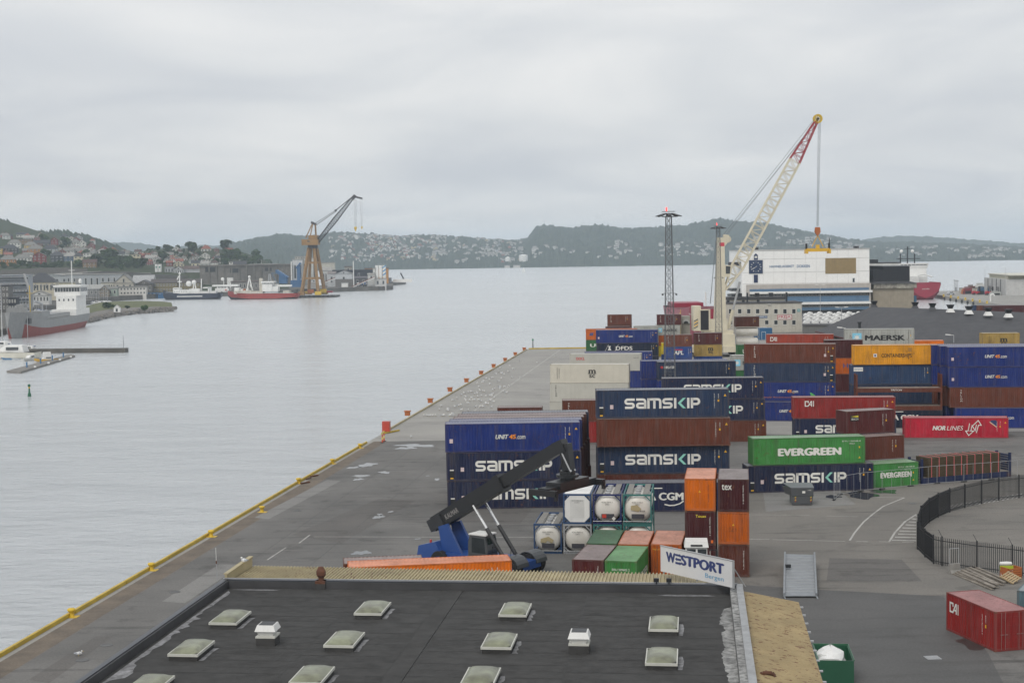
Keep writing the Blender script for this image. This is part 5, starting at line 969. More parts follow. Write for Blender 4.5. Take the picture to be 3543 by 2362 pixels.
for x in (-.45,.0,.45): m.cyl((q.x+.5+x*.6,.2,q.z-.6),(hk.x+x*.4,.2,hk.z+1.2),.045,5)
m.ob('hoist_rope',rope,t); 
m=MB(); m.prism([(hk.x-.55,hk.z+1.0),(hk.x+.55,hk.z+1.0),(hk.x+.7,hk.z-.2),(hk.x,hk.z-1.2),(hk.x-.7,hk.z-.2)],-.3,.6,'y'); m.ob('hook_block',mor,t)
z0=rp(2829,866).z; yl=mat('spreader_yellow',(.68,.4,.03),.5,rust=.3)
m=MB(); 
for s in (-1,1): m.beam((hk.x,.1,hk.z-1.0),(hk.x+s*1.4,.1,z0+.9),.18)
m.box(hk.x-.4,-.4,z0+.4,hk.x+.4,.6,z0+1.4); m.ob('spreader_bridle',yl,t); m=MB(); m.box(hk.x-2.8,-.5,z0-.3,hk.x+2.8,.7,z0+.5); m.ob('spreader_beam',yl,t)
for s in (-1,1): m=MB(); m.box(hk.x+s*2.8-.25,-1.2,z0-.8,hk.x+s*2.8+.25,1.4,z0+.3); m.ob('spreader_end',yl,t); m=MB(); m.box(hk.x+s*2.8-.2,-.3,z0+.3,hk.x+s*2.8+.2,.5,z0+1.7); m.ob('flipper',darkm,t)
# machinery heap beside the crane: ship-to-shore mooring gear seen as a grey platform with yellow rail
t=thing('gangway_tower','grey steel gangway with yellow railing left of the harbour crane','gangway',(cp(2380,1150).x,CY+4,0))
a=cp(2365,1150); b=cp(2394,1095); w=b.x-a.x
m=MB(); m.box(-w/2,0,0,w/2,3,b.z); m.ob('tower',mat('grey_plate',(.3,.29,.26),.7,streak=.4),t)
for i in range(10): m=MB(); m.beam((-w/2-.25,-.1,1+i*1.05),(-w/2-.25,3,1+i*1.05),.12); m.beam((-w/2-.25,-.1,1+i*1.05),(-w/2-.25,-.1,2.05+i*1.05),.1); m.ob('railing',rubyl,t)
for z in (3.5,8.0): m=MB(); m.prism(arc(0,z,1.0,0,180,8),-.35,0,'y'); m.ob('arched_hatch',mat('pale_steel',(.42,.43,.43),.5),t); m=MB(); m.prism(arc(0,z,.6,0,180,8),-.4,-.35,'y'); m.ob('hatch_opening',darkm,t)
# ================================================================ BUILDINGS ACROSS THE YARD
def wbox(parent,nm,x0,x1,y0,y1,z0,z1,c,m_=wallm): m=MB(); m.box(x0,y0,z0,x1,y1,z1); return m.ob(nm,m_,parent,None,0,c)
def window(parent,x,y,z,w,h,sill=True,fc=(.7,.7,.67),name='window',depth=.12):
    f=wbox(parent,name,x,x+w,y-.03,y+.02,z,z+h,fc,paintc); wbox(f,'pane',x+.08,x+w-.08,y-.045,y-.03,z+.08,z+h-.08,None,glass)
    if sill: wbox(f,'sill',x-.08,x+w+.08,y-.14,y-.03,z-.1,z,fc,paintc)
    return f
# office
D=470.0
def at(u,v,d=D): return PY(u,v,d)
a=at(2508,1150); b=at(2774,1047); t=thing('office_building','cream two-storey office with red FREJA sign beside the harbour crane','building',(0,D,0)); cw=(.5,.48,.42)
wbox(t,'wall',a.x,b.x,0,14,0,b.z,cw); wbox(t,'roof',a.x-.3,b.x+.3,-.3,14.3,b.z,b.z+.25,(.04,.04,.045),roofm); wbox(t,'plinth',a.x-.02,b.x+.02,-.03,13.9,0,.6,(.3,.29,.27))
for u in (2521,2552.6,2584,2614.8,2646.3,2678,2709,2740):
    p=at(u,1085); window(t,p.x,0,p.z,1.2,1.5)
for u in (2521,2646.3,2678,2709,2740):
    p=at(u,1123); window(t,p.x,0,p.z,1.2,1.4)
def board(t,u0,v0,u1,v1,c,d=D,nm='sign_panel',y=-.06): p=at(u0,v1,d); q=at(u1,v0,d); return wbox(t,nm,p.x,q.x,y,y+.05,p.z,q.z,c,letter),p,q
s,p,q=board(t,2690,1088.5,2740,1105.5,(.45,.02,.06)); wbox(s,'sign_face',p.x+.15,q.x-.15,-.08,-.06,p.z+.12,q.z-.12,(.68,.66,.62),letter); text('FREJA',t,p.x+.35,-.09,p.z+.28,(q.x-p.x)-.7,(q.z-p.z)-.56,(.45,.02,.06),.04)
s,p,q=board(t,2615,1092,2655,1100.5,(.03,.09,.2)); text('CHEMCO',t,p.x+.3,-.07,p.z+.15,(q.x-p.x)-.5,.45,(.7,.72,.74),.03)
s,p,q=board(t,2759,1068.5,2769,1078.5,(.06,.3,.32)); text('23',t,p.x+.15,-.07,p.z+.2,.55,.5,WH,.03)
s,p,q=board(t,2620,1131,2654,1139,(.6,.58,.54)); text('Kvalitets',t,p.x+.2,-.07,p.z+.2,2.6,.4,BK,.02,.2)
p=at(2656,1053.5); wbox(t,'wall_lamp',p.x,p.x+.9,-.5,0,p.z,p.z+.25,(.6,.6,.58))
for u in (2526,2579,2631): p=at(u,1045); wbox(t,'roof_vent',p.x-.4,p.x+.4,4,4.8,b.z+.25,b.z+1.0,None,darkm)
for u in (2593,2730): p=at(u,1046); wbox(t,'chimney',p.x-.25,p.x+.25,4,4.6,b.z+.25,b.z+3.2,None,darkm)
a2=at(2520,1038,492); b2=at(2716,1026,492); t=thing('rear_office','low flat black-roofed wing behind the cream office','building',(0,492,0)); wbox(t,'wall',a2.x,b2.x,0,10,0,b2.z-.8,cw); wbox(t,'roof',a2.x-.4,b2.x+.4,-.4,10.4,b2.z-.8,b2.z,(.035,.036,.04),roofm)
for u in (2560,2620,2668): p=at(u,1020,496); wbox(t,'roof_vent',p.x-.7,p.x+.7,4,5,b2.z,b2.z+1.2,None,darkm)
# blue hut
p=at(2648,1152,440); q=at(2672,1128,440); t=thing('site_hut','small blue cabin with white door at the foot of the office','cabin',(0,440,0)); wbox(t,'wall',p.x-3,q.x,0,2.5,0,3.4,(.03,.12,.25)); wbox(t,'door',p.x-1.0,p.x,-.06,0,.1,2.3,(.03,.12,.25)); wbox(t,'door_frame',p.x-1.1,p.x+.1,-.04,0,.05,2.4,(.6,.62,.64))
# Havnelageret
D=600.0
def at(u,v,d=600.0): return PY(u,v,d)
bl=at(2566,868); br=at(3008,861); zt=26.0; t=thing('harbour_store','large white harbour storehouse with blue clock and lettering','building',(0,D,0)); WHB=(.6,.6,.58)
wbox(t,'wall',bl.x,br.x,0,34,0,zt,(.78,.78,.765),mat('smooth_render',objcol=True,rough=.7,var=.04,spec=.25)); wbox(t,'roof',bl.x-.3,br.x+.3,-.3,34.3,zt,zt+.3,(.45,.45,.44))
for v in (895,941,980): z=at(2780,v).z; wbox(t,'panel_joint',bl.x+.2,br.x-.2,-.04,0,z,z+.12,(.42,.42,.41))
for i in range(1,12): x=bl.x+(br.x-bl.x)*i/12; wbox(t,'panel_joint',x,x+.06,-.03,0,12.5,zt-.1,(.5,.5,.49))
p=at(2582,985); zp=p.z; x1=br.x-.1
wbox(t,'podium',p.x,x1,-3,-.05,0,zp,(.42,.39,.36))
def band(v0,v1,nm,c,y0=-3.08,y1=-3,m_=wallm,x0=None): z1=at(2780,v0).z; z0=at(2780,v1).z; return wbox(t,nm,(x0 or p.x)+.8,x1-.8 if y0>-3.5 else x1+.3,y0,y1,z0,z1,c,m_)
band(997,1006,'blue_cladding',(.09,.16,.25)); band(1006,1013.5,'awning',(.72,.73,.74),-4.4,-3.1,white); band(1024,1044,'blue_cladding',(.1,.18,.28)); band(1044,1052,'awning',(.72,.73,.74),-4.4,-3.1,white); band(1062,1072,'blue_cladding',(.1,.18,.28)); band(1072,1095,'loading_bay',(.03,.03,.035),-3.1,-3,darkm)
for v0,v1 in ((1014,1024),(1053,1061)):
    z1=at(2780,v0).z; z0=at(2780,v1).z; n=34; wbox(t,'window_band',p.x+.8,x1-.8,-3.06,-3,z0,z1,None,darkm)
    for i in range(n): w=(x1-p.x-2)/n; window(t,p.x+1+i*w,-3.06,z0+.1,w*.72,z1-z0-.2,False,(.45,.44,.38))
c0=at(2591.5,946.5); c1=at(2638.5,900); cl=wbox(t,'clock_face',c0.x,c1.x,-.25,-.02,c0.z,c1.z,(.025,.045,.1),paintc); wbox(cl,'clock_rim',c0.x-.15,c1.x+.15,-.15,-.01,c0.z-.15,c1.z+.15,(.6,.6,.57),paintc)
cx,cz=(c0.x+c1.x)/2,(c0.z+c1.z)/2; r=(c1.x-c0.x)/2*.78
for i in range(12): a=i*PI/6; m=MB(); m.beam((cx+r*.78*math.sin(a),-.28,cz+r*.78*math.cos(a)),(cx+r*math.sin(a),-.28,cz+r*math.cos(a)),.05,.25); m.ob('hour_mark',white,cl)
for a,l,w in ((R(242),.95,.16),(R(236),.6,.24)): m=MB(); m.beam((cx-.5*math.sin(a),-.32,cz-.5*math.cos(a)),(cx+r*l*math.sin(a),-.32,cz+r*l*math.cos(a)),.05,w); m.ob('clock_hand',white,cl)
q0=at(2608,899.5); q1=at(2622,876); m=MB(); m.prism([(q0.x,q0.z),(q1.x,q0.z),(q1.x,q1.z-.8),((q0.x+q1.x)/2,q1.z),(q0.x,q1.z-.8)],-.15,-.02,'y'); m.ob('clock_panel',paintc,t,None,0,(.025,.04,.1)); wbox(t,'panel_window',q0.x+.3,q1.x-.3,-.18,-.15,q1.z-1.9,q1.z-1.1,(.65,.65,.6),letter)
q0=at(2608,978); q1=at(2622,950); wbox(t,'clock_panel',q0.x,q1.x,-.15,-.02,q0.z,q1.z,(.02,.035,.09),paintc)
q0=at(2662.6,926.5); q1=at(2747.5,916.5); text('HAVNELAGERET',t,q0.x,-.06,q0.z,q1.x-q0.x,q1.z-q0.z,(.12,.2,.33),.07); q0=at(2757,926); q1=at(2802,915.5); text('DOKKEN',t,q0.x,-.06,q0.z,q1.x-q0.x,q1.z-q0.z,(.12,.2,.33),.07)
q0=at(2855.5,947); q1=at(2961.6,892); wbox(t,'brown_panel',q0.x,q1.x,-.1,-.02,q0.z,q1.z,(.27,.2,.1)); q0=at(2950,976); q1=at(2957,962); window(t,q0.x,-.05,q0.z,q1.x-q0.x,q1.z-q0.z,False,(.2,.25,.3))
for u,w in ((2618,1.2),(2970,.9)): q=at(u,860); wbox(t,'roof_unit',q.x-w,q.x+w,3,5,zt+.3,zt+1.2,None,darkm)
q=at(2547,912); wbox(t,'side_canopy',q.x-2,bl.x,2,8,q.z-.9,q.z+.6,(.05,.05,.055)); 
m=MB(); q=at(2888,860); m.cyl((q.x,10,zt+.3),(q.x,10,zt+4.6),.18,6); m.beam((q.x-1,10,zt+3.6),(q.x+1.2,10,zt+3.6),.1); m.beam((q.x-.6,10,zt+2.6),(q.x+1.4,10,zt+2.6),.1); m.beam((q.x-.9,10,zt+.9),(q.x+1.0,10,zt+.9),.1); m.ob('antenna',darkm,t)
m=MB(); m.tube([(bl.x+5,1,zt+1.2),(br.x-2,1,zt+1.2)],.04)
for i in range(20): x=bl.x+5+i*(br.x-bl.x-7)/19; m.cyl((x,1,zt+.3),(x,1,zt+1.2),.03,4)
m.ob('roof_railing',steel,t)
for v in (1026,1006): q=at(2556,v); wbox(t,'side_balcony',bl.x-3.5,bl.x,4,16,q.z-.2,q.z+.8,(.06,.06,.065),darkm)
D=606.0
def at(u,v,d=D): return PY(u,v,d)
p0=at(3007,1095); p1=at(3148,982); t=thing('beige_block','beige windowless block with black upper storey and stained cornice','building',(0,D-6,0))
wbox(t,'lower_wall',p0.x+.2,p1.x,0,26,0,at(3070,996).z,(.29,.255,.2)); wbox(t,'cornice',p0.x+.3,p1.x+.9,-.9,26.6,at(3070,996).z,at(3070,980).z,(.45,.42,.36),mat('stained_cornice',(.42,.4,.34),.85,noise=(.6,(.1,.09,.08),1.0),streak=1.0))
zc=at(3070,980).z; zb=at(3070,932).z; m=MB(); m.hexa([(p0.x-1.5,-1.6,zc),(p1.x+1.4,-1.6,zc),(p1.x+1.4,27,zc),(p0.x-1.5,27,zc),(p0.x+1,0,zc+.9),(p1.x-2,0,zc+.9),(p1.x-2,26,zc+.9),(p0.x+1,26,zc+.9)]); m.ob('skirt_roof',roofm,t,None,0,(.04,.04,.045))
x0,x1=at(3006,950).x,at(3134,950).x; wbox(t,'upper_storey',x0+.4,x1,0,24,zc+.9,zb,(.018,.019,.024)); wbox(t,'upper_block',at(3043,940).x,x1,0.01,24,zb,at(3090,921).z,(.018,.019,.024)); wbox(t,'roof_edge',at(3043,940).x-.3,x1+.3,-.3,24.3,at(3090,921).z,at(3090,919).z,(.2,.21,.22)); wbox(t,'blue_shed',p1.x,p1.x+1.6,2,6,0,at(3148,1022).z,(.05,.13,.22))
q0=at(3008,931,640); q1=at(3116,909.5,640); t=thing('white_rear_block','low white block with black parapet behind the clock building','building',(0,640,0)); wbox(t,'wall',q0.x,q1.x,0,14,0,q1.z,WHB); wbox(t,'parapet',q0.x-.2,q1.x+.2,-.2,14,q1.z,q1.z+.35,None,darkm); wbox(t,'roof_unit',q0.x,at(3040,905,640).x,1,6,q1.z+.35,q1.z+1.6,None,darkm)
# roof with barrel skylights
za=6.5; A=G(2776,1122,za); B=G(2914,1122,za); C=G(2912,1084,za); Dd=G(2776,1084,za); t=thing('skylight_shed','low grey shed with rows of white barrel skylights on its roof','shed',(A.x,A.y,0))
def rr(v): return (v.x-A.x,v.y-A.y)
pts=[rr(A),(rr(B)[0]+6,rr(B)[1]),(rr(C)[0]+10,rr(C)[1]),rr(Dd)]; m=MB(); m.prism(pts,0,za-.3); m.ob('wall',wallm,t,None,0,(.16,.16,.155)); m=MB(); m.prism([(q[0]*1.01-.1,q[1]*1.01-.3) for q in pts],za-.3,za); m.ob('roof',roofm,t,None,0,(.12,.12,.125))
for j in range(6):
    for i in range(6):
        k=(j+.4)/6.2; e0=Vector(pts[0]).lerp(Vector(pts[3]),k); e1=Vector(pts[1]).lerp(Vector(pts[2]),k); e=e0.lerp(e1,(i+.35+.35*(j%2))/7.2); x,y=e.x+.5,e.y
        m=MB(); m.prism(arc(x,za,.8,0,180,6),y,y+2.4,'y'); m.ob('barrel_skylight',white,t)
# black-roofed warehouse
E_=6.0; c0=(75,322); c1=(74.4,371); r1=(85.5,361); r2=(95.2,345); t=thing('black_roof_warehouse','long warehouse with black hipped roof and ridge ventilators at right','warehouse',(75,322,0))
def w2(p,z): return (p[0]-75,p[1]-322,z)
m=MB(); m.prism([(q[0]-75,q[1]-322) for q in ((76,323),(159,287.5),(159,340),(75.4,370))],0,4.9); m.ob('wall',wallm,t,None,0,(.42,.4,.36))
rf=mat('black_shingle',(.055,.056,.062),.8,noise=(.5,(.085,.085,.09),.6),var=.2,bump=(6,.3)); m=MB(); z=12.1
V=[w2(c0,E_),w2((160,286),5.0),w2((160,340),E_),w2(c1,E_),w2(r1,z),w2(r2,z),w2((160,305),9.6)]
m.add(V,[(0,1,6,5),(0,5,4,3)]); m.add([w2(c1,E_),w2(r1,z),w2(r2,z),w2((160,305),9.6),w2((160,345),5)],[(0,1,2,3,4)]); R0=m.ob('roof',rf,t)
m=MB(); m.beam(w2(c0,E_-.15),w2((160,286),4.85),.4,.25); m.ob('eave',wallm,t,None,0,(.1,.03,.03)); m=MB(); m.beam(w2(c0,E_-.12),w2(c1,E_-.12),.4,.25); m.ob('eave',wallm,t,None,0,(.1,.03,.03))
for i in range(3): q=G(2860+i*30,1160,4.5); m=MB(); m.lathe([(.05,0),(.42,0),(.5,.05)],12,(75.3-75,330+i*7-322,4.3),'x'); m.ob('round_window',glass,t)
for i,(u,v) in enumerate(((3166,1071),(3226,1074),(3288,1077),(3352,1080),(3419,1083),(3489,1086),(3024,1064))):
    yy=(350,343.5,340,336,332.5,329,362)[i]; p=PY(u,v-2,yy); p.z=(12.1,12.0,11.75,11.5,11.25,10.95,12.1)[i]+.25; s=sub('ridge_ventilator',t,(p.x-75,p.y-322,p.z-.1)); m=MB()
    def fr(a,z0,b,z1): return [(-a,-a,z0),(a,-a,z0),(a,a,z0),(-a,a,z0),(-b,-b,z1),(b,-b,z1),(b,b,z1),(-b,b,z1)]
    m.hexa(fr(.85,-.5,.45,.35)); m.ob('base',white if 1<i<6 else rf,s); m=MB(); m.hexa(fr(.4,.35,.5,.7)); m.hexa(fr(.55,.7,.72,1.25)); m.ob('cap',darkm,s)
p=PY(2974,1135,340); m=MB(); m.cyl((p.x-75,18,p.z-.6),(p.x-75,18,p.z+1.2),.32,8); m.cyl((p.x-75,18,p.z+1.2),(p.x-75,18,p.z+1.5),.75,10,.5); m.ob('flue',darkm,t)
stack(101.5,480,-.1,[(F40,HC,'brown2','none','dark red container on the ground behind the black roof ridge at far right',5.5,0),(F40,HC,'brown2','none','dark red container second up behind the black roof ridge',5.5,0),(F40,HC,'brown2','none','dark red container just above the black roof ridge at far right',5.5,0)]) if False else None
p=PY(3408,1058,470); 
for k,(dx,dy,c,n) in enumerate(((0,0,'dmar','front'),(-1.2,2.5,'brown','second'),(-2.2,5,'slate','third'))): stack(p.x+6.1+dx,470+dy,-.06,[(F40,ST,c,'none','dark container on the ground in the %s row past the black roof'%n,0,0),(F40,ST,c,'none','dark container second up in the %s row past the black roof'%n,0,0),(F40,ST,c,'none',('dark red','brown','slate blue')[k]+' container on top of the %s row past the black roof'%n,0,0)])
# lamp posts
def lamp(u,vt,vb,d,lab,dbl=True):
    p=PY(u,vb,d); q=PY(u,vt,d); t=thing('lamp_post',lab,'lamp post',(p.x,d,0)); m=MB(); m.cyl((0,0,0),(0,0,q.z-.1),.13,6,.07); m.ob('pole',steel,t)
    for s in ((-1,1) if dbl else (-1,)): m=MB(); m.beam((0,0,q.z-.1),(s*1.1,0,q.z+.05),.08); m.beam((s*.7,0,q.z),(s*1.7,0,q.z+.08),.5,.18); m.ob('lamp_head',white,t)
lamp(2838,985,1085,520,'twin-headed lamp post in front of the blue-banded podium'); lamp(2912,1063,1100,405,'twin-headed lamp post at the end of the skylight shed'); lamp(2925,1133,1160,318,'single lamp post left of the large Maersk container',False); lamp(3300,1158,1185,316,'single lamp post in front of the black roof at right',False)
# ================================================================ RIGHT QUAY ACROSS THE INLET
lamp(3408,922,1020,835,'left of two tall lamp posts by the pale quay shed',False); lamp(3479,924,1022,812,'right of two tall lamp posts by the pale quay shed',False)
a=G(3478,1022); l=G(3405,1012); t=thing('quay_shed','pale concrete quay shed with cream roof at the right edge','shed',(a.x,a.y,0)); 
d=Vector((l.x-a.x,l.y-a.y,0)); e=Vector((60,-8,0)); hh=8.6
m=MB(); m.prism([(0,0),(e.x,e.y),(e.x+d.x,e.y+d.y),(d.x,d.y)],0,hh); m.ob('wall',wallm,t,None,0,(.5,.5,.49)); m=MB(); m.prism([(2,2),(e.x,e.y+3),(e.x+d.x,e.y+d.y),(d.x+3,d.y)],hh,hh+2.0); m.ob('roof',wallm,t,None,0,(.48,.46,.36)); m=MB(); m.prism([(1,-3),(e.x,e.y-3),(e.x+d.x,e.y+d.y),(d.x+2,d.y)],hh+2.0,hh+2.5); m.ob('roof_edge',wallm,t,None,0,(.6,.59,.52))
for i in range(1,5): m=MB(); q=d*(i/5); m.box(q.x-.25,q.y-.25,0,q.x-.02,q.y+.2,hh); m.ob('panel_joint',darkm,t)
for k in (.3,.68): q=d*k; m=MB(); m.box(q.x-.6,q.y-2,0,q.x-.1,q.y+2,4.3); m.ob('door',wallm,t,None,0,(.2,.2,.2))
m=MB(); m.prism([(18,-8),(60,-14),(60,-6),(18,-2)],5.6,6.2); m.ob('canopy',steel,t); 
for x in (19,33,47): m=MB(); m.box(x,-8.5-(x-19)*.14,0,x+.5,-8-(x-19)*.14,5.6); m.ob('canopy_post',white,t)
m=MB(); m.box(30,-3.2,0,40,-2.6,5.2); m.ob('doorway',darkm,t)
def forklift(u,v,lab,s=1.5):
    p=G(u,v); t=thing('forklift',lab,'forklift',p,.1); t.scale=(s,s,s); m=MB(); m.prism([(0,.4),(2.6,.4),(2.6,1.1),(1.8,1.3),(.3,1.5),(0,1.2)],0,1.4,'y'); m.ob('body',metalp,t,None,0,(.42,.02,.04)); m=MB(); m.tube([(.9,0,1.3),(1.0,0,2.5),(2.0,0,2.5),(2.3,0,1.1)],.06); m.tube([(.9,1.4,1.3),(1.0,1.4,2.5),(2.0,1.4,2.5),(2.3,1.4,1.1)],.06); m.box(.95,0,2.45,2.1,1.4,2.55); m.ob('cab_frame',darkm,t); m=MB(); m.box(2.65,.2,.2,2.85,1.2,3.0); m.ob('mast',darkm,t)
    for x in (.5,2.2):
        for y in (-.1,1.3): m=MB(); m.lathe([(.1,0),(.42,0),(.42,.2),(.1,.2)],12,(x,y,.42),'y'); m.ob('wheel',black,t)
forklift(3367,1020,'left of two red forklift trucks parked by the pale quay shed'); forklift(3412,1021,'right of two red forklift trucks parked by the pale quay shed')
p=G(3322,1014); t=thing('store_cabin','long pale cabin with rust-red gear on the right quay','cabin',p,-.1); m=MB(); m.box(0,0,0,12,3,2.8); m.ob('wall',wallm,t,None,0,(.5,.47,.4)); m=MB(); m.box(-.2,-.2,2.8,12.2,3.2,3.0); m.ob('roof',darkm,t)
for i,(u,v,c,w,h,lab) in enumerate(((3338,1017,(.45,.12,.03),3,3,'orange buoy drum stored on the right quay'),(3350,1017,(.2,.03,.04),5,3.6,'dark red machine stored on the right quay'),(3362,1013,(.15,.06,.04),5,4,'rust brown gear heap on the right quay'),(3398,1019,(.04,.12,.22),3,4,'left blue crate between the red forklifts'),(3438,1015,(.04,.12,.22),4,5,'blue crate stack behind the right forklift'),(3448,1021,(.4,.42,.4),6,2.0,'pale open skip with green nets by the quay shed'),(3395,1002,(.5,.5,.47),7,3.6,'white van body parked at the quay shed wall'))):
    p=G(u,v); t=thing('stored_gear',lab,'equipment',p,.05*i); n=9; m=MB()
    m.hexa([(-w/2,0,0),(w/2,0,0),(w/2,3,0),(-w/2,3,0),(-w/2*.9,.2,h*.8),(w/2*.85,.2,h),(w/2*.9,2.8,h*.9),(-w/2*.8,2.8,h*.85)]); m.ob('body',metalp,t,None,0,c); m=MB(); m.box(-w*.3,.5,h*.8,w*.2,2,h*1.15); m.ob('top_part',metalp,t,None,0,lerp(c,(.3,.3,.3),.4)); m=MB(); m.box(-w/2*.7,-.25,.2,w/2*.6,0,h*.5); m.ob('front_panel',darkm,t)
p=G(3280,1020); t=thing('parked_car','small white and blue car parked near the inlet edge','car',p,.2); m=MB(); m.prism([(0,.35),(4.4,.35),(4.4,.95),(3.6,1.05),(3.0,1.6),(1.0,1.65),(.2,1.1),(0,.9)],0,1.8,'y'); m.ob('body',metalp,t,None,0,(.5,.53,.56)); m=MB(); m.prism([(1.1,1.1),(3.3,1.1),(2.9,1.5),(1.2,1.55)],-.02,1.82,'y'); m.ob('window',glass,t)
for x in (.8,3.5): m=MB(); m.lathe([(.05,-.02),(.34,-.02),(.34,1.82),(.05,1.82)],12,(x,0,.34),'y'); m.ob('wheel',black,t)
p=G(3302,1007); q=G(3322,1008); t=thing('gantry_frame','thin grey portal frame at the end of the right quay','frame',p); h=38/ (CF/p.y); m=MB(); x=q.x-p.x
for k in (0,x): m.cyl((k,0,0),(k,0,h),.18,5); m.cyl((k+.9,0,0),(k+.9,0,h),.18,5)
m.beam((-.5,0,h),(x+1.4,0,h-.6),.5); m.ob('portal',steel,t); m=MB(); m.box(x*.6,0,0,x*.6+.8,.8,h*.35); m.ob('box',darkm,t)
p=G(3427,1043); t=thing('davit_post','white hook-shaped post on the right quay','post',p); m=MB(); m.tube([(0,0,0),(0,0,3),(.6,0,3.6),(1.6,0,3.4),(1.9,0,2.6)],.35); m.ob('post',white,t)
for i in range(7):
    k=i/6; u=3265+k*150; v=1022+k*24; p=G(u,v+4); o=copyt(bol); o.location=(p.x,p.y,0); o.scale=(1.3,)*3; tag(o,'yellow bollard on the right quay, %s from the red ship'%NM[i],'bollard','bollards along the right quay')
for i in range(6):
    u=3272+i*20; v=1033+i*3.3; p=G(u,v,-.9); t=thing('tyre_fender','black tyre fender on the inlet wall, %s from the red ship'%NM[i],'fender',(p.x-.6,p.y,-.9),0,'tyre fenders on the inlet wall'); m=MB(); m.lathe([(.55,-.25),(.9,-.25),(.9,.25),(.55,.25),(.55,-.25)],14,axis='x'); m.ob('tyre',black,t); m=MB(); m.cyl((.3,0,.5),(.5,0,1.2),.05,4); m.ob('chain',darkm,t)
# ================================================================ SHIPS NEAR THE YARD
def hull(stations,name,mats,parent,zsplit=None,**k):
    """stations: list of (y, [(x,z),...]) half sections from keel to deck on both sides"""
    m=MB(); n=len(stations[0][1]); vs=[]
    for y,sec in stations:
        for x,z in sec: vs.append((x,y,z))
        for x,z in reversed(sec): vs.append((-x,y,z))
    w=2*n
    for j in range(len(stations)-1):
        for i in range(w-1):
            zc=(vs[j*w+i][2]+vs[j*w+i+1][2])/2; m_i=1 if zsplit is not None and zc<zsplit else 0
            m.add([vs[j*w+i],vs[j*w+i+1],vs[(j+1)*w+i+1],vs[(j+1)*w+i]],[(0,1,2,3)],m_i)
        m.add([vs[j*w+n-1],vs[j*w+n],vs[(j+1)*w+n],vs[(j+1)*w+n-1]],[(0,1,2,3)],0)
    for j in (0,len(stations)-1): m.add([vs[j*w+i] for i in range(w)],[tuple(range(w))],0)
    return m.ob(name,mats,parent,**k)
redh=mat('hull_crimson',(.27,.015,.04),.4,var=.12,streak=.2); darkh=mat('hull_dark',(.02,.02,.03),.5)
p=G(3203,1037,SEA); t=thing('offshore_vessel','crimson-sterned offshore ship with white bridge moored across the inlet','ship',(p.x,p.y,SEA)); b=8.4
hull([(0,[(0,1.0),(3.5,2.2),(7.2,5),(b,8.5)]),(3,[(0,-.5),(5,.5),(8.1,4),(b,8.5)]),(14,[(0,-2),(7,-1),(b,2),(b,8.5)]),(60,[(0,-2),(7,-1),(b,2),(b,8.5)]),(82,[(0,-2),(1,0),(3,6),(4.5,11)])],'hull',[redh,darkh],t,1.2)
text('ISLAND EMPRESS',t,-2.0,-.3,5.6,4.0,.6,WH,.02)
m=MB(); m.box(-7.5,24,8.5,7.5,44,12.5); m.ob('deckhouse',white,t); m=MB(); m.box(-8.6,30,12.5,8.6,42,16.5); m.ob('accommodation',white,t); m=MB(); m.hexa([(-9,30,16.5),(9,30,16.5),(9,42,16.5),(-9,42,16.5),(-9.6,29,19.6),(9.6,29,19.6),(9.6,42,19.6),(-9.6,42,19.6)]); w=m.ob('wheelhouse',white,t)
for i in range(8): m=MB(); m.add([(-8.6+i*2.2,29.85,17.2),(-6.8+i*2.2,29.85,17.2),(-6.8+i*2.2,29.2,18.9),(-8.6+i*2.2,29.2,18.9)],[(0,1,2,3)]); m.ob('window',glass,w)
m=MB(); 
for x in (-5,-1,3): m.box(x-.3,34,19.6,x+.3,34.6,25)
m.box(-7,33,22,6,35,22.4); m.box(-1.3,33.6,25,-.7,34.2,29); m.beam((-3,34,27.5),(1.5,34,28),.3); m.ob('mast',darkm,t)
for x in (-4.5,-.3+2): m=MB(); m.ball((x,34,26.4),1.0,10,6); m.ob('radome',white,t)
m=MB(); m.tube([(2,22,8.5),(2,22,13),(5,20,13.5),(8,16,12)],.35); m.ob('deck_crane',white,t); m=MB(); m.box(-8.2,.2,8.5,8.2,.5,9.4); m.box(-8.2,.2,8.5,-7.8,22,9.4); m.box(7.8,.2,8.5,8.2,22,9.4); m.ob('bulwark',redh,t)
p=PY(2420,1088,455); t=thing('red_ship','dark red ship bow showing behind the harbour crane','ship',(57,455,SEA),.0)
hull([(-24,[(0,4),(.3,8),(.8,11.5)]),(-14,[(0,-1),(2.5,5),(5.2,12)]),(0,[(0,-2),(5.2,2),(6.3,10.6)]),(40,[(0,-2),(6.3,1),(6.3,10)]),(55,[(0,1),(5,3),(6,10)])],'hull',[redh,darkh],t,.2); m=MB(); m.box(-5,35,10,5,50,11.4); m.ob('deckhouse',redh,t); m=MB(); m.cyl((0,-10,10),(0,-10,16),.2,6); m.ob('foremast',white,t); text('ISLAND',t,-5.5,-14.3,9.6,1.8,.5,WH,.02)
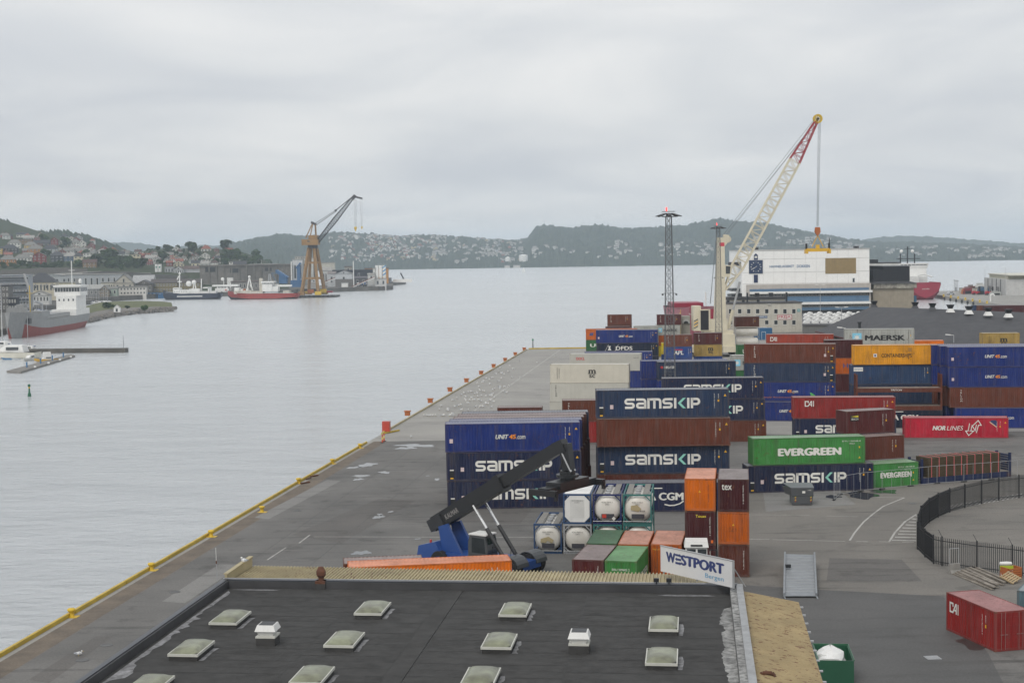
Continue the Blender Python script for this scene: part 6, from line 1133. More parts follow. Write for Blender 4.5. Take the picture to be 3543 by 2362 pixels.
# ================================================================ TOWN ACROSS THE WATER (LEFT)
US=[-250,0,130,300,450,560,640,720,800,900,960,1010]
VT={1400:[948,948,948,945,945,945,945,945,945,945,947,950],1500:[925,925,925,922,925,928,930,932,932,938,945,952],1650:[888,888,888,890,900,902,905,895,890,912,935,955],1800:[850,850,850,862,885,868,862,862,866,893,930,955],2000:[812,815,822,845,878,864,860,864,870,897,933,958],2300:[752,758,800,840,880,880,880,880,885,910,940,960]}
SHD=[(-250,1000),(330,1010),(420,1060),(560,1115),(700,1135),(860,1150),(1010,1190)]
DS=[1330,1400,1500,1650,1800,2000,2300]
def tz(u,d):
    if d<=1330: return 1.0
    def zr(D):
        if D==1330: return 1.0
        return PY(u,interp(list(zip(US,VT[D])),u),D).z
    for a,b in zip(DS,DS[1:]):
        if d<=b: k=(d-a)/(b-a); return max(1.0,zr(a)+(zr(b)-zr(a))*k)
    return max(1.0,zr(2300))
def onland(u,v,lo=1330,hi=2280):
    d=lo
    while d<hi:
        if PY(u,v,d).z<=tz(u,d): return Vector(((PY(u,v,d)).x,d,tz(u,d)))
        d+=8
    p=PY(u,v,hi); return Vector((p.x,hi,tz(u,hi)))
mg=mat('hillside_green',(.035,.052,.02),.95,noise=(.03,(.06,.06,.036),.8),var=.3,spec=.1)
m=MB(); us=list(range(-250,1011,14)); ds=[None,1330,1365,1400,1450,1500,1575,1650,1725,1800,1900,2000,2100,2200,2300,2600]; vs=[]
for u in us:
    for d in ds:
        D_=interp(SHD,u) if d is None else d; z=tz(u,min(D_,2300)) if D_<2400 else 0
        x=PY(u,900,D_).x; vs.append((x,D_,z+(1.6*vnoise(x*.05,D_*.05) if D_>1400 else 0)))
n=len(ds); m.add(vs,[(j*n+i,(j+1)*n+i,(j+1)*n+i+1,j*n+i+1) for j in range(len(us)-1) for i in range(n-1)]); m.ob('town_hillside',mg,kind='structure')
# dock wall in front of it, and two outer docks
mdw=mat('dock_wall',(.13,.12,.105),.9,noise=(.2,(.05,.05,.045),.8),streak=.6)
m=MB()
pts=[(PY(u,900,interp(SHD,u)).x,interp(SHD,u)) for u in us]; poly=[(x,y-.5) for x,y in pts]+[(x,y+60) for x,y in reversed(pts)]; m.prism(poly,SEA-3,1.02); m.ob('town_dock',mdw,kind='structure')
def dock(name,px_,zt,back=40):
    f=[G(u,v,SEA) for u,v in px_]; poly=[(p.x,p.y) for p in f]+[(p.x*(1+back/p.y),p.y+back) for p in reversed(f)]; m=MB(); m.prism(poly,SEA-3,zt); return m.ob(name,mdw,kind='structure')
dock('silo_dock',[(1000,1013),(1130,1011),(1230,1007),(1310,1005),(1360,1002)],1.2,130); dock('outer_dock',[(1290,991),(1340,989),(1395,984),(1404,983)],1.2,60)
m=MB(); m.prism([(-420,430),(-215,470),(-192,560),(-203,640),(-232,720),(-262,790),(-275,1030),(-700,1030)],SEA-3,.4); m.ob('marina_quay',mdw,kind='structure')
# breakwater
fr_=[(292,1119),(330,1108),(400,1094),(470,1086),(540,1081),(598,1077)]; bk=[(300,1074),(345,1058),(420,1055),(500,1057),(570,1060),(592,1066)]
m=MB(); vs=[]
for (a,b) in zip(fr_,bk):
    A=G(*a,SEA-.3); B=G(*b,SEA-.3)
    for k,z in ((0,-.4),(.12,1.0),(.24,1.9),(.4,3.0),(.75,3.3),(.9,1.8),(1,-.4)): p=A.lerp(B,k); vs.append((p.x,p.y,SEA+z+.4*random.random()))
m.add(vs,[(j*7+i,(j+1)*7+i,(j+1)*7+i+1,j*7+i+1) for j in range(5) for i in range(6)],0); m.m[-30:]=[1 if i in(2,3) else 0 for j in range(5) for i in range(6)]
m.ob('breakwater',[stone,mat('shore_grass',(.12,.13,.05),.95,noise=(.3,(.07,.08,.03),.8))],kind='structure')
random.seed(21); rk=MB()
for i in range(170):
    k=random.random()*5; j=min(4,int(k)); A=G(fr_[j][0]+(fr_[j+1][0]-fr_[j][0])*(k-j),fr_[j][1]+(fr_[j+1][1]-fr_[j][1])*(k-j),SEA); w=random.uniform(.8,2.0); h=random.uniform(-.2,1.6); rk.hexa([(A.x+random.uniform(-w,w)*.3+sx*w,A.y+4*h/1.6+sy*w,SEA+h+sz*w*.8-.3) for sx,sy,sz in ((-1,-1,0),(1,-1,0),(1,1,0),(-1,1,0),(-.7,-.7,1),(.6,-.8,1),(.7,.6,1),(-.6,.7,1))])
rk.ob('breakwater_stones',stone,kind='stuff')
# hills behind the town
Range([(-90,488),(-40,492),(0,498),(20,503),(40,521),(60,531),(78,545),(95,570)],2250,2500,.9,base=40,seed=12,amp=7).build('wooded_hill',fm2,2.6,16,1)
Range([(20,545),(45,534),(70,530),(105,528),(140,529),(175,533),(200,538),(225,547),(265,561),(300,580),(325,600)],2450,2800,.9,base=20,seed=14,amp=7).build('conifer_ridge',fm2,2.4,16,1)
# ---------------------------------------------------------------- houses
HC_={'white':(.62,.61,.57),'cream':(.55,.5,.36),'orange':(.36,.16,.05),'red':(.2,.03,.03),'slate':(.05,.06,.075),'blue':(.06,.1,.16),'black':(.03,.033,.04),'yellow':(.55,.38,.1),'brown':(.2,.13,.07),'grey':(.38,.4,.41),'pale':(.5,.52,.5)}
RC={'grey':(.2,.195,.18),'dark':(.045,.047,.055),'red':(.26,.08,.05),'brown':(.09,.045,.035),'pale':(.34,.33,.31)}
def roofmesh(m,w,d,z0,h,kind,ov=.5):
    x0,x1,y0,y1=-w/2-ov,w/2+ov,-ov,d+ov
    if kind=='hip': r=min(w,d)/2*.95; m.add([(x0,y0,z0),(x1,y0,z0),(x1,y1,z0),(x0,y1,z0),(x0+r,d/2,z0+h),(x1-r,d/2,z0+h)],[(0,1,5,4),(1,2,5),(2,3,4,5),(3,0,4),(3,2,1,0)])
    elif kind=='gx': m.add([(x0,y0,z0),(x1,y0,z0),(x1,y1,z0),(x0,y1,z0),(x0,d/2,z0+h),(x1,d/2,z0+h)],[(0,1,5,4),(2,3,4,5),(1,2,5),(3,0,4),(3,2,1,0)])
    elif kind=='gy': m.add([(x0,y0,z0),(x1,y0,z0),(x1,y1,z0),(x0,y1,z0),(0,y0,z0+h),(0,y1,z0+h)],[(0,4,5,3),(1,2,5,4),(3,2,1,0)])
    else: m.box(x0,y0,z0,x1,y1,z0+.5)
def house(loc,w,h,d,wc,rc,kind,label,group=None,name='house',cols=4,rows=2,rh=None,cat='house',chim=True):
    t=thing(name,label,cat,loc,math.atan2(-loc[0],loc[1])*.6 if abs(loc[0])>1 else 0,group); wc=HC_.get(wc,wc); rc=RC.get(rc,rc)
    m=MB(); m.box(-w/2,0,-4,w/2,d,h); rh=rh or min(w,d)*.36
    if kind=='gy': m.add([(-w/2,0,h),(w/2,0,h),(0,0,h+rh*.97)],[(0,1,2)])
    m.ob('wall',wallm,t,None,0,wc); m=MB(); roofmesh(m,w,d,h,rh,kind); r=m.ob('roof',roofm,t,None,0,rc)
    if kind!='flat' and chim: wbox(r,'chimney',-w*.12,-w*.12+.9,d*.45,d*.45+.9,h+rh*.4,h+rh+1.0,(.2,.12,.1))
    fc=(.62,.61,.57) if sum(wc)<1.2 else (.3,.3,.28)
    for j in range(rows):
        z=h*(j+.32)/rows; ww=min(1.7,w/cols*.5)
        for i in range(cols): x=-w/2+w*(i+.5)/cols-ww/2; f=wbox(t,'window',x,x+ww,-.06,0,z,z+h/rows*.48,fc,paintc); wbox(f,'pane',x+.2,x+ww-.2,-.1,-.06,z+.2,z+h/rows*.48-.2,None,glass)
    if kind=='gy': f=wbox(t,'window',-.7,.7,-.06,0,h+.3,h+rh*.5,fc,paintc); wbox(f,'pane',-.5,.5,-.1,-.06,h+.45,h+rh*.5-.15,None,glass)
    return t
HS=[ # u0,u1,eave v,base v,wall,roof,kind,row
(0,54,899,924,'orange','grey','hip',1),(48,107,892,912,'white','grey','hip',1),(114,159,884,921,'red','grey','gy',1),(175,220,884,908,'slate','dark','hip',1),(221,266,886,908,'blue','pale','hip',1),(255,286,886,915,'cream','dark','hip',1),(287,322,876,893,'white','pale','flat',1),(286,334,909,930,'brown','brown','gx',1),
(4,61,859,877,'black','dark','hip',2),(-12,8,860,884,'yellow','dark','gx',2),(95,148,862,884,'orange','grey','hip',2),(148,198,862,883,'grey','dark','hip',2),(193,219,865,877,'cream','grey','hip',2),(219,256,866,878,'pale','grey','gx',2),(258,296,866,878,'pale','grey','gx',2),(300,331,865,876,'white','brown','gy',2),(332,376,868,879,'white','red','gy',2),(345,374,858,870,'red','grey','gy',2),(377,404,866,876,'pale','red','hip',2),
(27,71,841,861,'white','grey','hip',3),(84,127,848,862,'yellow','grey','hip',3),(59,112,827,846,'brown','dark','flat',3),(114,171,842,850,'slate','dark','gx',3),(176,200,828,850,'red','brown','gy',3),(200,208,833,850,'white','grey','gy',3),(206,226,834,845,'white','grey','gy',3),(245,275,838,856,'white','grey','hip',3),(270,296,838,856,'white','grey','gy',3),(240,266,854,864,'brown','grey','hip',3),(305,328,846,862,'red','grey','gy',3),
(8,34,815,828,'pale','grey','hip',4),(57,97,812,822,'white','dark','gx',4),(80,118,822,834,'white','pale','gx',4),(118,150,830,838,'white','brown','gx',4),(125,153,822,828,'white','grey','hip',4),
(394,430,878,888,'grey','dark','gx',5),(420,447,874,886,'white','grey','gx',5),(446,486,880,913,'cream','dark','flat',5),(465,495,871,884,'white','grey','flat',5),(464,509,896,918,'slate','dark','flat',5),(502,545,892,905,'white','pale','gx',5),(530,548,896,910,'white','dark','gy',5),(548,572,888,899,'pale','grey','gy',5),(570,589,890,904,'white','dark','gy',5),(589,605,890,899,'white','red','gx',5),(595,625,862,880,'white','dark','gy',6),(623,643,862,873,'white','grey','flat',6),(604,626,898,909,'grey','grey','gx',5),(628,648,896,904,'white','grey','gy',5),(662,683,895,906,'white','grey','gx',5),(575,597,908,921,'red','red','gx',7),(600,636,915,924,'cream','brown','gy',7),(662,692,910,924,'cream','dark','gx',7),(695,730,861,872,'white','red','hip',6),(693,726,884,898,'white','pale','gy',5),(696,722,898,914,'white','pale','flat',7),(727,742,901,910,'white','pale','gy',7),(692,724,917,924,'pale','pale','gx',7),(740,756,868,873,'red','brown','gx',6),(792,836,906,924,'white','pale','flat',7),(778,805,868,877,'white','red','gx',6),(830,842,902,915,'slate','pale','gx',7),(895,905,902,910,'white','pale','gx',7)]
ROWN={1:'lowest row on the left hillside',2:'second row of the left hillside',3:'third row of the left hillside',4:'top row of the left hillside',5:'middle of the low hill',6:'crest of the low hill',7:'foot of the low hill'}
ORD=['first','second','third','fourth','fifth','sixth','seventh','eighth','ninth','tenth','eleventh','twelfth','thirteenth','fourteenth','fifteenth','sixteenth']
KN={'hip':'hipped','gx':'long','gy':'gabled','flat':'flat'}
for row in range(1,8):
    for k,(u0,u1,ve,vb,wc,rc,kd,_) in enumerate(sorted([h for h in HS if h[7]==row])):
        p=onland((u0+u1)/2,vb+1); s=p.y/CF; w=(u1-u0)*s*.95; h=(vb-ve)*s; 
        house(p,w,max(3.2,h),min(w,9 if w<16 else 11),wc,rc,kd,'%s house with %s roof, %s from left in the %s'%(wc,KN[kd],ORD[k],ROWN[row]),'houses on the town hillsides',cols=max(2,int(w/3.2)),rows=max(1,min(4,int(round(h/2.9)))),rh=None if kd!='hip' else min(w,10)*.42)
random.seed(41)
for i in range(64):
    z=i%2; u=random.uniform(0,330) if z else random.uniform(400,760); v=random.uniform(822,902) if z else random.uniform(884,922); p=onland(u,v); s=p.y/CF; w=random.uniform(15,26)*s
    house(p,w,random.uniform(9,15)*s,9,random.choice(('white','white','white','cream','pale','grey','red')),random.choice(('grey','dark','grey','red','brown')),random.choice(('gy','gx','hip')),('small wooden house squeezed between larger ones on the left hillside','small wooden house in the crowd on the low hill')[1-z],('infill houses on the left hillside','infill houses on the low hill')[1-z],cols=3,rows=2)
# ---------------------------------------------------------------- trees
def crown_mesh(seed,n=420,con=False):
    random.seed(seed); m=MB(); bl=[]
    if con:
        for i in range(n):
            z=random.random()**.8; r=(1-z)*.34*(.6+.5*random.random()); a=random.random()*6.28; bl.append((r*math.cos(a),r*math.sin(a),.08+z*.92,.055))
    else:
        L=[(random.uniform(-.28,.28),random.uniform(-.28,.28),random.uniform(.38,.85),random.uniform(.16,.27)) for i in range(9)]
        for i in range(n):
            c=L[i%9]; a,b=random.random()*6.28,math.acos(random.uniform(-1,1)); r=c[3]*(.65+.4*random.random()); bl.append((c[0]+r*math.sin(b)*math.cos(a),c[1]+r*math.sin(b)*math.sin(a),c[2]+r*math.cos(b),.06+.03*random.random()))
    for x,y,z,s in bl:
        a=Vector((random.gauss(0,1),random.gauss(0,1),random.gauss(0,1))).normalized(); b=a.cross(Vector((random.gauss(0,1),random.gauss(0,1),random.gauss(0,1)))).normalized(); c=Vector((x,y,z)); m.add([c-a*s-b*s*.6,c+a*s-b*s,c+a*s+b*s*.7,c-a*s*.6+b*s],[(0,1,2,3)])
    me=m.mesh('crown'); return me
leafm=mat('leaf_green',objcol=True,rough=.8,var=.35,spec=.2); bark=mat('bark',(.09,.07,.05),.95)
CR_=[crown_mesh(s) for s in (1,2,3)]+[crown_mesh(4,420,True)]
m=MB(); m.cyl((0,0,-.08),(0,0,.6),.035,6,.015)
for a in range(4): m.cyl((0,0,.3+.06*a),(.2*math.cos(a*1.7),.2*math.sin(a*1.7),.62),.014,4,.005)
TRK=m.mesh('trunk'); TRK.materials.append(bark)
for q in CR_: q.materials.append(leafm)
def tree(p,h,label,group,kind=None,wid=1.0):
    t=thing('fir_tree' if kind==3 else 'leafy_tree',label,'tree',p,random.random()*6,group); t.scale=(h*wid,h*wid,h); k=random.randrange(3) if kind is None else kind
    mkobj('trunk',TRK,None,t); g=random.uniform(.8,1.25); mkobj('crown',CR_[k],None,t,None,0,(.045*g,.075*g*random.uniform(.9,1.15),.022*g))
random.seed(31)
TL=[(156,842,44,'big dark tree rising beside the red gabled house at the top'),(232,856,48,'round tree between the white houses in the upper rows'),(330,925,60,'large leafy tree above the retaining wall by the road'),(375,915,72,'tall leafy tree group head in the middle of the hillside'),(388,925,52,'leafy tree before the cream flats'),(425,918,46,'pale green tree below the grey house'),(487,930,50,'dark round tree above the white silo'),(563,905,46,'dark green tree among white houses on the low hill'),(515,900,26,'small round tree before the big white house'),(670,880,58,'large dark tree on the crest beside the mansion'),(774,872,56,'broad crowned tree on the crest near the red roof'),(574,855,20,'lone tree on the shrubby skyline'),(748,918,34,'round tree at the foot of the low hill'),(780,920,36,'second round tree at the foot of the low hill'),(872,918,34,'round dark tree above the concrete bunker'),(150,884,30,'dark tree between two red and orange houses'),(205,906,36,'dark shrubby tree below the black house'),(270,925,36,'tree in front of the retaining wall')]
for u,v,hp,lab in TL:
    p=onland(u,v); tree(p,hp*.72*p.y/CF,lab,None,None,1.3)
def scatter(n,u0,u1,v0,v1,h0,h1,lab,grp,kind=None):
    for i in range(n):
        u,v=random.uniform(u0,u1),random.uniform(v0,v1); p=onland(u,v); tree(p,random.uniform(h0,h1)*p.y/CF,lab,grp,kind,1.15)
scatter(46,0,300,915,934,12,20,'small bushy tree on the bank above the road wall','bushes on the bank below the houses')
scatter(30,760,1000,872,925,16,32,'bushy tree on the green slope above the bunker','trees on the slope above the bunker')
scatter(26,0,330,835,905,10,20,'garden tree between the houses on the left hillside','garden trees on the left hillside')
scatter(30,480,700,868,925,9,18,'garden tree between the houses on the low hill','garden trees on the low hill')
scatter(22,480,620,852,872,10,22,'scrubby tree on the skyline of the low hill','skyline scrub on the low hill')
scatter(9,950,1005,905,925,14,22,'slim fir at the seaward end of the low hill','firs at the seaward end',3)
scatter(16,330,480,918,940,20,34,'leafy roadside tree above the stone wall','roadside trees above the stone wall')
# road wall and viaduct
def wallrun(pts,h,nm,lab,c,d):
    A=[PY(u,v,d) for u,v in pts]; t=thing(nm,lab,'wall',A[0]); 
    for a,b in zip(A,A[1:]): m=MB(); m.hexa([tuple(a-A[0]+Vector((0,0,-h))),tuple(b-A[0]+Vector((0,0,-h))),tuple(b-A[0]+Vector((0,3,-h))),tuple(a-A[0]+Vector((0,3,-h))),tuple(a-A[0]),tuple(b-A[0]),tuple(b-A[0]+Vector((0,3,0))),tuple(a-A[0]+Vector((0,3,0)))]); m.ob('wall_section',wallm,t,None,0,c)
wallrun([(-60,934),(30,934),(90,929),(160,926),(225,926),(300,930)],9,'retaining_wall','grey rock retaining wall below the red house',(.13,.12,.11),1398); wallrun([(90,953),(180,947),(260,942),(340,938),(430,940),(520,945)],3.4,'road_viaduct','pale road viaduct parapet running below the hillside',(.34,.33,.31),1390); wallrun([(285,944),(360,938),(450,941),(560,950),(650,955)],12,'stone_wall','dark stone wall under the road in the middle',(.09,.085,.08),1380); wallrun([(550,955),(640,962),(700,968)],7,'dark_wall','dark wall behind the dark blue vessel',(.08,.075,.07),1330)
# ---------------------------------------------------------------- waterfront buildings
def bld(u0,u1,vt,vb,d,wc,rc,kd,lab,dep=20,cols=6,rows=1,rh=None,name='dock_building'):
    a=PY(u0,vt,d); b=PY(u1,vt,d); base=1.0 if vb is None else PY((u0+u1)/2,vb,d).z; w=b.x-a.x
    return house(((a.x+b.x)/2,d,base),w,a.z-base,dep,wc,rc,kd,lab,None,name,cols,rows,rh,'building',False)
bld(-40,28,990,None,775,(.13,.125,.12),'dark','flat','dark grey office block at the far left of the marina',18,6,4); bld(29,56,1032,None,770,(.02,.022,.03),'dark','flat','small black cube building beside the grey ship',12,3,2)
t=bld(-30,96,955,None,850,(.35,.37,.4),(.3,.32,.35),'flat','pale grey apartment block with balconies behind the grey ship',20,12,5)
for j in range(4): wbox(t,'balcony',-10,10,-1.6,0,3+j*4,3.3+j*4,(.25,.27,.3)); wbox(t,'balcony_rail',-10,10,-1.62,-1.58,3.3+j*4,4.3+j*4,None,glass)
t=bld(92,192,1001,None,960,(.5,.46,.36),'dark','hip','long house with dark roof and five white dormers by the marina',16,9,1,6.0)
for i in range(5): f=wbox(t,'dormer',-7.5+i*3.4,-5.9+i*3.4,0,4,t.children[0].bound_box[1][2]+.3 if False else 3.4,5.6,(.62,.6,.55)); m=MB(); m.prism([(-7.7+i*3.4,5.6),(-5.7+i*3.4,5.6),(-6.7+i*3.4,6.8)],-.2,4,'y'); m.ob('dormer_roof',roofm,f,None,0,(.3,.3,.3)); wbox(f,'pane',-7.1+i*3.4,-6.3+i*3.4,-.05,0,3.9,5.2,None,glass)
t.location.z=PY(140,1018,960).z
bld(104,168,1022,None,900,(.6,.6,.58),'grey','gy','white boat shed with small gable behind the grey ship',14,6,1,2.6)
bld(230,422,951,None,1260,(.36,.38,.4),'pale','flat','long grey-blue flat hall behind the boatyards',30,10,1); bld(138,232,955,None,1262,(.4,.42,.43),'pale','gy','grey gabled end of the long hall by the viaduct',30,4,1,1.6)
bld(195,266,978,None,1160,(.52,.48,.36),'pale','flat','low cream building behind the white ship bridge',16,7,1); bld(350,422,978,None,1190,(.53,.5,.42),'pale','flat','low cream factory with a row of dark windows',16,9,1)
bld(238,352,1001,None,1060,(.2,.2,.2),(.36,.36,.34),'gx','old warehouse with pale sagging roof by the moored yachts',20,8,1,3.0); bld(345,377,1004,None,1058,(.22,.19,.15),'grey','gy','brown brick gable of the old boat warehouse',22,2,2,3.4); bld(373,404,999,None,1064,(.33,.4,.34),'grey','gx','pale green workshop beside the brick gable',12,2,1,1.6)
bld(396,460,979,None,1190,(.46,.43,.37),'grey','gy','tall cream gable of the large stone hall',34,3,1,6.5); bld(458,527,979,None,1200,(.33,.33,.33),(.38,.38,.38),'gx','pale grey sheet roof of the large stone hall',34,4,1,6.0); bld(404,503,994,None,1086,(.58,.56,.52),'grey','flat','white two-storey dock office with two rows of windows',14,9,2)
bld(470,525,983,None,1140,(.13,.12,.11),'dark','gy','dark brick building with arched gable behind the dock office',20,4,1,3.0); bld(523,612,979,None,1160,(.2,.165,.085),(.075,.06,.055),'gx','left half of the long ochre warehouse behind the dark blue vessel',18,9,2,3.0); bld(613,690,979,None,1165,(.2,.165,.085),(.075,.06,.055),'gx','right half of the long ochre warehouse behind the dark blue vessel',18,7,2,3.0)
for i,(a,b) in enumerate(((491,512),(514,541),(546,574))): bld(a,b,1014.5,None,1105,(.03,.11,.24),(.05,.13,.26),'flat','%s of three blue containers on the dock by the dark blue vessel'%('left','middle','right')[i],3,2,1,name='dock_container')
for i,(a,b) in enumerate(((536,547),(548,559))):
    p=PY((a+b)/2,913,1420); t=thing('round_silo',('left' if i==0 else 'right')+' of the twin white silos with green emblem','silo',(p.x,1420,1)); m=MB(); m.cyl((0,0,0),(0,0,p.z-1),1.55,14); m.ob('shell',white,t); m=MB(); m.lathe([(.02,0),(.8,0)],12,(0,-1.6,p.z-4),'y'); m.ob('emblem',letter,t,None,0,(.03,.2,.14)); m=MB(); m.cyl((0,0,p.z-1),(0,0,p.z-.7),1.7,14); m.ob('cap',darkm,t)
bld(598,636,933,949,1405,(.5,.51,.52),'brown','gy','white gabled factory front above the ochre warehouse',26,5,1,3.0); bld(636,690,931,952,1410,(.48,.49,.52),(.1,.06,.05),'gx','white factory wing with brown roof and rows of small windows',20,14,2,3.0); bld(570,600,925,948,1415,(.4,.41,.43),'pale','flat','grey sheet-metal hall beside the twin silos',14,3,1)
bld(692,800,948,964,1385,(.5,.5,.5),'dark','flat','long low white garage row with dark doors',12,9,1); bld(700,725,943,948,1390,(.55,.55,.56),'pale','flat','small white upper hall over the garage row',12,3,1)
# bunker
BK_=mat('bunker_concrete',(.2,.185,.165),.9,noise=(.08,(.09,.085,.08),.9),streak=.9,var=.25)
p=PY(690,922,1345); q=PY(1014,922,1345); t=thing('concrete_bunker','long stained concrete bunker behind the red vessel','bunker',(p.x,1345,1)); w=q.x-p.x; h=p.z-1
m=MB(); m.box(0,0,0,w,40,h); m.ob('wall',BK_,t); m=MB(); m.box(-.5,-1,h,w+.5,41,h+1.2); m.ob('roof_slab',BK_,t)
for i in range(12): m=MB(); m.box(8+i*w/12.5,-.8,0,9.2+i*w/12.5,0,h); m.ob('pilaster',BK_,t)
for x0,x1,z0,z1 in ((5,14,h-5,h-1),(27,36,h-6,h-2),(58,64,h-5,h-2)): m=MB(); m.box(x0,-.05,z0,x1,.1,z1); m.ob('opening',darkm,t)
bld(862,960,915.5,922,1360,(.42,.42,.4),(.4,.4,.39),'flat','pale flat hall on top of the concrete bunker',20,6,1); bld(808,850,917,925,1358,(.07,.07,.07),'dark','gx','dark lean-to roof on the bunker',10,2,1)
bld(800,905,975,None,1180,(.2,.19,.18),(.14,.1,.09),'flat','low brown quay shed behind the red vessel',14,8,1); bld(905,960,985,None,1160,(.4,.42,.44),'pale','flat','low white sheds behind the red vessel bridge',10,6,1)
for i,(a,b) in enumerate(((786,795),(796,805))): p=PY((a+b)/2,961,1200); t=thing('white_tank',('left' if i==0 else 'right')+' of two square white tanks on the dock','tank',(p.x,1200,1)); m=MB(); m.box(-1.1,0,0,1.1,2.5,p.z-1); m.ob('body',white,t); m=MB(); m.box(-1.15,-.05,p.z-1,1.15,2.55,p.z-.8); m.ob('lid',steel,t)
# blue conveyor house
p=PY(975,982,1225); t=thing('conveyor_house','blue sloping conveyor building beside the floating crane','building',(p.x,1225,1)); s=1225/CF
def bp_(u,v): q=PY(u,v,1225); return (q.x-p.x,q.z-1)
bm=mat('cladding_blue',(.035,.12,.27),.5,var=.15,streak=.2); m=MB(); m.prism([bp_(965,981),bp_(991,981),bp_(993,962),bp_(965,945)],0,8,'y'); m.ob('lower_house',bm,t); m=MB(); m.prism([bp_(952,935),bp_(957,933),bp_(996,958),bp_(989,965),bp_(955,944)],-.5,8.5,'y'); m.ob('sloping_gallery',bm,t); m=MB(); a=bp_(938,945); b=bp_(960,985); m.beam((a[0],2,a[1]),(b[0],2,b[1]),1.2); c=bp_(955,945); m.beam((a[0],2,a[1]),(c[0],2,c[1]),1.5); m.ob('chute',metalp,t,None,0,(.1,.13,.17))
# grain silo
t=bld(1012,1046,898,None,1290,(.56,.57,.57),'pale','flat','tall white grain silo house with blue elevator leg',14,2,1); a=PY(1029,900,1290); h=a.z
m=MB(); m.box(-.5,-3.2,0,2.4,-.2,h-6); m.ob('blue_elevator',bm,t); m=MB(); m.box(-6,-4,0,6,0,6); m.ob('blue_base',bm,t); m=MB(); m.cyl((-5,-3,0),(-5,-3,h-2),.6,8); m.ob('pipe',white,t)
for k in range(4): m=MB(); m.box(-1.2+k*.9,-3.6,h-8+k*1.1,.2+k*.9,-.2,h-6.4+k*1.1); m.ob('elevator_head',bm,t)
bld(1046,1095,893,None,1300,(.52,.53,.5),'pale','flat','pale grain silo block behind the floating crane',14,3,1); bld(1021,1064,888.5,897,1302,(.5,.5,.46),'pale','flat','penthouse with dark windows on the grain silo',8,5,1)
t=bld(1112,1157,909.5,None,1380,(.5,.49,.43),'pale','flat','cream cube building right of the floating crane',16,2,1); bld(1116,1147,936,None,1330,(.58,.58,.57),'pale','gx','small white house below the cream cube building',8,4,1,3.0)
bld(1072,1100,976,None,1240,(.6,.6,.6),'pale','gy','white storage tent on the dock behind the crane legs',10,1,1,3.0)
p=G(1082,998,1.2); t=thing('gravel_heap','grey gravel heap on the dock behind the crane legs','gravel heap',p); m=MB(); m.lathe([(9,0),(6,2.2),(3,4.2),(.1,5.2)],12); m.ob('heap',mat('gravel',(.19,.18,.165),.95),t)
t=bld(1160,1218,947,1000,1270,(.5,.52,.54),'grey','gy','grey gabled aggregate shed with concrete base on the silo dock',22,1,1,2.6); wbox(t,'concrete_base',-7.05,7.05,-.3,22,-4,8.4,(.16,.15,.14)); bld(1134,1160,948,None,1275,(.48,.49,.5),(.2,.17,.16),'gx','lower wing of the aggregate shed',18,1,1,2.2)
bld(1192,1217,923,940,1345,(.3,.29,.26),'brown','flat','brown rooftop hoist house beyond the aggregate shed',10,1,1); bld(1150,1296,936,None,1345,(.03,.033,.045),'dark','flat','long black hall behind the silos',30,4,1); bld(1262,1342,929.5,None,1420,(.42,.2,.05),'brown','flat','orange-brown hall behind the striped silo',20,1,1); bld(1225,1268,962,None,1300,(.1,.095,.1),(.11,.1,.115),'gx','low grey shed behind the conveyor belt',10,2,1,1.5)
for i in range(3):
    u=1304+i*12.6; p=PY(u,918,1268); t=thing('cement_silo',('leftmost white','middle white','blue and white striped')[i]+' cement silo on the concrete plant','silo',(p.x,1268,1)); z0=PY(u,959,1268).z-1; h=p.z-1; m=MB(); m.cyl((0,0,z0),(0,0,h),1.42,18); m.ob('shell',white,t); m=MB(); m.cyl((0,0,z0-2.5),(0,0,z0),.4,12,1.4); m.ob('cone',white,t)
    m=MB(); m.tube([(-1.3,-.9,h),(-1.3,-.9,h+1),(1.3,-.9,h+1),(1.3,-.9,h)],.06); m.ob('top_rail',steel,t)
    if i==2:
        for k in range(3):
            m=MB(); vs=[]
            for j in range(9): a=PI+j/8*PI; zz=z0+.6+k*3.1+j/8*2.6; vs+=[(1.46*math.cos(a),1.46*math.sin(a),zz),(1.46*math.cos(a),1.46*math.sin(a),zz+1.3)]
            m.add(vs,[(2*j,2*j+2,2*j+3,2*j+1) for j in range(8)]); m.ob('blue_stripe',letter,t,None,0,(.1,.28,.48))
bld(1297,1336,966,None,1262,(.54,.54,.53),'pale','flat','white base block under the cement silos',12,2,1); bld(1290,1298,929,None,1266,(.55,.55,.52),'pale','flat','slim white stair tower left of the silos',6,1,1); bld(1272,1297,950,973,1264,(.5,.5,.48),'pale','gx','white mixing house left of the silos',8,1,1,1.2)
p=PY(1224,985,1262); q=PY(1224,903,1262); t=thing('white_chimney','slender white chimney pole on the silo dock','chimney',(p.x,1262,1.2)); m=MB(); m.cyl((0,0,0),(0,0,q.z-1.2),.5,10,.4); m.ob('stack',white,t); m=MB(); m.cyl((0,0,0),(0,0,1),.9,10); m.ob('base',concrete,t)
for i,(a,b) in enumerate((((1216,992),(1296,957)),((1122,975),(1160,960)))):
    A=PY(*a,1258); B=PY(*b,1258); t=thing('conveyor_belt',('long rust-edged conveyor belt rising to the cement silos','short conveyor belt rising to the aggregate shed')[i],'conveyor',A); d=B-A; m=MB(); m.beam((0,0,0),d,1.6,.5); m.ob('belt_frame',mat('conveyor_red',(.2,.07,.05),.6),t); m=MB(); m.beam((0,-.2,-.8),d+Vector((0,-.2,-.8)),1.2,.5); m.ob('truss',white,t)
    for k in (.3,.7): e=d*k; m=MB(); m.beam((e.x,0,e.z),(e.x,0,1.2-A.z),.4); m.ob('leg',steel,t)
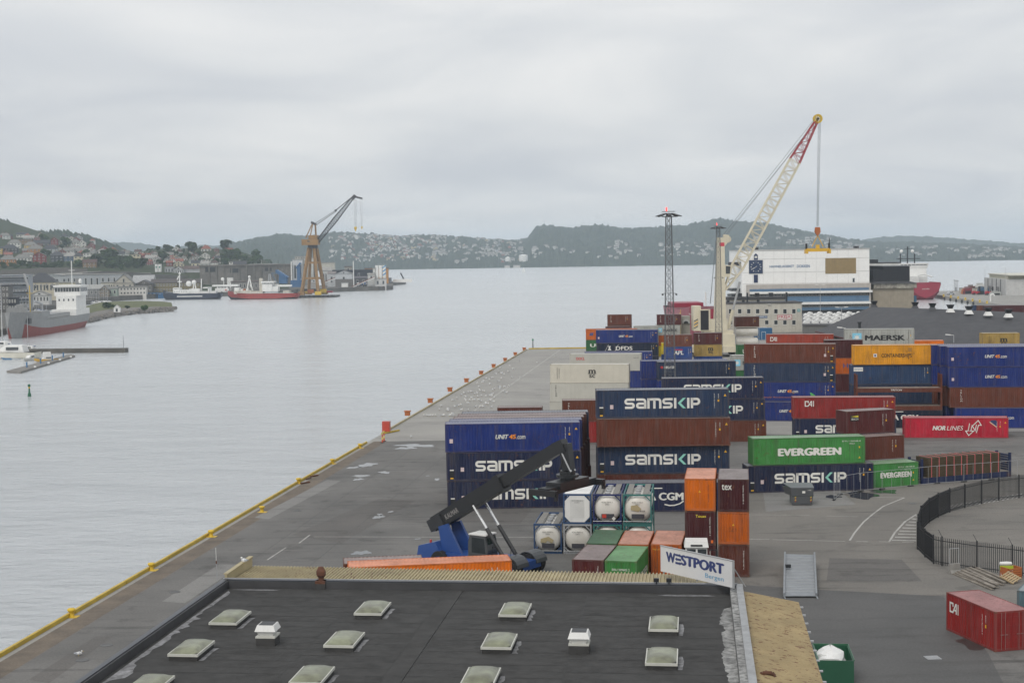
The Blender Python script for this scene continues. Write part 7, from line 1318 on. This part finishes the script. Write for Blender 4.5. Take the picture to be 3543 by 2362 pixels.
p=PY(1192,991,1255); t=thing('white_hopper','small white hopper building on the silo dock edge','hopper',(p.x,1256,1.2)); m=MB(); m.box(-2.6,0,0,2.6,4,PY(1192,980,1255).z-1.2); m.ob('body',white,t); m=MB(); m.box(-2.8,-.2,PY(1192,980,1255).z-1.2,2.8,4.2,PY(1192,979,1255).z-1.0); m.ob('roof',steel,t)
p=PY(1252,994,1258); t=thing('mixer_truck','concrete mixer truck with blue and white striped drum on the silo dock','truck',(p.x-4,1258,1.2)); m=MB(); m.box(0,0,.8,9,2.4,1.3); m.ob('chassis',darkm,t); m=MB(); m.box(0,0,1.3,2.0,2.4,3.4); m.ob('cab',white,t)
for k in range(5): m=MB(); rr_=[.7,1.2,1.35,1.1,.7,.4]; m.lathe([(rr_[k],0),(rr_[k+1],1.15)],12,(2.6+k*1.15,1.2,2.6),'x'); m.ob('drum_band',letter,t,None,0,(.62,.62,.62) if k%2==0 else (.05,.14,.4))
for x in (1,5.5,7.2): m=MB(); m.lathe([(.1,-.05),(.55,-.05),(.55,2.45),(.1,2.45)],12,(x,0,.55),'y'); m.ob('wheel',black,t)
p=PY(1380,978,1438); t=thing('pier_clutter','cluster of grey gear and white hut on the outer dock','equipment',(p.x-6,1445,1.2)); m=MB(); m.box(0,0,0,18,6,3); m.ob('hut',white,t); m=MB(); m.box(-24,2,0,-2,9,4.5); m.ob('store',wallm,t,None,0,(.3,.33,.38)); m=MB(); m.beam((10,3,3),(7,3,9),1.2); m.ob('mast',darkm,t)
# ================================================================ SHIPS AND BOATS (LEFT)
def ship(u0,u1,vw,vd,bowleft,beam,hc,bc,name,lab,sheer=2.0,bulb=0.12,depthz=None,zs=None):
    """hull lying along the picture from u0 to u1, waterline pixel vw, deck pixel vd"""
    A=G(u0,vw,SEA); B=G(u1,vw,SEA); d=(A.y+B.y)/2; L=B.x-A.x; D_=(vw-vd)*d/CF
    t=thing(name,lab,'ship',((A.x+B.x)/2,d+beam/2,SEA),PI/2 if bowleft else -PI/2)
    b=beam/2; h=L/2
    st=[(-h,[(0,D_*.35),(b*.6,D_*.5),(b*.85,D_)]),(-h*.9,[(0,-1),(b*.9,D_*.3),(b,D_)]),(-h*.4,[(0,-2),(b,D_*.1),(b,D_)]),(h*.35,[(0,-2),(b,D_*.1),(b,D_*1.02)]),(h*.7,[(0,-1.5),(b*.6,D_*.3),(b*.9,D_+sheer*.35)]),(h*.9,[(0,-.5),(b*.18,D_*.4),(b*.5,D_+sheer*.8)]),(h,[(0,D_*.55),(.05,D_*.8),(b*.12,D_+sheer)])]
    st=[(y,[s[0],s[1],(s[1][0]+(s[2][0]-s[1][0])*.5,s[1][1]+(s[2][1]-s[1][1])*.5),s[2]]) for y,s in st]
    hm=[mat('hull_%.2f_%.2f'%(hc[0],hc[2]),hc,.45,var=.12,streak=.3),mat('antifoul_%.2f'%bc[0],bc,.6,var=.15)]
    hull(st,'hull',hm,t,D_*.22 if zs is None else zs); return t,L,D_,d
def sx(t,u,v,d): p=PY(u,v,d); return (p.x-t.location.x),p.z-SEA      # along-picture offset and height
def part(t,nm,u0,u1,v0,v1,d,y0,y1,mm=white,c=None):
    x0,z1=sx(t,u0,v0,d); x1,z0=sx(t,u1,v1,d); s=1 if t.rotation_euler[2]>0 else -1
    m=MB(); a,b=sorted((-s*x0,-s*x1)); m.box(y0,a,z0,y1,b,z1) ; return m.ob(nm,mm,t,None,0,c)
# in these ships local +y is the bow; picture-left is +y when the bow points left, local x runs across the beam
def poles(t,nm,lst,d,mm=white,r=.25,xx=0):
    s=1 if t.rotation_euler[2]>0 else -1; m=MB()
    for (u0,v0,u1,v1) in lst: a=sx(t,u0,v0,d); b=sx(t,u1,v1,d); m.cyl((xx,-s*a[0],a[1]),(xx,-s*b[0],b[1]),r,6)
    return m.ob(nm,mm,t)
def wins(t,us,v0,v1,d,w,x):
    for u in us: part(t,'window',u,u+w,v0,v1,d,x-.06,x-.0,glass)
def ball(t,u,v,r,d,nm='radome',mm=white): s=1 if t.rotation_euler[2]>0 else -1; a=sx(t,u,v,d); m=MB(); m.ball((0,-s*a[0],a[1]),r,10,6); return m.ob(nm,mm,t)
t,L,Dk,d=ship(570,752,1036,1016,True,12,(.015,.022,.045),(.02,.02,.03),'research_vessel','dark blue trawler-like vessel with white upperworks moored at the dock',2.4); F_=-6
part(t,'deckhouse',598,655,1004,1016,d,-5,5); part(t,'bridge',597,618,996,1004,d,-4.5,4.5); part(t,'after_house',652,690,1000,1016,d,-4.5,4); part(t,'stern_gantry',718,722,994,1016,d,-5,5); part(t,'gantry_beam',700,722,994,997,d,-5,5); part(t,'net_house',690,745,1008,1016,d,-4,4)
part(t,'white_stripe',612,700,1024,1026,d,-6.08,-6.0,letter,(.6,.6,.58)); wins(t,[600+i*4.4 for i in range(4)],998,1001,d,2.4,-4.5); wins(t,[602+i*8 for i in range(6)],1007,1010,d,2.2,-5)
poles(t,'foremast',[(615,1000,615,948),(608,975,622,975),(606,968,612,955)],d,white,.4); poles(t,'mainmast',[(662,1000,666,976),(672,1000,667,976),(690,1010,691,965)],d,white,.4); ball(t,647,982,2.0,d); ball(t,665,977,1.6,d); ball(t,615,946.5,.8,d)
m=poles(t,'rail',[(572,1012,600,1010),(640,1011,700,1010)],d,white,.1,-5.8)
t,L,Dk,d=ship(735,812,1027,1016,True,10,(.03,.045,.05),(.02,.02,.03),'fishing_vessel','white and dark fishing vessel half hidden behind the red ship',3.0); d+=25; t.location.y+=26
part(t,'deckhouse',742,790,998,1016,d,-4,4); part(t,'bridge',748,786,990,999,d,-3.8,3.8); part(t,'boat_deck',732,822,986,990.5,d,-4.4,4.4); poles(t,'mast',[(769,986,769,966)],d); ball(t,765,966,1.3,d); wins(t,[752+i*5 for i in range(6)],992,996,d,3.4,-3.8); part(t,'red_buoy',778,782,1001,1005,d,-5,-4,mat('buoy_red',(.55,.06,.05),.5))
t,L,Dk,d=ship(795,1022,1035,1016,True,13,(.3,.035,.028),(.025,.025,.03),'cable_ship','red-hulled ship with white upperworks and lattice mast beside the floating crane',2.2)
part(t,'forecastle',808,868,1006,1016,d,-5.5,5.5,mat('rusty_white',(.55,.52,.45),.7,rust=1.2,streak=.6)); part(t,'wheelhouse',808,824,996,1006,d,-4,4); part(t,'midship_house',868,908,1008,1016,d,-5.5,5.5,MATS['rusty_white']); part(t,'bridge_tower',905,940,976,1008,d,-5,5); part(t,'bridge_wing',902,946,974,978,d,-6,6); part(t,'after_block',915,960,992,1008,d,-4.5,4.5); part(t,'funnel',893,904,963,1008,d,-2,2,MATS['rusty_white']); part(t,'stern_house',978,1000,1006,1016,d,-5,5,MATS['rusty_white'])
wins(t,[907+i*5 for i in range(7)],979,982,d,3,-5); wins(t,[812+i*5 for i in range(5)],1009,1011,d,2,-5.5)
poles(t,'derrick',[(857,960,849,1006),(857,960,868,1005),(860,985,866,1000)],d,white,.45); poles(t,'boom',[(940,988,1006,988),(940,992,1004,990)],d,white,.5); m=MB(); a=sx(t,928,976,d); lattice(m,(0,-a[0],a[1]),(0,-a[0],a[1]+5.5),2.2,1.0,5,.14); m.ob('lattice_mast',steel,t); ball(t,857,958,.9,d); poles(t,'rail',[(860,1013,1015,1013)],d,white,.12,-6.2)
for i in range(3): part(t,'winch',830+i*9,836+i*9,1000,1006,d,-3,3,mor if i==1 else white)
# grey ship at left, bow towards the camera
S=G(309,1128,SEA)+Vector((-4.2,0,0)); Bw=G(76,1171,SEA)+Vector((-4.2,0,0)); v=Bw-S; L=v.length; t=thing('grey_ship','grey and red cargo ship with white stern bridge moored at far left','ship',S,math.atan2(v.y,v.x)-PI/2)
t.scale=(.64,1,1); hg=mat('hull_grey',(.25,.255,.255),.5,var=.12,streak=.35); hr=mat('hull_red_bottom',(.24,.05,.04),.6,var=.15,streak=.2); b=8.2
q=L/100.; hull([(y*q,s_) for y,s_ in [(0,[(0,1),(3,1.6),(6.4,3),(7.6,5.6)]),(6,[(0,-1),(6,0),(7.9,2.6),(b,5.6)]),(30,[(0,-2),(7.6,-1),(b,2.4),(b,5.5)]),(68,[(0,-2),(7.6,-1),(b,2.5),(b,5.6)]),(78,[(0,-2),(6.8,-1),(8,3),(b,8.2)]),(88,[(0,-2),(5.2,-1),(7,4),(8.2,8.8)]),(94,[(0,-1.5),(3.6,-.5),(5.6,5),(7.4,9.2)]),(97,[(0,-1),(1.8,-.2),(3.6,5),(5.6,9.4)]),(100,[(0,-1),(.9,-.2),(1.6,5),(3.6,9.5)]),(103,[(0,3.5),(.3,4.5),(.7,6.5),(1.6,9.6)])]],'hull',[hg,hr],t,1.6)
def sb(nm,x0,y0,z0,x1,y1,z1,mm=white,c=None): m=MB(); m.box(x0,y0,z0,x1,y1,z1); return m.ob(nm,mm,t,None,0,c)
sb('after_deck',-7.8,2,5.5,7.8,24,8.0); sb('superstructure',-6.4,4,8,6.4,20,13.5); w=sb('wheelhouse',-8.4,6,13.5,8.4,18,17.2); sb('bridge_roof',-8.8,5.4,17.2,8.8,18.8,17.9)
for i in range(9): m=MB(); m.box(-8.0+i*1.8,18.0,15.2,-6.5+i*1.8,18.06,16.8); m.ob('window',glass,w)
for i in range(6): m=MB(); m.box(-8.46,6.4+i*1.9,15.2,-8.4,8.0+i*1.9,16.8); m.ob('window',glass,w)
for i in range(4): m=MB(); m.box(-5+i*3,20.0,11.4,-4.1+i*3,20.06,12.3); m.ob('porthole',glass,t)
m=MB(); m.cyl((0,10,17.9),(0,10,28),.3,6); m.beam((-2,10,24),(2,10,24),.2); m.ob('mast',white,t); m=MB(); m.ball((-5,9,19.4),1.1,10,6); m.ob('radome',white,t); m=MB(); m.box(-3,5,17.9,-1,7,20.5); m.ob('funnel',hg,t)
sb('fore_house',-7.4,62,5.5,7.4,74,9.0,hg); sb('hatch',-5.5,28,5.5,5.5,60,7.2,hg); sb('winch_house',-2,80,8.8,2.5,84,12,hg); sb('breakwater_plate',-6,88,9,6,88.6,11,hg); sb('anchor_pocket',-8.1,88,5.0,-7.0,91,7.0,darkm)
m=MB(); m.cyl((2,66,9),(2,66,16),1.1,10); m.ob('crane_post',hg,t); p0=Vector((2,66,15.5)); m=MB(); tip=PY(84,952,600)-Vector(t.location); M_=Matrix.Rotation(-t.rotation_euler[2],3,'Z'); tip=M_@tip; m.beam(p0,Vector((tip.x/.64,tip.y,tip.z)),1.0,1.3); m.ob('crane_jib',hg,t)
m=MB(); m.tube([(4,46,7.2),(4,46,11),(4,56,12.5),(4,60,10)],.5); m.ob('deck_crane',steel,t); m=MB(); m.cyl((-3,78,9),(-3,78,19),.25,6); m.beam((-5,78,16),(-1,78,16),.15); m.ob('foremast',rubyl,t)
m=MB()
for i in range(26): m.cyl((-8,26+i*1.6,5.5),(-8,26+i*1.6,6.7),.05,4)
m.tube([(-8,26,6.7),(-8,66,6.7)],.05); m.ob('rail',white,t)
# floating crane
D_=1062.0; q=PY(1090,1033,D_); t=thing('floating_crane','tall brown floating crane on a dark barge with long lattice boom','crane',(q.x,D_,SEA)); brn=mat('crane_brown',(.27,.155,.055),.7,rust=1.4,streak=.5,var=.2); drk=mat('boom_dark',(.05,.047,.05),.6)
def fp_(u,v,dy=0): p=PY(u,v,D_+dy); return Vector((p.x-q.x,dy,p.z-SEA))
a=fp_(1016,1033); b_=fp_(1165,1022); m=MB(); m.box(a.x,-3,-1,b_.x,22,b_.z); m.ob('barge',mat('barge_hull',(.05,.048,.045),.8,rust=.6,streak=.5),t)
for i in range(9): m=MB(); x=a.x+2+i*3.2; m.lathe([(.5,-.3),(.9,-.3),(.9,.3),(.5,.3)],10,(x,-3.2,b_.z*.55),'y'); m.ob('tyre_fender',black,t)
ft=[fp_(1043,1010,0),fp_(1101,1010,0),fp_(1124,1006,16),fp_(1068,1000,16)]; tp=[fp_(1069,858,6),fp_(1086,858,6),fp_(1095,858,10),fp_(1074,858,10)]
for a,b_ in zip(ft,tp): a=Vector((a.x,a.y,2.5)); m=MB(); m.beam(a,b_,1.7,1.9); m.ob('leg',brn,t)
for k in (.34,.68):
    for i in range(4): m=MB(); m.beam(Vector((ft[i].x,ft[i].y,2.5)).lerp(tp[i],k),Vector((ft[(i+1)%4].x,ft[(i+1)%4].y,2.5)).lerp(tp[(i+1)%4],k),1.0,1.5); m.ob('cross_beam',brn,t)
for i in range(4): m=MB(); f=ft[i]; m.box(f.x-2.2,f.y-2,0+1.8,f.x+2.2,f.y+2,4.2); m.ob('footing',rubyl if i in(1,2) else brn,t)
m=MB(); c=fp_(1082,853,8); m.cyl(c-Vector((0,0,1.2)),c+Vector((0,0,1.0)),3.6,16); m.ob('slewing_ring',drk,t)
def fb(nm,u0,u1,v0,v1,y0,y1,mm): A=fp_(u0,v1); B=fp_(u1,v0); m=MB(); m.box(A.x,y0,A.z,B.x,y1,B.z); return m.ob(nm,mm,t)
hs=fb('machine_house',1042,1098,827,848,2,14,brn); fb('upper_house',1065,1094,813,827,3,13,brn); o=fb('window',1062,1070,833,837,1.9,2.0,glass)
for a,b_ in (((1058,824),(1080,775)),((1074,814),(1082,775)),((1092,814),(1090,778)),((1094,814),(1092,778))):
    for y in (5,11): m=MB(); m.beam(fp_(*a,y),fp_(*b_,y),.7); m.ob('mast_leg',brn,t)
m=MB(); m.beam(fp_(1077,769,8),fp_(1094,778,8),2.4,1.6); m.ob('mast_head',drk,t)
F0=fp_(1099,836,8); F1=fp_(1224,680,8); m=MB(); lattice(m,F0,F0.lerp(F1,.5),2.2,3.2,12,.28,4,.13); lattice(m,F0.lerp(F1,.5),F1,3.2,1.4,12,.26,4,.12); m.ob('boom',drk,t)
m=MB(); m.beam(F1,fp_(1254,687,8),.9,1.2); m.beam(F1-Vector((1,0,2)),F1+Vector((1,0,1)),2.0); m.ob('fly_jib',drk,t)
N=fp_(1161.5,728,8); m=MB()
for y in (-.9,.9): m.cyl(fp_(1090,773,8)+Vector((0,y,0)),N+Vector((0,y,0)),.1,4); m.cyl(fp_(1092,776,8)+Vector((0,y*1.3,-.8)),N+Vector((0,y*1.3,-.8)),.1,4); m.cyl(N+Vector((0,y,0)),F1+Vector((0,y,.6)),.22,5)
m.ball(N,.9,8,5); m.ob('luffing_rope',drk,t)
m=MB()
for a,b_ in (((1225,690),(1228,786)),((1229,690),(1231,786)),((1233,690),(1233,786)),((1246,689),(1251,784)),((1253,689),(1253,784))): m.cyl(fp_(*a,8),fp_(*b_,8),.09,4)
m.ob('hoist_rope',steel,t)
for u,v,r in ((1230,790,1.1),(1252,787,.7)): e=fp_(u,v,8); m=MB(); m.lathe([(.1,-2*r),(.35*r,-1.4*r),(r,.3*r),(r*.7,r),(.1,r)],8,e); m.ob('hook_block',rubyl,t)
for i in range(5): e=fp_(1052+i*22,1018,4+i*2); m=MB(); m.box(e.x-2,e.y,3.0,e.x+2.2,e.y+4,4.2+1.3*(i%2)); m.ob('deck_gear',(rubyl,mor,darkm,rubyl,redh)[i],t)
# pier, pontoon, boats
A=G(112,1222,SEA); B=G(433,1219,SEA); t=thing('stone_pier','long low pier with railing across the marina entrance','pier',A,math.atan2(B.y-A.y,B.x-A.x)); L=(B-A).length
m=MB(); m.box(-40,0,-1.5,L,3,1.25); m.ob('wall',mdw,t); n=20; m=MB(); m.tube([(-40,1.5,2.35),(L,1.5,2.35)],.05); m.ob('rail',steel,t)
for i in range(n+8): m=MB(); m.cyl((L-i*L/n,1.5,1.25),(L-i*L/n,1.5,2.35),.04,4); m.ob('rail_post',steel,t)
m=MB(); m.cyl((L-1,1.5,1.2),(L-1,1.5,5),.06,5); m.ob('end_pole',darkm,t)
pts=[G(23,1289,SEA),G(71,1292,SEA),G(260,1235,SEA),G(244,1230,SEA)]; t=thing('floating_pontoon','grey floating pontoon with blue mooring posts in the marina','pontoon',pts[0]); m=MB(); m.prism([(p.x-pts[0].x,p.y-pts[0].y) for p in pts],-.3,.5); m.ob('deck',mat('pontoon_deck',(.2,.19,.175),.85,var=.2),t)
for k in (.2,.42,.62,.82):
    e=(pts[0].lerp(pts[3],k)+pts[1].lerp(pts[2],k))/2-pts[0]; m=MB(); m.cyl((e.x,e.y,.5),(e.x,e.y,1.9),.2,8); m.ob('mooring_post',mat('post_blue',(.06,.17,.33),.5),t); m=MB(); m.box(e.x+2,e.y-.6,.5,e.x+2.5,e.y-.2,.9); m.ob('cleat_box',white,t)
def boat(u,v,Lb,rz,hc,lab,cabin=True,mast=0,name='motor_boat'):
    p=G(u,v,SEA); t=thing(name,lab,'boat',p,rz); b=Lb*.16
    hull([(-Lb/2,[(0,-.2),(b*.8,.1),(b*.9,Lb*.1)]),(0,[(0,-.3),(b,.1),(b*1.05,Lb*.1)]),(Lb*.3,[(0,-.2),(b*.6,.2),(b*.85,Lb*.12)]),(Lb/2,[(0,.4),(.02,.6),(.08,Lb*.15)])],'hull',[mat('boat_%.2f%.2f'%(hc[0],hc[2]),hc,.4)],t)
    if cabin: m=MB(); m.hexa([(-b*.7,-Lb*.3,Lb*.1),(b*.7,-Lb*.3,Lb*.1),(b*.6,Lb*.2,Lb*.11),(-b*.6,Lb*.2,Lb*.11),(-b*.6,-Lb*.26,Lb*.22),(b*.6,-Lb*.26,Lb*.22),(b*.5,Lb*.06,Lb*.22),(-b*.5,Lb*.06,Lb*.22)]); c=m.ob('cabin',white,t); m=MB(); m.box(-b*.68,-Lb*.2,Lb*.14,b*.68,Lb*.02,Lb*.19); m.ob('window',glass,c)
    if mast: m=MB(); m.cyl((0,0,Lb*.1),(0,0,mast),.09,6); m.ob('mast',steel,t); m=MB(); m.cyl((0,0,1.6),(0,-Lb*.35,1.7),.12,5); m.ob('boom',mat('sail_cover',(.04,.08,.25),.8),t)
    return t
boat(35,1238,17,1.45,(.62,.6,.52),'long cream cabin cruiser at the left edge of the marina'); boat(103,1246,6.5,2.9,(.6,.6,.57),'small white boat with dark canopy moored by the pontoon'); t=boat(160,1250,6.5,2.0,(.55,.33,.04),'yellow-hulled boat with white wheelhouse moored at the pontoon'); m=MB(); m.box(-.7,-1.2,.6,.7,.8,2.6); m.ob('wheelhouse',white,t)
boat(25,1243,3.5,1.5,(.1,.25,.45),'small blue dinghy by the cream cruiser',False); boat(52,1243,3.2,1.3,(.55,.58,.6),'small white dinghy by the cream cruiser',False); boat(128,1244,3.5,1.6,(.1,.25,.45),'small blue dinghy between two moored boats',False)
p=G(9,1206,SEA); t=boat(10,1206,11,.9,(.6,.6,.58),'white yacht with tall bare mast at the left edge',True,21,'sailing_yacht'); m=MB(); m.cyl((0,0,20),(3,5,1.5),.1,5); m.ob('furled_sail',white,t)
boat(98,1216,8,1.2,(.5,.5,.5),'small yacht with thin mast beside the pier',True,11,'sailing_yacht')
random.seed(77)
for i in range(16):
    u=288+i*6+random.uniform(-2,2); boat(u,random.uniform(1047,1052),8,random.uniform(1,2),(.6,.6,.6),'small white yacht among those moored behind the breakwater',True,random.choice((0,10,12,13)),'sailing_yacht')['group']='yachts moored behind the breakwater'
for i in range(12):
    boat(288+i*7,random.uniform(1066,1072),6,random.uniform(1,2),random.choice(((.6,.6,.6),(.5,.5,.5),(.1,.2,.4))),'small motor boat in the row behind the stone breakwater root',True)['group']='boats behind the breakwater root'
for i in range(14): boat(70+i*7,random.uniform(1079,1090),7,random.uniform(0,3),random.choice(((.6,.6,.6),(.45,.45,.45),(.3,.05,.05))),'small boat in the yard behind the grey ship',True,random.choice((0,0,9)))['group']='boats behind the grey ship'
p=G(404,1076,SEA+3); t=thing('white_hut','tiny white gabled hut on the breakwater','hut',(p.x,p.y,SEA+3)); m=MB(); t.scale=(.5,.5,.55); m.box(-3,0,-1,3,4,3.2); m.add([(-3,0,3.2),(3,0,3.2),(0,0,5.4)],[(0,1,2)]); m.ob('wall',white,t); m=MB(); roofmesh(m,6,4,3.2,2.3,'gy',.4); m.ob('roof',roofm,t,None,0,RC['pale']); m=MB(); m.box(-1,-.05,-.5,1,0,2.2); m.ob('opening',darkm,t)
for i,(u,v,s) in enumerate(((372,1064,3.2),(385,1066,2.6),(500,1074,3.0),(440,1066,1.8))): p=G(u,v,SEA+3); p.z-=.5; tree(p,s,'low %s bush on the breakwater'%('dark','spreading','isolated','small')[i],None,None,1.6)
p=G(102,1371,SEA); t=thing('channel_marker','green channel marker post with yellow collar standing in the water','buoy',p); gmk=mat('marker_green',(.02,.12,.06),.5); m=MB(); m.cyl((0,0,-.5),(0,0,.7),.42,10,.3); m.ob('base',gmk,t); m=MB(); m.cyl((0,0,.7),(0,0,1.7),.2,10,.16); m.ob('post',gmk,t); m=MB(); m.cyl((0,0,1.7),(0,0,2.0),.19,10); m.ob('collar',rubyl,t); m=MB(); m.cyl((0,0,2.0),(0,0,2.55),.26,10); m.ob('top_mark',gmk,t)
# sailing boat, islets, speedboat on the fjord
p=G(1812,943,SEA); t=thing('sailing_boat','small white sailing boat far out on the fjord','boat',p,1.4); t.scale=(.62,.62,.62); s=p.y/CF; hull([(-5,[(0,0),(1.3,.2),(1.4,1.2)]),(2,[(0,0),(1.3,.2),(1.5,1.2)]),(5,[(0,.5),(.05,.8),(.1,1.5)])],'hull',[white],t); m=MB(); m.add([(0,-4.5,2),(0,.3,2),(0,0,14),(.1,-4.5,2),(.1,.3,2),(.1,0,14)],[(0,1,2),(5,4,3)]); m.ob('mainsail',white,t); m=MB(); m.add([(0,.6,2),(0,4.8,1.8),(0,.4,12.5),(.1,.6,2),(.1,4.8,1.8),(.1,.4,12.5)],[(0,1,2),(5,4,3)]); m.ob('foresail',white,t); m=MB(); m.cyl((0,.4,1),(0,.4,14.5),.1,5); m.ob('mast',steel,t)
p=G(3300,907,SEA); t=boat(3300,907,9,1.5,(.6,.6,.6),'small white speedboat far out on the right fjord',True)
# ================================================================ HOUSES ON THE FAR SHORE
random.seed(101)
fh=MB(); fh.box(-5,0,-3,5,8,5.2,0); fh.add([(-5.4,-.4,5.2),(5.4,-.4,5.2),(5.4,8.4,5.2),(-5.4,8.4,5.2),(-5.4,4,8),(5.4,4,8)],[(0,1,5,4),(2,3,4,5),(1,2,5),(3,0,4)],1); 
for i in range(3): fh.box(-4.2+i*3,-.1,1.6,-2.6+i*3,0,3.6,2)
fh2=MB(); fh2.box(-4.2,0,-3,4.2,10,5.5,0); fh2.add([(-4.2,0,5.5),(4.2,0,5.5),(0,0,9)],[(0,1,2)],0); fh2.add([(-4.7,-.4,5.2),(4.7,-.4,5.2),(4.7,10.4,5.2),(-4.7,10.4,5.2),(0,-.4,9.2),(0,10.4,9.2)],[(0,4,5,3),(1,2,5,4)],1)
for i in range(2): fh2.box(-2.8+i*3.4,-.1,1.6,-1.4+i*3.4,0,3.6,2)
fwall=mat('far_house_wall',objcol=True,rough=.8,var=.1); FM=[]
for i,(g_,nm) in enumerate(((fh,'a'),(fh2,'b'))):
    for j,rc in enumerate(((.2,.19,.18),(.22,.12,.1),(.1,.1,.1))):
        me=g_.mesh('far_house'); me.materials.append(fwall); me.materials.append(mat('far_roof%d'%j,rc,.8)); me.materials.append(glass); FM.append(me)
ZN=[(745,790,.2,.75,18),(790,1000,.12,.92,240),(1000,1200,.08,.95,170),(1230,1420,.08,.25,22),(1420,1560,.12,.4,34),(1560,1720,.1,.4,34),(1720,1800,.1,.45,20),(1790,1960,.35,.75,60),(1900,2040,.25,.7,22),(2040,2360,.1,.7,80)]
pl=[]
for u0,u1,k0,k1,n in ZN:
    cl=[(random.uniform(u0,u1),random.uniform(k0,k1)) for _ in range(max(3,n//6))]
    for i in range(n): c=random.choice(cl); pl.append((min(u1,max(u0,random.gauss(c[0],(u1-u0)*.13)))*1.5064,min(k1,max(k0,random.gauss(c[1],.085)))))
stuff=MB(); k=0
for (u,kk) in pl:
    p=H3.pt(u,kk); p.z+=1.5; s=random.uniform(.5,.95); rz=random.uniform(-.8,.8)
    if k<300:
        me=random.choice(FM); o=mkobj('hillside_house',me,None,None,p,rz,random.choice(((.66,.65,.62),)*7+((.5,.42,.25),(.35,.12,.08),(.4,.42,.44))),label='tiny pale house among the scattered homes across the fjord',cat='house',group='houses on the far shore'); o.scale=(s,s,s)
    else:
        for f in fh.f[:6]: pass
        M_=Matrix.Translation(p)@Matrix.Rotation(rz,4,'Z')@Matrix.Scale(s,4); n0=len(stuff.v); stuff.v+=[tuple(M_@Vector(v)) for v in fh.v]; stuff.f+=[tuple(i+n0 for i in f) for f in fh.f]; stuff.m+=fh.m
    k+=1
stuff.ob('farther_houses',[mat('far_white',(.64,.63,.6),.8),MATS['far_roof0'],glass],kind='stuff')
for i,(u,v,w,h,lab) in enumerate(((1811,897,31,14,'large white oil tank on the far shore'),(1757,900,18,9,'small white oil tank left of the larger one'),(1905,902,21,11,'white box-like tank building right of the oil tanks'))):
    d_=3360.; p=PY(u,v,d_); q=PY(u,v-h,d_); r=w/2*d_/CF; t=thing('oil_tank',lab,'tank',(p.x,d_,p.z-3)); m=MB(); m.cyl((0,0,-6),(0,0,q.z-p.z+3),r,20); m.ob('shell',white,t); m=MB(); m.cyl((0,0,q.z-p.z+3),(0,0,q.z-p.z+5),r,20,r*.2); m.ob('roof',white,t)
for i,(u,w) in enumerate(((1755,22),(1788,30))): p=PY(u,925,3240); t=thing('shore_building','%s low pale building at the far waterline below the tanks'%('left','right')[i],'building',(p.x,3240,SEA)); wbox(t,'wall',-w/2*.5,w/2*.5,0,12,0,4.6,(.42,.4,.37)); wbox(t,'roof',-w/2*.5-.5,w/2*.5+.5,-.5,12.5,4.6,5.4,(.4,.4,.4))
# ================================================================ HAZE
mh=bpy.data.materials.new('haze_air'); mh.use_nodes=True; t=mh.node_tree; t.nodes.clear()
o_=nd(t,'ShaderNodeOutputMaterial'); pvn=nd(t,'ShaderNodeVolumePrincipled',Density=HAZE_D); pvn.inputs['Color'].default_value=(.78,.9,1,1); pvn.inputs['Anisotropy'].default_value=0.25
lk(t,pvn.outputs[0],o_.inputs['Volume'])
mb=MB(); mb.box(-6600,-260,-9,6600,9600,150); mb.ob('haze',mh,kind='stuff')
